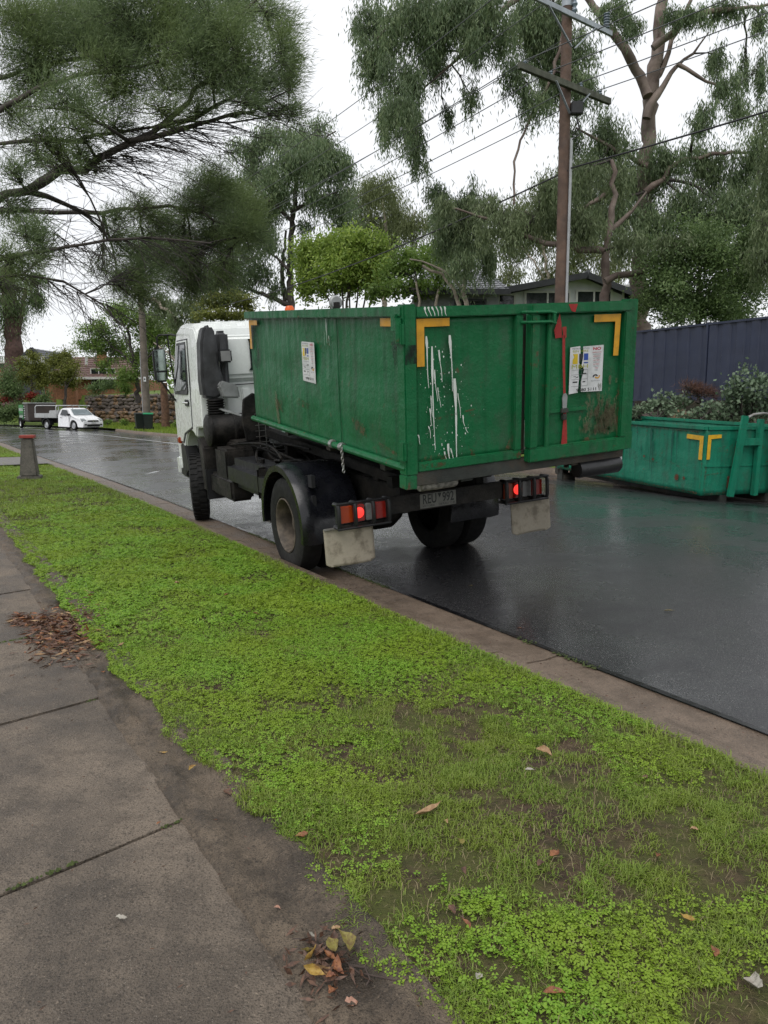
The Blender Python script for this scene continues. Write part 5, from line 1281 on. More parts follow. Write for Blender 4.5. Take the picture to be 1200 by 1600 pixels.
MB().add([(g0.x, 0, -1), (g1.x, 0, -1), (g1.x, 0, g1.z), (ga.x, 0, ga.z), (g0.x, 0, g0.z), (g0.x, 8, -1), (g1.x, 8, -1), (g1.x, 8, g1.z), (ga.x, 8, ga.z), (g0.x, 8, g0.z)], [(0,1,2,3,4), (9,8,7,6,5), (0,5,6,1), (1,6,7,2), (4,9,5,0)]).build('wall', MT['roof_blue'], h3, smooth=False)
rf3 = empty('roof'); rf3.parent = h3
for e in (g0, g1):
    e2 = e + Vector((.35*(1 if e is g1 else -1), 0, -.2)); tiled('t', (e2.x, -.4, e2.z), (e2.x, 8, e2.z), (ga.x, -.4, ga.z+.03), (ga.x, 8, ga.z+.03), 8, 6, MT['roof_blue'], rf3, .05)
    MB().bar((e2.x, -.45, e2.z), (ga.x, -.45, ga.z+.05), .06, .22).build('fascia', MT['fascia'], rf3)
bz0, bz1 = q_(0, 565, 72).z, q_(0, 556, 72).z; bx0, bx1 = q_(-20, 560, 72).x, q_(70, 560, 72).x
bl = empty('balustrade'); bl.parent = h3
MB().box(bx0, bx1, -2.05, -1.95, bz1-.06, bz1).build('handrail', MT['trim_white'], bl); MB().box(bx0, bx1, -2.05, -1.95, bz0-.15, bz0).build('bottom_rail', MT['trim_white'], bl)
PK = MB().box(-.05, .05, -.03, .03, 0, bz1-bz0-.07).mesh('picket', MT['trim_white'])
x = bx0
while x < bx1: place('picket', PK, bl, (x+.08, -2.0, bz0+.002)); x += .19
MB().box(bx0, bx1, -1.9, 0, bz0-.5, bz0-.16).build('balcony_floor', MT['fascia'], h3)
MB().box(g0.x-5, g0.x-.05, .2, 8, -1, bz0).build('wing_wall', MT['brick'], h3, smooth=False)
# ================================================================== trees
def leaf_mat(name, a, b, rough=.5, trans=.22, c=None, bs=.9, ba=.55):
    g = NT(name); gi = g.n('ShaderNodeNewGeometry')
    col = g.mix(gi.outputs['Random Per Island'], a, b)
    big = g.noise(bs, 3); col = g.mix(g.math('MULTIPLY', g.ramp(big, .38, .62), ba), col, c or tuple(x*.6 for x in a))
    p = g.bsdf(col, rough, 0, None, .35)
    tr_ = g.n('ShaderNodeBsdfTranslucent'); g.l(col, tr_.inputs[0])
    mx = g.n('ShaderNodeMixShader'); mx.inputs[0].default_value = trans
    g.l(p.outputs[0], mx.inputs[1]); g.l(tr_.outputs[0], mx.inputs[2]); g.l(mx.outputs[0], g.out.inputs[0]); return g.m
MT['gum_leaf'] = leaf_mat('gum_leaf', (0.117, 0.183, 0.088), (0.247, 0.309, 0.155), .45, .42)
MT['gum_leaf_pale'] = leaf_mat('pale_gum_leaf', (0.136, 0.188, 0.088), (0.251, 0.303, 0.156), .5, .42)
MT['gum_leaf_olive'] = leaf_mat('olive_gum_leaf', (0.138, 0.171, 0.066), (0.223, 0.258, 0.116), .5, .42)
MT['needle'] = leaf_mat('sheoak_needle', (0.091, 0.138, 0.064), (0.204, 0.270, 0.123), .6, .32, (0.168, 0.225, 0.064))
MT['needle_olive'] = leaf_mat('olive_sheoak_needle', (.050, .062, .026), (.095, .110, .042), .6, .12)
MT['bush_leaf'] = leaf_mat('bush_leaf', (0.204, 0.318, 0.054), (0.372, 0.472, 0.097), .5, .42)
MT['dark_leaf'] = leaf_mat('dark_leaf', (0.092, 0.155, 0.055), (0.213, 0.296, 0.112), .45, .42)
MT['yellow_leaf'] = leaf_mat('yellow_green_leaf', (0.150, 0.181, 0.033), (0.231, 0.244, 0.056), .5, .34)
MT['mid_leaf'] = leaf_mat('mid_green_leaf', (0.132, 0.229, 0.050), (0.265, 0.374, 0.087), .5, .42)
MT['red_leaf'] = leaf_mat('red_leaf', (.26, .035, .022), (.36, .07, .04), .5)
MT['brown_leaf'] = leaf_mat('dry_brown_foliage', (.10, .05, .035), (.17, .09, .06), .7)
MT['succulent'] = leaf_mat('grey_green_round_leaf', (.13, .19, .115), (.20, .27, .17), .5)
MT['bark_dark'] = simple('dark_bark', (.060, .050, .045), .9, var=.35, vs=6, bump=.7, bs=25)
MT['bark_grey'] = simple('grey_bark', (.14, .12, .105), .85, var=.3, vs=4, bump=.4, bs=16, dirt=(.07, .055, .05), dirt_amt=.6)
MT['bark_pink'] = simple('smooth_gum_bark', (.185, .145, .122), .75, var=.3, vs=2.5, bump=.35, bs=9, dirt=(.085, .052, .045), dirt_amt=.85, ds=1.3)
MT['bark_pale'] = simple('pale_papery_bark', (.33, .28, .23), .85, var=.3, vs=5, bump=.4)
MT['bark_red'] = simple('stringy_red_bark', (.085, .05, .042), .95, var=.35, vs=5, bump=.9, bs=18)
MT['twig'] = simple('dark_twig', (.045, .038, .034), .9, var=.3)

def unit(a): return a / np.maximum(np.linalg.norm(a, axis=-1, keepdims=True), 1e-9)
def leaf_quads(P, D, Ln, Wd, r):
    n = len(P); S = unit(np.cross(D, unit(r.normal(size=(n, 3)))))
    Ln = Ln*(.65+.7*r.random((n, 1))); Wd = Wd*(.7+.6*r.random((n, 1)))
    V = np.stack([P, P + D*Ln*.42 + S*Wd*.5, P + D*Ln, P + D*Ln*.42 - S*Wd*.5], 1)
    return V
def tubes_np(segs, n=4):
    """segs: list of (pts (k,3), r0, r1) -> V,F"""
    Vs, Fs, b = [], [], 0
    ang = np.linspace(0, 2*np.pi, n, endpoint=False)
    for pts, r0, r1 in segs:
        pts = np.asarray(pts); k = len(pts); d = unit(np.gradient(pts, axis=0))
        up = np.array((0, 0, 1.)) if abs(d[0, 2]) < .9 else np.array((1., 0, 0))
        a = unit(np.cross(d, up)); c = np.cross(d, a); rr = np.linspace(r0, r1, k)
        V = pts[:, None] + rr[:, None, None]*(np.cos(ang)[None, :, None]*a[:, None] + np.sin(ang)[None, :, None]*c[:, None])
        i = np.arange(k-1)[:, None]*n + np.arange(n)[None]; j = np.arange(k-1)[:, None]*n + (np.arange(n)[None]+1) % n
        Vs.append(V.reshape(-1, 3)); Fs.append(np.stack([i, j, j+n, i+n], -1).reshape(-1, 4)+b); b += k*n
    return np.concatenate(Vs), np.concatenate(Fs)
def densify(pts, step=.25, wob=.03, r=None):
    P = np.array(pts, float); d = np.r_[0, np.cumsum(np.linalg.norm(np.diff(P, axis=0), axis=1))]
    m = max(3, int(d[-1]/step)); s = np.linspace(0, d[-1], m); Q = np.stack([np.interp(s, d, P[:, k]) for k in range(3)], 1)
    for _ in range(2): Q[1:-1] = .25*Q[:-2]+.5*Q[1:-1]+.25*Q[2:]
    if r is not None: Q[1:-1] += r.normal(0, wob, (m-2, 3))
    return Q
SPEC = {  # length, width, coverage, droop kind, twig spread, twigs per clump
    'gum':    dict(L=.17, W=.030, cov=2.9, kind='hang', sig=.26, tw=20),
    'gumfar': dict(L=.25, W=.052, cov=2.9, kind='hang', sig=.30, tw=18),
    'needle': dict(L=.19, W=.0085, cov=3.4, kind='needle', sig=.27, tw=34),
    'bush':   dict(L=.085, W=.045, cov=2.6, kind='bush', sig=.22, tw=16),
    'bushfar': dict(L=.16, W=.08, cov=3.0, kind='bush', sig=.28, tw=16),
    'round':  dict(L=.075, W=.07, cov=1.3, kind='bush', sig=.22, tw=12),
}
def tree(name, label, cat, limbs, clumps, spec, bark, leaf, seed, base=None, group=None, twigmat='twig', bare=(), crown='crown', extra=None, covk=1.0, thick=1.0):
    """limbs: (list of points, r0, r1), the first is the trunk; clumps: (centre, (rx,ry,rz), cover factor)"""
    r = np.random.default_rng(seed); sp = SPEC[spec]
    lim = [(densify(p, .3, .045 if a > .05 else .02, r), a, b) for p, a, b in limbs]
    base = lim[0][0][0] if base is None else np.array(base, float)
    root = empty(name, tuple(base), label=label, cat=cat, group=group)
    nodes = np.concatenate([q for q, _, _ in lim]); nrad = np.concatenate([np.linspace(a, b, len(q)) for q, a, b in lim])
    for i, (q, a, b) in enumerate(lim):
        k = len(q); rr = np.linspace(a, b, k)*(1+.08*r.normal(size=k))
        if i == 0: rr[0] *= 1.25
        MB().tube([tuple(p-base) for p in q], list(rr), 12 if a > .08 else 7).build('trunk' if i == 0 else 'limb', MT[bark], root, ang=60)
    segs, VV = [], []
    for c, rad, cv in clumps:
        c = np.array(c); rad = np.array(rad)*1.2
        dd = np.linalg.norm(nodes-c, axis=1) + np.where(nodes[:, 2] > c[2]+rad[2]*2, .6, 0); j = dd.argmin(); q = nodes[j]
        mid = .5*(q+c) + np.array((0, 0, .12*dd[j])) + r.normal(0, .06*dd[j], 3)
        br = densify([q, mid, c], .3, .02, r)
        segs.append((br, min(nrad[j]*.7, .02+.022*dd[j])*thick, .010*thick))
        nt = sp['tw']; e = r.normal(size=(nt, 3)); e = unit(e)*(r.random((nt, 1))**.45)
        ends = c + e*rad; ii = r.integers(len(br)*2//5, len(br), nt); st = br[ii]
        area = math.pi*rad[0]*rad[2]; la = sp['L']*sp['W']*.5
        N = int(min(40000, sp['cov']*cv*covk*area/la)); per = max(3, N//nt)
        for s_, en in zip(st, ends):
            m_ = .5*(s_+en) + r.normal(0, .05, 3) + np.array((0, 0, .10*np.linalg.norm(en-s_)))
            t = np.linspace(0, 1, 6)[:, None]; tw = (1-t)**2*s_ + 2*t*(1-t)*m_ + t*t*en
            segs.append((tw, .008*thick, .003*thick))
            u = r.random((per, 1))**.7; k_ = .35+.65*u
            pos = (1-k_)**2*s_ + 2*k_*(1-k_)*m_ + k_*k_*en
            td = unit((en-s_)[None] + 1e-6)
            sg = sp['sig']*rad*np.array((1, 1, .9)); pos = pos + r.normal(size=(per, 3))*sg[None]*(.5+.5*u)
            if sp['kind'] == 'hang':
                pos[:, 2] -= np.abs(r.normal(0, .42, per))*rad[2]*(.3+u[:, 0]); pos[:, :2] = pos[:, :2] - .35*(pos[:, :2]-en[None, :2])
                D = unit(np.c_[r.normal(0, .42, (per, 2)), -np.ones(per)+r.normal(0, .25, per)])
            elif sp['kind'] == 'needle': D = unit(td*.45 + np.array((.42, 0, .22)) + r.normal(0, .40, (per, 3)))
            else: D = unit(r.normal(size=(per, 3)) + np.array((0, 0, .3)))
            q4 = leaf_quads(pos, D, sp['L'], sp['W'], r)
            VV.append(q4 if sp['kind'] != 'needle' else q4[:, [1, 2, 3]])
    for (p, n_, ln, dirv, spread) in bare:   # leafless twigs along a polyline
        q = densify(p, .2)
        for _ in range(n_):
            s_ = q[r.integers(len(q))]; d = unit(np.array(dirv)+r.normal(0, spread, 3)); l_ = ln*(.4+.9*r.random())
            pts = [s_ + d*l_*t + np.array((0, 0, -.12*l_*t*t)) + r.normal(0, .02, 3)*t for t in np.linspace(0, 1, 6)]
            segs.append((np.array(pts), .007, .002))
            for _k in range(3):
                o_ = pts[r.integers(1, 5)]; d2 = unit(d+r.normal(0, .5, 3)); segs.append((np.array([o_+d2*l_*.4*t for t in np.linspace(0, 1, 4)]), .004, .0015))
    V, F = tubes_np(segs); tag(place('twigs', fast_mesh('twigs', V-base, F, MT[twigmat], True), root), kind='stuff')
    V = np.concatenate(VV); k_ = V.shape[1]; V = V.reshape(-1, 3) - base; F = np.arange(len(V)).reshape(-1, k_)
    place(crown, fast_mesh(crown, V, F, MT[leaf]), root)
    return root
def A(Y, *pts): return [at(x, y, Y if len(p_) == 0 else p_[0]) for x, y, *p_ in pts]
def CL(Y, *cs, cov=1.0, dz=.9, seed=0):
    r = np.random.default_rng(seed+int(Y*10)); out_ = []
    for c in cs:
        x, y, rx, ry = c[:4]; k = Y/1200.; yy = Y + r.normal(0, dz)
        out_.append((at(x, y, yy), (rx*k, .5*(rx+ry)*k, ry*k), cov*(c[4] if len(c) > 4 else 1)))
    return out_

# --- the sheoak that reaches in from beside the footpath
Y = 13.0
sheo_limbs = [([(-9.6, 13.2, .1), (-9.3, 13.1, 3.0), (-8.9, 13.0, 5.5), (-8.3, 13.0, 8.5), (-8.0, 13.2, 11)], .30, .12),
    (A(Y, (-230, 430), (-120, 365), (-20, 325), (37, 302), (85, 280), (150, 245), (200, 220), (240, 200), (280, 175), (310, 145), (340, 110), (370, 55), (400, 0)), .105, .015),
    (A(13.4, (-190, 290), (-60, 150), (0, 122), (80, 105), (150, 80), (220, 40), (290, 0), (340, -40)), .055, .012),
    (A(12.6, (-180, 330), (-60, 220), (10, 165), (70, 130), (140, 118), (230, 105), (330, 60), (400, 30)), .05, .010),
    (A(13.2, (-180, 330), (-60, 240), (0, 225), (115, 220), (220, 200), (300, 193), (380, 186), (450, 178)), .05, .008),
    (A(12.8, (200, 220), (260, 208), (330, 190), (400, 168), (455, 140)), .05, .010),
    (A(12.8, (240, 200), (300, 190), (350, 160), (410, 120), (450, 90)), .04, .010),
    (A(12.4, (-200, 480), (-100, 425), (0, 400), (100, 385), (200, 372), (280, 370), (330, 380)), .05, .012),
    (A(12.6, (-200, 520), (-60, 450), (40, 425), (110, 440), (165, 475), (205, 520)), .04, .010),
    (A(16.0, (-160, 380), (0, 330), (120, 330), (230, 320), (320, 330), (380, 370)), .07, .02)]
cl = CL(Y, (40,30,60,42),(120,20,60,42),(200,20,60,42),(280,20,60,38),(360,20,50,38),(420,45,38,40),(440,95,30,40),(452,130,18,32),(60,90,60,36),(140,80,60,40),(220,80,60,40),(300,80,55,40),
        (370,90,45,40),(400,140,42,28),(340,140,45,28,.8),(260,140,50,28,.8),(180,150,50,28,.8),(100,160,50,28,.8),(30,180,40,36,.8),(455,180,18,14),(425,176,28,10),(120,240,30,18,.7),(60,250,40,22,.7),(20,270,30,22,.7),(150,268,25,12,.6),
        (330,40,50,40),(250,50,50,40),(160,45,50,40),(80,50,50,40), cov=1.0, seed=1)
cl += CL(12.3, (180,195,40,22,.7),(250,172,40,20,.7),(120,205,40,22,.7),(60,212,40,22,.7),(310,168,36,18,.7),(380,160,30,16,.8),(90,260,36,20,.5),(170,110,50,30),(330,110,46,30),(50,130,50,30), cov=1.0, seed=31)
cl += CL(12.6, (20,330,34,26),(40,370,34,26),(15,410,30,26),(70,400,28,20,.6),(10,450,30,25,.8), cov=1.0, seed=2)
cl += CL(16.5, (330,285,40,26),(350,325,45,32),(300,330,40,28),(380,365,45,28),(340,385,45,28),(290,385,40,28),(250,355,35,26),(240,415,32,26,.9),(200,395,28,22,.7),(270,435,38,24),(180,345,28,18,.6),(220,325,28,20,.7),(300,455,28,22),(345,440,28,24,.8),(390,330,25,25,.8),(215,432,34,28),(188,452,24,20,.8),(230,392,30,24),(222,470,26,18,.8),(160,420,24,18,.6), cov=1.25, seed=3)
bare = [(A(12.8, (150, 245), (240, 205), (330, 190), (400, 170)), 70, 1.1, (.9, 0, .0), .22), (A(12.8, (100, 280), (200, 235), (300, 200)), 60, 1.3, (.9, 0, -.22), .20),
        (A(12.4, (0, 400), (150, 375), (280, 370)), 60, 1.0, (.8, 0, -.35), .35), (A(12.6, (-20, 435), (60, 430), (165, 475)), 50, .9, (.6, 0, -.6), .4), (A(12.6, (0, 300), (60, 330), (100, 385)), 30, .9, (.5, 0, -.5), .5),
        (A(16.5, (200, 330), (320, 400), (250, 440)), 40, .9, (.5, 0, -.5), .5), (A(13, (0, 230), (115, 220), (220, 200)), 50, .9, (.8, 0, .1), .35)]
tree('sheoak_tree', 'dark fine-needled tree whose bare limbs reach in from beyond the footpath', 'tree', sheo_limbs, cl, 'needle', 'bark_dark', 'needle', 101, bare=bare, thick=1.1, covk=1.35)

# --- tall gum behind the power pole
Y = 27.0
g_limbs = [(A(Y, (998, 640), (1000, 500), (1003, 400), (1006, 320), (1010, 240), (1018, 160), (1026, 80), (1036, 0), (1045, -120), (1060, -220)), .34, .13),
    (A(26.6, (1012, 150), (1000, 112), (975, 80), (955, 48), (935, 18), (900, -30), (840, -55)), .17, .08),
    (A(25, (870, -45), (830, -20), (790, 12), (745, 62), (708, 104), (680, 120), (655, 150)), .11, .02),
    (A(25, (840, -55), (760, -40), (690, -10), (630, 20), (590, 60)), .09, .02),
    (A(26.5, (1010, 185), (1022, 150), (1045, 115), (1075, 90), (1090, 74), (1108, 50)), .13, .02),
    (A(27, (1019, 130), (1055, 65), (1072, 20), (1095, -40)), .11, .04),
    (A(26.2, (1020, 75), (1050, 52), (1075, 24), (1130, 14), (1210, 4)), .12, .04),
    (A(26.0, (1058, 100), (1085, 112), (1108, 130), (1122, 142), (1150, 138)), .07, .02),
    (A(24.5, (900, -30), (880, 60), (855, 140), (828, 180), (810, 215), (806, 250), (801, 285), (803, 320)), .06, .03),
    (A(26, (1010, 260), (960, 230), (930, 220), (900, 200)), .09, .03),
    (A(26, (1008, 300), (1050, 260), (1100, 240), (1160, 240), (1210, 230)), .10, .03)]
cl = CL(25, (595,30,42,42),(650,20,48,45),(700,30,45,42),(760,15,48,36),(820,20,40,38),(870,20,40,40),(590,85,32,38),(630,110,36,36),(682,85,30,30),(618,165,28,34),(640,205,26,32),(655,250,18,20),(598,190,15,28,.8),(700,180,15,18,.7),(735,150,15,22,.7),
        (850,60,38,38),(900,80,32,38),(862,130,30,32),(835,150,24,28),(800,110,22,25,.8),(780,60,22,22,.8),(920,130,26,28),(960,15,30,22),(990,35,18,18,.8),(560,40,12,20,.8),(740,60,22,25,.8),(720,15,40,40), cov=1.35, seed=5)
cl += CL(26.5, (1125,90,20,24,.9),(1135,130,22,22,.9),(1165,120,16,26,.8),(1100,172,22,22,.9),(1150,170,22,22,.9),(1090,20,30,15),(1140,8,40,14),(1190,28,18,18),(1192,110,14,36,.9),(1050,20,20,20,.7), cov=1.2, seed=6)
cl += CL(26, (955,225,46,46),(930,275,42,42),(1000,285,46,36),(1050,245,40,36),(1100,255,38,36),(1150,262,38,38),(1190,225,22,42),(950,330,38,32),(1020,340,48,32),(1080,325,48,36),(1140,335,48,36),(1192,325,28,46),(900,210,22,25,.8), cov=1.2, seed=7)
tree('tall_gum_tree', 'tall gum tree with a smooth pinkish trunk and drooping leaves behind the power pole', 'tree', g_limbs, cl, 'gum', 'bark_pink', 'gum_leaf', 102, base=(9.2, 27, 1.9))
# --- smaller gum with the long sideways limbs
Y = 22.5
s_limbs = [(A(Y, (945, 640), (944, 470), (946, 430), (948, 380), (952, 350), (962, 320), (965, 295), (955, 250)), .19, .06),
    (A(22.2, (943, 392), (915, 386), (880, 384), (850, 382), (820, 370), (790, 350), (750, 335), (700, 325)), .11, .02),
    (A(22.2, (946, 440), (975, 428), (1010, 424), (1030, 405), (1040, 390), (1068, 382)), .10, .03),
    (A(22.8, (948, 365), (970, 345), (990, 330), (1010, 300)), .09, .03),
    (A(23.5, (950, 300), (900, 340), (860, 348), (835, 335), (820, 330)), .08, .03)]
cl = CL(22.3, (780,350,38,28),(740,330,36,28),(830,335,38,28,.9),(880,325,40,28,.9),(918,345,32,28),(860,285,40,28,.8),(905,270,36,28),(765,312,36,22,.7),(985,372,28,22),(1060,372,38,16),(960,270,36,30),(700,318,22,18,.7),(800,380,22,15,.5), cov=1.1, seed=8)
tree('small_gum_tree', 'smaller gum with long sideways limbs crossing behind the power pole', 'tree', s_limbs, cl, 'gum', 'bark_pink', 'gum_leaf_pale', 103, base=(6.4, 22.5, 1.9))
# --- weeping tree with pale twisted stems above the bin
w_limbs = [(A(26, (725, 640), (727, 475), (722, 445), (728, 415), (740, 380)), .13, .05), (A(26, (712, 640), (716, 475), (706, 440), (690, 425), (660, 415)), .12, .04), (A(25.8, (720, 450), (700, 425), (680, 412), (640, 405)), .05, .02), (A(26, (728, 420), (730, 370), (720, 320)), .08, .02)]
cl = CL(25.5, (742,365,32,46),(762,400,16,30),(712,358,30,38),(692,328,26,28),(682,300,20,26,.8),(735,310,25,30,.8),(725,410,25,20,.6), cov=1.5, seed=9)
tree('weeping_gum_tree', 'weeping dark-leaved gum with pale twisted stems over the bin', 'tree', w_limbs, cl, 'gum', 'bark_pale', 'gum_leaf', 104, base=(2.9, 26, 1.95))
# --- shrubs
cl = CL(31, (620,430,34,24),(650,410,34,24),(682,402,32,24),(612,455,24,18),(650,450,30,20),(690,432,28,22),(700,398,24,26,.7),(580,460,15,14), cov=1.1, seed=10)
tree('paperbark_shrub', 'wide soft green shrub to the left of the weeping tree', 'shrub', [(A(31, (650, 640), (655, 480), (650, 440)), .10, .04), (A(31, (680, 480), (690, 440), (700, 410)), .06, .02)], cl, 'bushfar', 'bark_pale', 'mid_leaf', 105, base=(1.3, 31, 2))
stems = [(A(34, (540, 640), (542, 480), (545, 410)), .09, .04)] + [(A(34, (528+i*6, 520), (505+i*14, 440), (490+i*18, 400)), .05, .02) for i in range(7)]
cl = CL(34, (500,394,34,28),(540,384,38,24),(580,396,32,28),(485,420,22,26),(525,416,38,24),(574,424,34,26),(602,430,14,28),(474,452,14,22),(545,402,40,24),(515,392,30,24),(540,450,55,20,.6),(590,455,20,18,.9),(500,445,30,20,.8),(560,440,30,18,.7), cov=1.4, seed=11)
tree('round_bush_tree', 'bright green dome-topped bush tree with many thin stems behind the bin', 'tree', stems, cl, 'bushfar', 'bark_grey', 'bush_leaf', 106, base=(-1.7, 34, 2))
cl = CL(23, (1035,420,46,48),(1090,395,50,46),(1145,412,48,46),(1180,390,26,36),(1080,460,56,38),(1150,470,40,38),(1010,462,26,36),(1182,440,25,46),(1110,362,32,20),(1050,480,50,25),(1120,490,50,25), cov=1.35, seed=12)
tree('dense_evergreen', 'dense dark evergreen bush rising over the blue steel fence', 'shrub', [(A(23, (1090, 640), (1090, 480), (1092, 400)), .14, .05)], cl, 'bush', 'bark_dark', 'dark_leaf', 107, base=(9.5, 23, 2))
cl = CL(21, (1185,400,26,30),(1195,350,20,30,.8),(1190,180,16,20,.6),(1210,260,25,50), cov=1.1, seed=13)
tree('side_gum_tree', 'grey-green gum foliage at the edge of the yard above the fence', 'tree', [(A(21, (1290, 640), (1280, 450), (1260, 300), (1230, 200)), .2, .06)], cl, 'gum', 'bark_pink', 'gum_leaf_pale', 117, base=(12.2, 21, 2))
# --- mid-distance gum over the cab
t_limbs = [(A(46, (456, 660), (455, 470), (453, 400), (457, 340), (462, 285), (470, 240)), .30, .10), (A(46.3, (446, 470), (440, 440), (442, 400), (447, 360)), .16, .06), (A(46, (454, 475), (425, 466), (385, 450), (350, 440)), .16, .05), (A(45.5, (456, 345), (430, 320), (405, 300), (380, 280)), .13, .04), (A(45.5, (459, 330), (490, 312), (525, 300)), .12, .04), (A(46, (465, 270), (440, 235), (415, 220)), .10, .03), (A(46, (467, 255), (500, 218), (525, 205)), .10, .03), (A(45, (450, 420), (430, 405), (415, 385)), .10, .03)]
cl = CL(46, (400,230,38,26),(440,205,42,20),(490,208,36,26),(520,235,30,26),(460,250,42,26),(410,270,32,26),(500,270,40,26),(540,265,22,26),(372,300,28,26),(430,312,36,20,.8),(520,308,36,26,.9),(390,350,28,26),(350,340,28,26),(418,372,22,20),(480,350,16,16,.6),(400,418,28,26),(362,430,32,26),(340,400,28,26),(430,448,14,16),(540,330,28,26,.8),(460,400,30,24,.5),(415,330,30,26),(375,380,30,26),(440,280,36,24),(480,235,36,24),(490,310,28,20,.7),(320,440,24,24),(300,420,24,24), cov=1.05, dz=1.6, seed=14)
tree('street_gum_tree', 'grey-green gum tree with dark forked trunks beyond the truck cab', 'tree', t_limbs, cl, 'gumfar', 'bark_dark', 'gum_leaf', 108, base=(-5.6, 46, 2))
cl = CL(53, (565,300,36,30),(600,288,36,26),(622,330,30,30),(572,350,42,30),(640,350,36,26),(610,380,40,25), cov=1.0, dz=2, seed=15)
tree('distant_gum_tree', 'pale distant gum tree between the power wires and the bush tree', 'tree', [(A(53, (605, 640), (600, 470), (605, 380), (598, 310)), .25, .08), (A(53, (602, 400), (630, 350), (650, 330)), .1, .04)], cl, 'gumfar', 'bark_pale', 'gum_leaf_olive', 109, base=(.2, 53, 2.4))
cl = CL(47, (800,330,36,34),(850,300,36,34),(842,360,36,34),(900,385,38,34),(800,388,30,24,.8),(880,425,38,20),(962,400,28,36),(790,435,30,15),(930,330,40,40), cov=.85, dz=2, seed=16)
tree('background_gum_tree', 'slender pale-stemmed gum behind the white house roof', 'tree', [(A(47, (862, 640), (862, 460), (850, 400), (842, 345)), .18, .06), (A(47, (882, 500), (888, 400), (900, 350)), .14, .05), (A(47, (860, 450), (835, 410), (815, 385)), .08, .03)], cl, 'gumfar', 'bark_pale', 'gum_leaf_olive', 110, base=(10.3, 47, 2.4))
# --- left distance
cl = CL(39, (330,476,26,11),(360,468,28,11),(390,478,20,12),(350,494,38,12),(385,495,20,10), cov=1.5, seed=17)
tree('yellow_green_shrub', 'rounded yellow-green shrub just above the truck cab', 'shrub', [(A(39, (355, 650), (352, 520), (355, 480)), .10, .04)], cl, 'bushfar', 'bark_dark', 'yellow_leaf', 111, base=(-8, 39, .3))
cl = CL(43, (255,470,28,20),(292,470,26,22),(310,492,18,20),(275,500,20,14,.7),(320,520,14,18), cov=1.0, seed=18)
tree('leaning_gum_tree', 'leaning gum with a bare curved grey trunk beside the truck mirror', 'tree', [(A(43, (308, 665), (300, 600), (288, 560), (290, 530), (272, 492), (250, 475), (222, 462)), .22, .07), (A(43, (290, 535), (305, 500), (320, 480)), .1, .04), (A(43.3, (296, 590), (262, 550), (240, 535)), .09, .03)], cl, 'gumfar', 'bark_pale', 'gum_leaf_pale', 112, base=(-10.5, 43, .2))
cl = CL(56, (150,512,26,20),(190,495,28,20),(230,500,28,24),(265,520,26,28),(180,540,28,22),(220,560,28,28),(250,582,22,24),(140,540,20,18),(280,560,15,28),(200,588,22,14),(165,575,15,15,.6),(240,530,28,25), cov=1.1, dz=1.5, seed=19)
tree('broadleaf_tree', 'broad leafy green tree above the stone wall by the far pole', 'tree', [(A(56, (215, 630), (214, 590), (205, 550), (200, 510)), .2, .08), (A(56, (212, 590), (235, 555), (255, 530)), .1, .04), (A(56, (210, 570), (180, 545), (160, 525)), .1, .04)], cl, 'bushfar', 'bark_dark', 'mid_leaf', 113, base=(-18.2, 58, 2.7))
for nm, lb, xs, sd in (('olive_tree', 'small yellow-olive tree just left of the brick pillars, above the trailer', [(40,590,18,12),(60,575,22,12),(36,570,14,10),(62,600,18,14),(50,556,12,8)], 20), ('olive_tree', 'small yellow-olive tree in front of the brown tiled roof', [(90,562,18,15),(110,580,20,16),(88,590,18,14),(105,556,13,12),(112,600,14,10)], 21)):
    xm = sum(c[0] for c in xs)/len(xs)
    cl = CL(62, *xs, cov=1.15, seed=sd)
    tree(nm, lb, 'tree', [(A(62, (xm, 640), (xm+2, 605), (xm-2, 575)), .14, .05), (A(62, (xm, 610), (xm+14, 590), (xm+18, 575)), .07, .03)], cl, 'bushfar', 'bark_dark', 'yellow_leaf', 120+sd, group='small olive trees in front of the brick house')
cl = CL(64, (20,470,32,24),(50,462,22,20),(10,432,28,24),(58,432,20,16),(20,510,20,25,.6),(-15,480,25,40), cov=1.0, seed=22)
tree('stringybark_tree', 'huge red-brown stringybark trunk at the edge of the street', 'tree', [(A(64, (22, 645), (22, 600), (21, 540), (17, 490), (10, 420)), .85, .5), (A(64, (26, 520), (34, 490), (40, 450)), .3, .1)], cl, 'gumfar', 'bark_red', 'dark_leaf', 130, base=(-31, 64, 2.6))
def shrub(name, label, Y, cs, spec, leaf, seed, cov=1.4, cat='shrub', group=None):
    xm = sum(c[0] for c in cs)/len(cs); ym = max(c[1]+c[3] for c in cs)
    tree(name, label, cat, [(A(Y, (xm, ym+6), (xm+1, ym-4)), .05, .03)], CL(Y, *cs, cov=cov, dz=.25, seed=seed), spec, 'bark_dark', leaf, seed, crown='foliage', group=group)
shrub('garden_shrub', 'dark green shrub mass behind the green trailer sign', 60, [(12,600,22,24),(20,640,26,12),(62,645,26,10),(75,625,14,14),(0,650,20,10)], 'bushfar', 'dark_leaf', 141)
shrub('red_shrub', 'low red-leaved shrub at the far left garden edge', 61, [(9,622,13,7)], 'bushfar', 'red_leaf', 142)
shrub('red_shrub', 'small red-leaved shrub right of the dark trunk, near the trailer sign', 61, [(47,619,11,8)], 'bushfar', 'red_leaf', 143)
shrub('spiky_shrub', 'spiky green shrub on top of the stone wall by the far pole', 58, [(196,604,13,11)], 'bushfar', 'mid_leaf', 144)
shrub('garden_shrub', 'dark rounded shrub on the stone wall above the utility bonnet', 59, [(150,608,13,10),(170,600,12,10)], 'bushfar', 'dark_leaf', 145)
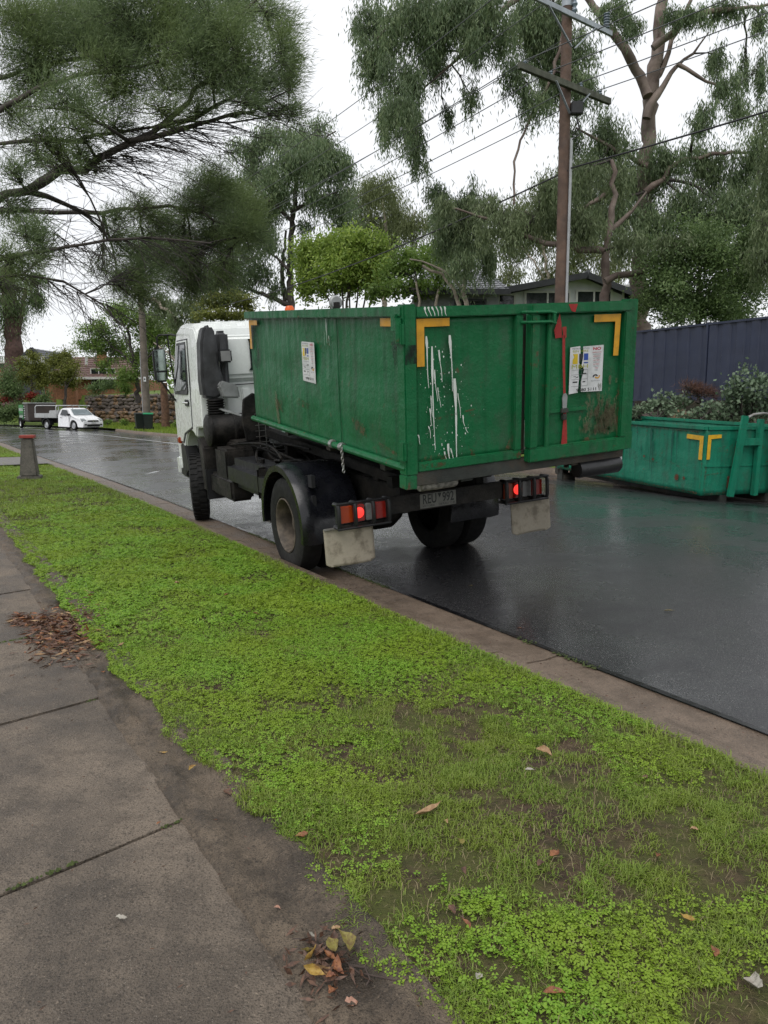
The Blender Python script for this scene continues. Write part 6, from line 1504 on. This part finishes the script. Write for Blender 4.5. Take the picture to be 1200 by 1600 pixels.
shrub('weed_clump', 'green weed clump at the wall foot beside the utility', 57, [(167,660,7,5)], 'bushfar', 'mid_leaf', 146)
shrub('weed_clump', 'green weed clump at the wall foot beside the wheelie bins', 56, [(195,660,8,5)], 'bushfar', 'mid_leaf', 147)
shrub('weed_clump', 'green weed clump below the sleeper steps beside the cab door', 50, [(276,662,6,6)], 'bushfar', 'mid_leaf', 148)
# pruned leafless shrub in front of the brick house
shrub('garden_plant', 'low grey-green round-leaved plant spilling over the rocks', 17.2, [(1000,640,20,10),(1030,628,26,15),(1060,625,28,16),(1045,645,25,9),(990,650,14,8)], 'round', 'succulent', 151, 1.5, 'plant')
shrub('garden_plant', 'tall grey-green round-leaved plant mound beside the hook frame', 16.2, [(1150,600,26,24),(1185,600,28,26),(1130,640,24,22),(1170,640,26,20),(1200,630,24,28),(1155,625,26,22),(1140,660,20,12)], 'round', 'succulent', 152, 1.5, 'plant')
shrub('garden_plant', 'low grey-green plant between the two round-leaved mounds behind the teal bin', 16.6, [(1095,648,22,12),(1115,640,18,12),(1070,652,18,9)], 'round', 'succulent', 154, 1.5, 'plant')
shrub('dry_tussock', 'dry red-brown tussock on the garden bed between the round-leaved plants', 17.4, [(1090,612,18,7),(1075,606,14,5),(1105,618,12,6)], 'needle', 'brown_leaf', 153, 1.5, 'plant')
# a wood far down the street
r = np.random.default_rng(77); VV = []
for i in range(80):
    x = r.uniform(-120, 90); y = 125 + 30*r.random() + .15*abs(x); h = 5 + 6*r.random(); rad = np.array((3.2, 3.2, h*.5)); n = 330
    c = np.array((x, y, h*.55)); e = unit(r.normal(size=(n, 3)))*(r.random((n, 1))**.4); VV.append(leaf_quads(c+e*rad, unit(r.normal(size=(n, 3))), .75, .5, r))
V = np.concatenate(VV).reshape(-1, 3)
tag(place('distant_wood', fast_mesh('distant_wood', V, np.arange(len(V)).reshape(-1, 4), MT['mid_leaf'])), 'far wood closing the end of the street', 'wood', kind='stuff')
# ================================================================== turf of the verge
MT['clover'] = leaf_mat('clover_leaf', (.165, .335, .030), (.275, .440, .050), .45, .38, (.250, .345, .030), 1.6, .75)
MT['grass'] = leaf_mat('grass_blade', (.140, .235, .030), (.250, .330, .058), .45, .38, (.235, .300, .048), 2.0, .7)
MT['dry_grass'] = leaf_mat('dry_grass_blade', (.20, .16, .085), (.30, .25, .14), .7, .15)
r = np.random.default_rng(5)
def zone(x, y):
    """cover of clover, grass and bare soil on the verge"""
    n1 = fbm(x*1.3, y*1.3, 41, 3); n2 = fbm(x*3.3, y*3.3, 55, 3); n3 = fbm(x*.9+7, y*.9, 61, 3)
    g = lambda cx, cy, s: np.exp(-((x-cx)**2+(y-cy)**2)/s**2)
    cl_ = .35 + .9*(n1-.5)*2.2
    cl_ += .75*g(-1.0, 4.4, .9) + .6*g(-2.0, 6.2, 1.2) + .6*g(-3.2, 8.5, 1.4) + .8*g(.55, 2.05, .42) + .35*g(-.5, 3.3, .5) + .4*g(-.2, 4.8, .7) - .9*g(1.15, 2.75, .75) - .45*g(.35, 3.2, .5) - .35*g(.3, 2.55, .35)
    gr = .55 + .8*(n3-.5)*2 + .5*g(0.0, 3.2, .35) + .4*g(.45, 3.6, .5) - .5*g(1.1, 2.5, .45) - .25*g(.1, 2.2, .35)
    rt = np.clip((x-.15)*1.2+.25, 0, 1)*np.clip((4.6-y)*.8, 0, 1)
    bare = (n2 > .64-.07*rt)*(.65+.2*rt) + .6*g(1.15, 2.55, .4)*(n2 > .42)
    bare = np.clip(bare, 0, .95)
    far = np.clip((y-9)/6, 0, 1); gr = gr + .35*far
    return np.clip(cl_, 0, 1)*(1-bare), np.clip(gr, .12, 1)*(1-.75*bare)
def scatter(n, y0, y1):
    """random points over the turf between the kerb and the path"""
    s = r.random(n)*vd[-1]; P_ = np.stack([np.interp(s, vd, EDGE[:, j]) for j in (0, 1)], 1); N_ = np.stack([np.interp(s, vd, EN[:, j]) for j in (0, 1)], 1)
    return P_, N_
iy = np.interp([-1.5, 34.0], EDGE[:, 1], vd)
def turf_pts(n, ya, yb):
    sa_, sb_ = np.interp([ya, yb], EDGE[:, 1], vd); s = sa_ + r.random(n)*(sb_-sa_); u = .655 + r.random(n)*3.2
    P_ = np.stack([np.interp(s, vd, EDGE[:, j]) - np.interp(s, vd, EN[:, j])*u for j in (0, 1)], 1)
    pd = path_d(P_[:, 0], P_[:, 1]); ok = (pd > grass_w(P_[:, 0], P_[:, 1])) & (P_[:, 1] > 1.2)
    ok &= ~((P_[:, 1] > 20.2) & (P_[:, 1] < 24.3) & (P_[:, 0] < -8.5) & (u > .6) & (P_[:, 1] > 21.0) & (P_[:, 1] < 23.8))
    return P_[ok], u[ok]
def blades(P_, u, Lm, Wm, lean, name, mat, label, simple_blade=False):
    n = len(P_); z = verge_z(P_[:, 0], P_[:, 1], u); az = r.random(n)*6.283; ln = Lm*(.45+.9*r.random(n)); wd = Wm*(.6+.7*r.random(n)); le = lean*(.3+r.random(n))
    d = np.stack([np.cos(az), np.sin(az)], 1); s_ = np.stack([-d[:, 1], d[:, 0]], 1)
    b = np.c_[P_, z-.004]; mid = b + np.c_[d*(ln*le*.35)[:, None], ln*.62]; tip = b + np.c_[d*(ln*le)[:, None], ln*np.clip(1-.45*le, .25, 1)]
    S = np.c_[s_*wd[:, None]*.5, np.zeros(n)]
    if simple_blade:
        V = np.stack([b-S, b+S, tip], 1); F = np.arange(n*3).reshape(-1, 3)
    else:
        V = np.stack([b-S, b+S, mid-S*.8, mid+S*.8, tip], 1); F = (np.arange(n)[:, None, None]*5 + np.array([[0, 1, 3], [0, 3, 2], [2, 3, 4]])[None]).reshape(-1, 3)
    me = fast_mesh(name, V.reshape(-1, 3), F, mat)
    return tag(place(name, me), label, 'grass', kind='stuff')
parts = []
for n, ya, yb, Lm, Wm, q in ((1270000, -1.0, 6.5, .026, .0034, 0), (400000, 6.5, 12, .042, .0055, 1), (240000, 12, 34, .065, .014, 2)):
    P_, u = turf_pts(n, ya, yb); c_, g_ = zone(P_[:, 0], P_[:, 1]); tuft = fbm(P_[:, 0]*9, P_[:, 1]*9, 71, 2)
    keepg = r.random(len(P_)) < g_*np.clip((tuft-.28)*3.2, .05, 1)*(1-.45*c_)
    P_, u, tuft = P_[keepg], u[keepg], tuft[keepg]
    parts.append((P_, u, Lm*(1+0*tuft), Wm))
    nm = ('grass', 'grass', 'grass')[q]
    blades(P_, u, Lm*(.5+1.2*tuft), Wm, 1.05, nm, MT['grass'], ('short green grass on the near verge', 'green grass of the verge beside the truck', 'green grass of the verge around the bollard')[q], q > 0)
P_, u = turf_pts(90000, -1, 7); c_, g_ = zone(P_[:, 0], P_[:, 1]); k = r.random(len(P_)) < .40*(1-c_); blades(P_[k], u[k], .036, .0022, 1.4, 'dry_grass', MT['dry_grass'], 'straw-coloured dead grass lying through the verge')
# taller fringe along the kerb
P_, u = turf_pts(260000, 2, 16); k = (u < .83) & (r.random(len(u)) < .55); blades(P_[k], u[k], .055, .005, 1.0, 'grass', MT['grass'], 'longer grass fringe along the back of the kerb')
# clover
def clover(P_, u, Lf, hh, name, label):
    n = len(P_); z = verge_z(P_[:, 0], P_[:, 1], u) + hh*(.4+.9*r.random(n)); az = r.random(n)*6.283; tilt = r.normal(0, .28, (n, 2)); ls = Lf*(.65+.7*r.random(n))
    c = np.c_[P_ + r.normal(0, .004, (n, 2)), z]; V = np.zeros((n, 3, 4, 3))
    for k_ in range(3):
        a = az + k_*2.094; d = np.c_[np.cos(a), np.sin(a), tilt[:, 0]*np.cos(a)+tilt[:, 1]*np.sin(a)-.05]; s_ = np.c_[-np.sin(a), np.cos(a), -tilt[:, 0]*np.sin(a)+tilt[:, 1]*np.cos(a)]
        L_ = ls[:, None]
        V[:, k_, 0] = c + d*L_*.06; V[:, k_, 1] = c + d*L_*.78 + s_*L_*.52; V[:, k_, 2] = c + d*L_*.90 - np.array((0, 0, .12))*L_; V[:, k_, 3] = c + d*L_*.78 - s_*L_*.52
    me = fast_mesh(name, V.reshape(-1, 3), np.arange(n*12).reshape(-1, 4), MT['clover']); return tag(place(name, me), label, 'clover', kind='stuff')
for n, ya, yb, Lf, hh, lab in ((245000, -1, 6.5, .0102, .019, 'bright green clover patches on the near verge'), (80000, 6.5, 12, .0175, .024, 'bright green clover patches on the verge beside the truck'), (60000, 12, 26, .022, .028, 'clover patches on the verge around the bollard')):
    P_, u = turf_pts(n, ya, yb); c_, g_ = zone(P_[:, 0], P_[:, 1]); k = r.random(len(P_)) < np.clip((c_-.06)*1.6, 0, 1)
    clover(P_[k], u[k], Lf, hh, 'clover', lab)
# far lawn across the road
pts = []
while len(pts) < 9000:
    y = r.uniform(36, 60); v = r.uniform(.3, 6.8); i = int(np.abs(FAR[:, 1]-y).argmin()); p = FAR[i]+FN[i]*v; pts.append((p[0]+r.normal(0, .1), p[1]+r.normal(0, .1), float(bank_z(np.array(v), np.array(FAR[i, 1])))))
pts = np.array(pts); n = len(pts); V = np.zeros((n, 4, 3)); az = r.random(n)*6.28; d = np.c_[np.cos(az), np.sin(az), np.zeros(n)]
V[:, 0] = pts-d*.04; V[:, 1] = pts+d*.04; V[:, 2] = pts+d*.03+np.array((0, 0, .08)); V[:, 3] = pts+np.array((0, 0, .14))
tag(place('lawn_grass', fast_mesh('lawn_grass', V.reshape(-1, 3), np.arange(n*4).reshape(-1, 4), MT['grass'])), 'green lawn grass around the wheelie bins across the road', 'grass', kind='stuff')

# ================================================================== fallen leaves
def dead_mat(name, a, b):
    g = NT(name); c = g.mix(g.ramp(g.noise(60, 5, .7), .40, .62), a, b); g.bsdf(c, .55, 0, g.bump(g.noise(60, 3), .4, .004), .4); return g.m
MT['leaf_tan'] = dead_mat('tan_dead_leaf', (.34, .22, .115), (.25, .15, .075)); MT['leaf_brown'] = dead_mat('brown_dead_leaf', (.13, .068, .042), (.065, .036, .025))
MT['leaf_yellow'] = dead_mat('yellow_dead_leaf', (.36, .24, .055), (.20, .11, .03)); MT['leaf_orange'] = dead_mat('orange_dead_leaf', (.26, .11, .045), (.15, .055, .028))
MT['leaf_grey'] = dead_mat('pale_grey_dead_leaf', (.36, .34, .29), (.28, .25, .21)); MT['leaf_olive'] = dead_mat('olive_dead_leaf', (.22, .19, .045), (.13, .09, .03)); MT['leaf_pink'] = dead_mat('pinkish_round_leaf', (.36, .20, .14), (.29, .15, .10))
def leaf_mesh(L_, Wd_, curl, bend, mat, ratio=.42):
    mb = MB(); nu, nv = 10, 4
    def f(v, u):
        x = (u-.5)*L_; w_ = Wd_*.5*(math.sin(math.pi*min(1, u**(.85 if ratio < .5 else .6)))**(1.15 if ratio < .5 else .7)); s_ = (v-.5)*2
        w_ *= 1 + .05*math.sin(u*23+L_*900) + .03*math.sin(u*41+s_*2)
        tw = (u-.5)*(2.4*curl+.5)*(1 if math.sin(L_*7000) > 0 else -1); y = s_*w_*math.cos(tw) + bend*math.sin(u*math.pi)*L_*1.6
        return (x, y, curl*L_*((u-.5)**2*1.6) + s_*w_*math.sin(tw) + abs(s_)**1.5*w_*.7 + Wd_*.05*math.sin(u*17+s_*3) + .004)
    nu, nv = 16, 6; mb.grid(f, nv, nu); me = mb.mesh('fallen_leaf', mat, weld=True, ang=80); return me
LEAVES = [  # px, py, length m, width, angle, material, curl, label
    (668, 1270, .150, .034, 40, 'leaf_tan', .3, 'long curled tan leaf lying across the middle of the verge'),
    (850, 1178, .085, .036, -35, 'leaf_tan', .2, 'folded tan leaf on the grass near the kerb'),
    (1076, 1438, .065, .026, -65, 'leaf_yellow', .35, 'upright yellow leaf among the clover'),
    (1024, 1338, .055, .018, 80, 'leaf_orange', .2, 'slim orange-brown leaf on the bare soil'),
    (869, 1555, .075, .022, 0, 'leaf_orange', .15, 'long red-brown leaf at the front of the clover'),
    (1184, 1538, .07, .05, 70, 'leaf_grey', .3, 'pale cupped leaf at the corner of the verge'),
    (472, 1305, .055, .026, 25, 'leaf_orange', .2, 'orange-brown leaf at the ragged turf edge'),
    (254, 1177, .055, .014, -5, 'leaf_yellow', .3, 'thin pale yellow leaf curl on the muddy path edge'),
    (302, 1201, .050, .018, 50, 'leaf_yellow', .2, 'narrow amber leaf on the muddy path edge'),
    (356, 1241, .055, .034, -40, 'leaf_brown', .2, 'curled brown leaf beside the clover edge'),
    (189, 1436, .036, .024, 10, 'leaf_grey', .1, 'small whitish leaf lying flat on the footpath slab'),
    (549, 1571, .036, .034, 20, 'leaf_pink', .08, 'small round pinkish leaf below the leaf pile'),
    (433, 1421, .024, .012, -10, 'leaf_pink', .1, 'tiny pink leaf fragment on the muddy edge'),
    (352, 1305, .034, .010, -30, 'leaf_orange', .1, 'thin orange leaf sliver on the muddy edge'),
    (248, 1287, .022, .012, 60, 'leaf_orange', .1, 'tiny orange leaf by the slab joint'),
    (163, 1051, .035, .022, 80, 'leaf_orange', .2, 'small orange leaf below the big leaf drift'),
    (728, 1362, .05, .018, 80, 'leaf_brown', .2, 'brown leaf standing in the thin grass'),
    (866, 1335, .05, .030, 40, 'leaf_orange', .2, 'broad red-brown leaf near the centre of the verge'),
    (842, 1350, .045, .024, 70, 'leaf_brown', .2, 'dark red-brown leaf beside the broad one'),
    (726, 1446, .055, .018, -60, 'leaf_orange', .2, 'rusty leaf with a pointed tip in the thin turf'),
    (706, 1425, .05, .022, -70, 'leaf_brown', .2, 'dull brown leaf just above the rusty pointed leaf'),
    (1113, 1490, .05, .022, 80, 'leaf_orange', .3, 'brown leaf right of the yellow upright leaf'),
    (746, 1528, .04, .022, 70, 'leaf_grey', .2, 'pale leaf half sunk in clover near the front edge'),
    (700, 1275 + 10, .04, .016, 85, 'leaf_tan', .2, 'short tan leaf stub below the long curled leaf'),
    (720, 1317, .035, .028, 70, 'leaf_olive', .3, 'cupped grey-green leaf in the long grass'),
    (805, 1100, .03, .018, 10, 'leaf_brown', .1, 'brown leaf on the upper verge near the kerb'),
    (828, 1204, .05, .016, 10, 'leaf_grey', .1, 'pale straw-coloured leaf below the folded tan leaf'),
    (1085, 1298, .03, .02, -20, 'leaf_tan', .1, 'small tan leaf on the bare patch near the kerb'),
    (1008, 1215, .03, .02, 30, 'leaf_brown', .1, 'small brown leaf near the kerb edge'),
    (525, 1452, .03, .02, 30, 'leaf_tan', .1, 'tan leaf tip at the ragged edge above the leaf pile'),
    (277, 912, .05, .04, 0, 'leaf_tan', .1, 'pale leaf lying on the clover below the wheel'),
    (355, 930, .05, .03, 40, 'leaf_orange', .1, 'orange leaf on the clover below the rear wheel'),
    (400, 960, .06, .035, -20, 'leaf_tan', .1, 'tan leaf in the middle of the clover patch'),
]
for i, (px, py, L_, W_, an, mt, cu, lb) in enumerate(LEAVES):
    p = ground_pt(px, py, .165); u = edge_u(p.x, p.y)[0]; pd = path_d(p.x, p.y)[0]
    z = .152 if pd < .3 else float(verge_z(np.array(p.x), np.array(p.y), np.array(u))) + .018
    if pd < 0: z = .157
    me = leaf_mesh(L_, W_, cu, .12*math.sin(i*1.7), MT[mt], .6 if W_ > .6*L_ else .42)
    q = ground_pt(px, py, z)
    place('fallen_leaf', me, None, (q.x, q.y, z), (r.normal(0, .15), r.normal(0, .15), R(an)), label=lb, cat='leaf', group='fallen leaves on the verge and path')
# the swept-up handful at the front
pile = [(480, 1497, .085, .030, 20, 'leaf_yellow'), (470, 1482, .06, .024, -25, 'leaf_olive'), (505, 1503, .06, .022, 5, 'leaf_tan'), (527, 1475, .09, .036, -70, 'leaf_olive'), (540, 1470, .10, .040, -65, 'leaf_olive'), (537, 1510, .075, .028, -65, 'leaf_orange'), (515, 1490, .055, .020, -40, 'leaf_orange'), (520, 1528, .035, .022, 0, 'leaf_orange'), (527, 1545, .05, .018, -50, 'leaf_orange'), (490, 1515, .07, .026, -10, 'leaf_yellow'), (500, 1480, .05, .02, 60, 'leaf_brown'), (517, 1455, .05, .022, 80, 'leaf_brown'), (485, 1455, .035, .012, 10, 'leaf_grey')]
NAMES = ['yellow leaf curling along the front of the pile', 'olive leaf at the outer tip of the pile', 'tan leaf bridging the middle of the pile', 'olive leaf leaning up at the back of the pile', 'largest olive-yellow leaf, topmost of the pile', 'orange leaf hanging off the road side of the pile', 'narrow orange leaf in the heart of the pile', 'short bright orange leaf under the pile', 'orange leaf sticking out below the pile', 'folded yellow leaf under the pile front', 'dark brown leaf inside the pile', 'brown leaf standing behind the pile', 'pale narrow leaf just beyond the pile']
for i, ((px, py, L_, W_, an, mt), nm) in enumerate(zip(pile, NAMES)):
    z = .158 + .007*(i % 5); q = ground_pt(505 + (px-505)*.9, 1500 + (py-1500)*.9, z + .01)
    place('fallen_leaf', leaf_mesh(L_, W_, .45, .15*math.sin(i*2.1), MT[mt]), None, (q.x, q.y, z), (r.normal(0, .35), r.normal(0, .3), R(an)), label=nm + ' by the path edge', cat='leaf', group='leaf pile on the path edge')
v_ = []
for i in range(150):
    px = 505 + r.normal(0, 26); py = 1505 + r.normal(0, 24); p = ground_pt(px, py, .16)
    v_.append(leaf_quads(np.array([[p.x, p.y, .152+.022*r.random()]]), unit(np.r_[r.normal(size=2), r.normal(0, .35)])[None], .045, .012, r))
V = np.concatenate(v_).reshape(-1, 3); tag(place('leaf_litter', fast_mesh('leaf_litter', V, np.arange(len(V)).reshape(-1, 4), MT['leaf_brown'])), 'small brown leaf scraps under the leaf pile at the path edge', 'leaf litter', kind='stuff')
MT['stick'] = simple('dark_stick', (.05, .035, .028), .8, var=.3)
for k_, (pts_, lb) in enumerate((([(457, 1468), (490, 1468), (512, 1478), (560, 1520), (620, 1532)], 'long dark stick threading through the leaf pile'), ([(545, 1508), (570, 1512), (578, 1530), (572, 1540)], 'short curved grey twig beside the leaf pile'))):
    w_ = [ground_pt(x, y, .158) for x, y in pts_]; MB().tube([p-w_[0] for p in w_], [.004, .0035, .003, .0025, .002][:len(w_)], 6).build('stick', MT['stick'], None, loc=w_[0], label=lb, cat='stick')
# drift of bark and leaves against the turf further along the path
VV = {'leaf_brown': [], 'leaf_tan': [], 'leaf_orange': []}
for i in range(1500):
    t = r.random(); px = 138 - 75*r.random()**1.2 + r.normal(0, 20); py = 988 + r.normal(0, 22) - .12*(px-110)
    if r.random() < .30: px = 20 + 90*r.random(); py = 968 + r.normal(0, 4)
    p = ground_pt(px, py, .16); k = ['leaf_brown', 'leaf_brown', 'leaf_brown', 'leaf_brown', 'leaf_tan', 'leaf_brown', 'leaf_orange'][r.integers(7)]
    D = unit(np.r_[r.normal(size=2), r.normal(0, .08)]); VV[k].append(leaf_quads(np.array([[p.x, p.y, .156+.018*r.random()**2]]), D[None], .070, .015, r))
for k, v in VV.items():
    V = np.concatenate(v).reshape(-1, 3); tag(place('leaf_litter', fast_mesh('leaf_litter', V, np.arange(len(V)).reshape(-1, 4), MT[k])), {'leaf_brown': 'dark brown leaf and bark drift at the turf edge of the path', 'leaf_tan': 'pale tan leaves mixed in the drift on the path', 'leaf_orange': 'orange leaves mixed in the drift on the path'}[k], 'leaf litter', kind='stuff')
# scattered crumbs of litter over verge, path and road
VV = []
P_, u = turf_pts(30000, -1, 8); c_, g_ = zone(P_[:, 0], P_[:, 1]); k = r.random(len(P_)) < .022*(1.15-c_); P_, u = P_[k], u[k]
n = len(P_); b = np.c_[P_, verge_z(P_[:, 0], P_[:, 1], u)+.012]; V = leaf_quads(b, unit(np.c_[r.normal(size=(n, 2)), r.normal(0, .3, n)]), .018, .0055, r).reshape(-1, 3)
tag(place('verge_litter', fast_mesh('verge_litter', V, np.arange(len(V)).reshape(-1, 4), MT['leaf_brown'])), 'small brown leaf crumbs scattered through the turf', 'leaf litter', kind='stuff')
n = 500; s = r.random(n)*9+s0-2; q = np.array([path_at(a)[0] - path_at(a)[1]*(r.random()**2*1.2-.28) for a in s])
V = leaf_quads(np.c_[q, np.full(n, .158)], unit(np.c_[r.normal(size=(n, 2)), np.zeros(n)]), .018, .004, r).reshape(-1, 3)
tag(place('path_litter', fast_mesh('path_litter', V, np.arange(len(V)).reshape(-1, 4), MT['leaf_brown'])), 'dark twig crumbs scattered over the footpath', 'leaf litter', kind='stuff')
for px, py, L_, an, mt, lb in ((765, 945, .20, 10, 'leaf_brown', 'red-brown twig lying on the road behind the truck'), (816, 983, .10, -20, 'leaf_orange', 'orange leaf on the wet asphalt near the gutter'), (915, 1000, .14, 5, 'leaf_olive', 'thin green leaf on the wet asphalt'), (740, 916, .10, 0, 'leaf_olive', 'pale green leaf on the wet asphalt behind the mudflap'), (1045, 955, .10, 5, 'leaf_olive', 'small green leaf further out on the wet asphalt')):
    q = ground_pt(px, py, .10); z = road_z(q.x, q.y) + .012; q = ground_pt(px, py, z)
    place('fallen_leaf', leaf_mesh(L_, L_*.16, .05, .05, MT[mt]), None, (q.x, q.y, z), (0, 0, R(an)), label=lb, cat='leaf', group='fallen leaves on the road')

# crumbs washed into the gutter
n = 900; s = 4 + r.random(n)*28; P_ = np.stack([np.interp(s, vd, EDGE[:, j]) - np.interp(s, vd, EN[:, j])*np.abs(r.normal(.30, .14, n)) for j in (0, 1)], 1)
V = leaf_quads(np.c_[P_, np.full(n, .012)], unit(np.c_[r.normal(size=(n, 2)), np.zeros(n)]), .020, .005, r).reshape(-1, 3)
tag(place('gutter_litter', fast_mesh('gutter_litter', V, np.arange(len(V)).reshape(-1, 4), MT['leaf_brown'])), 'brown leaf crumbs washed along the concrete gutter', 'leaf litter', kind='stuff')
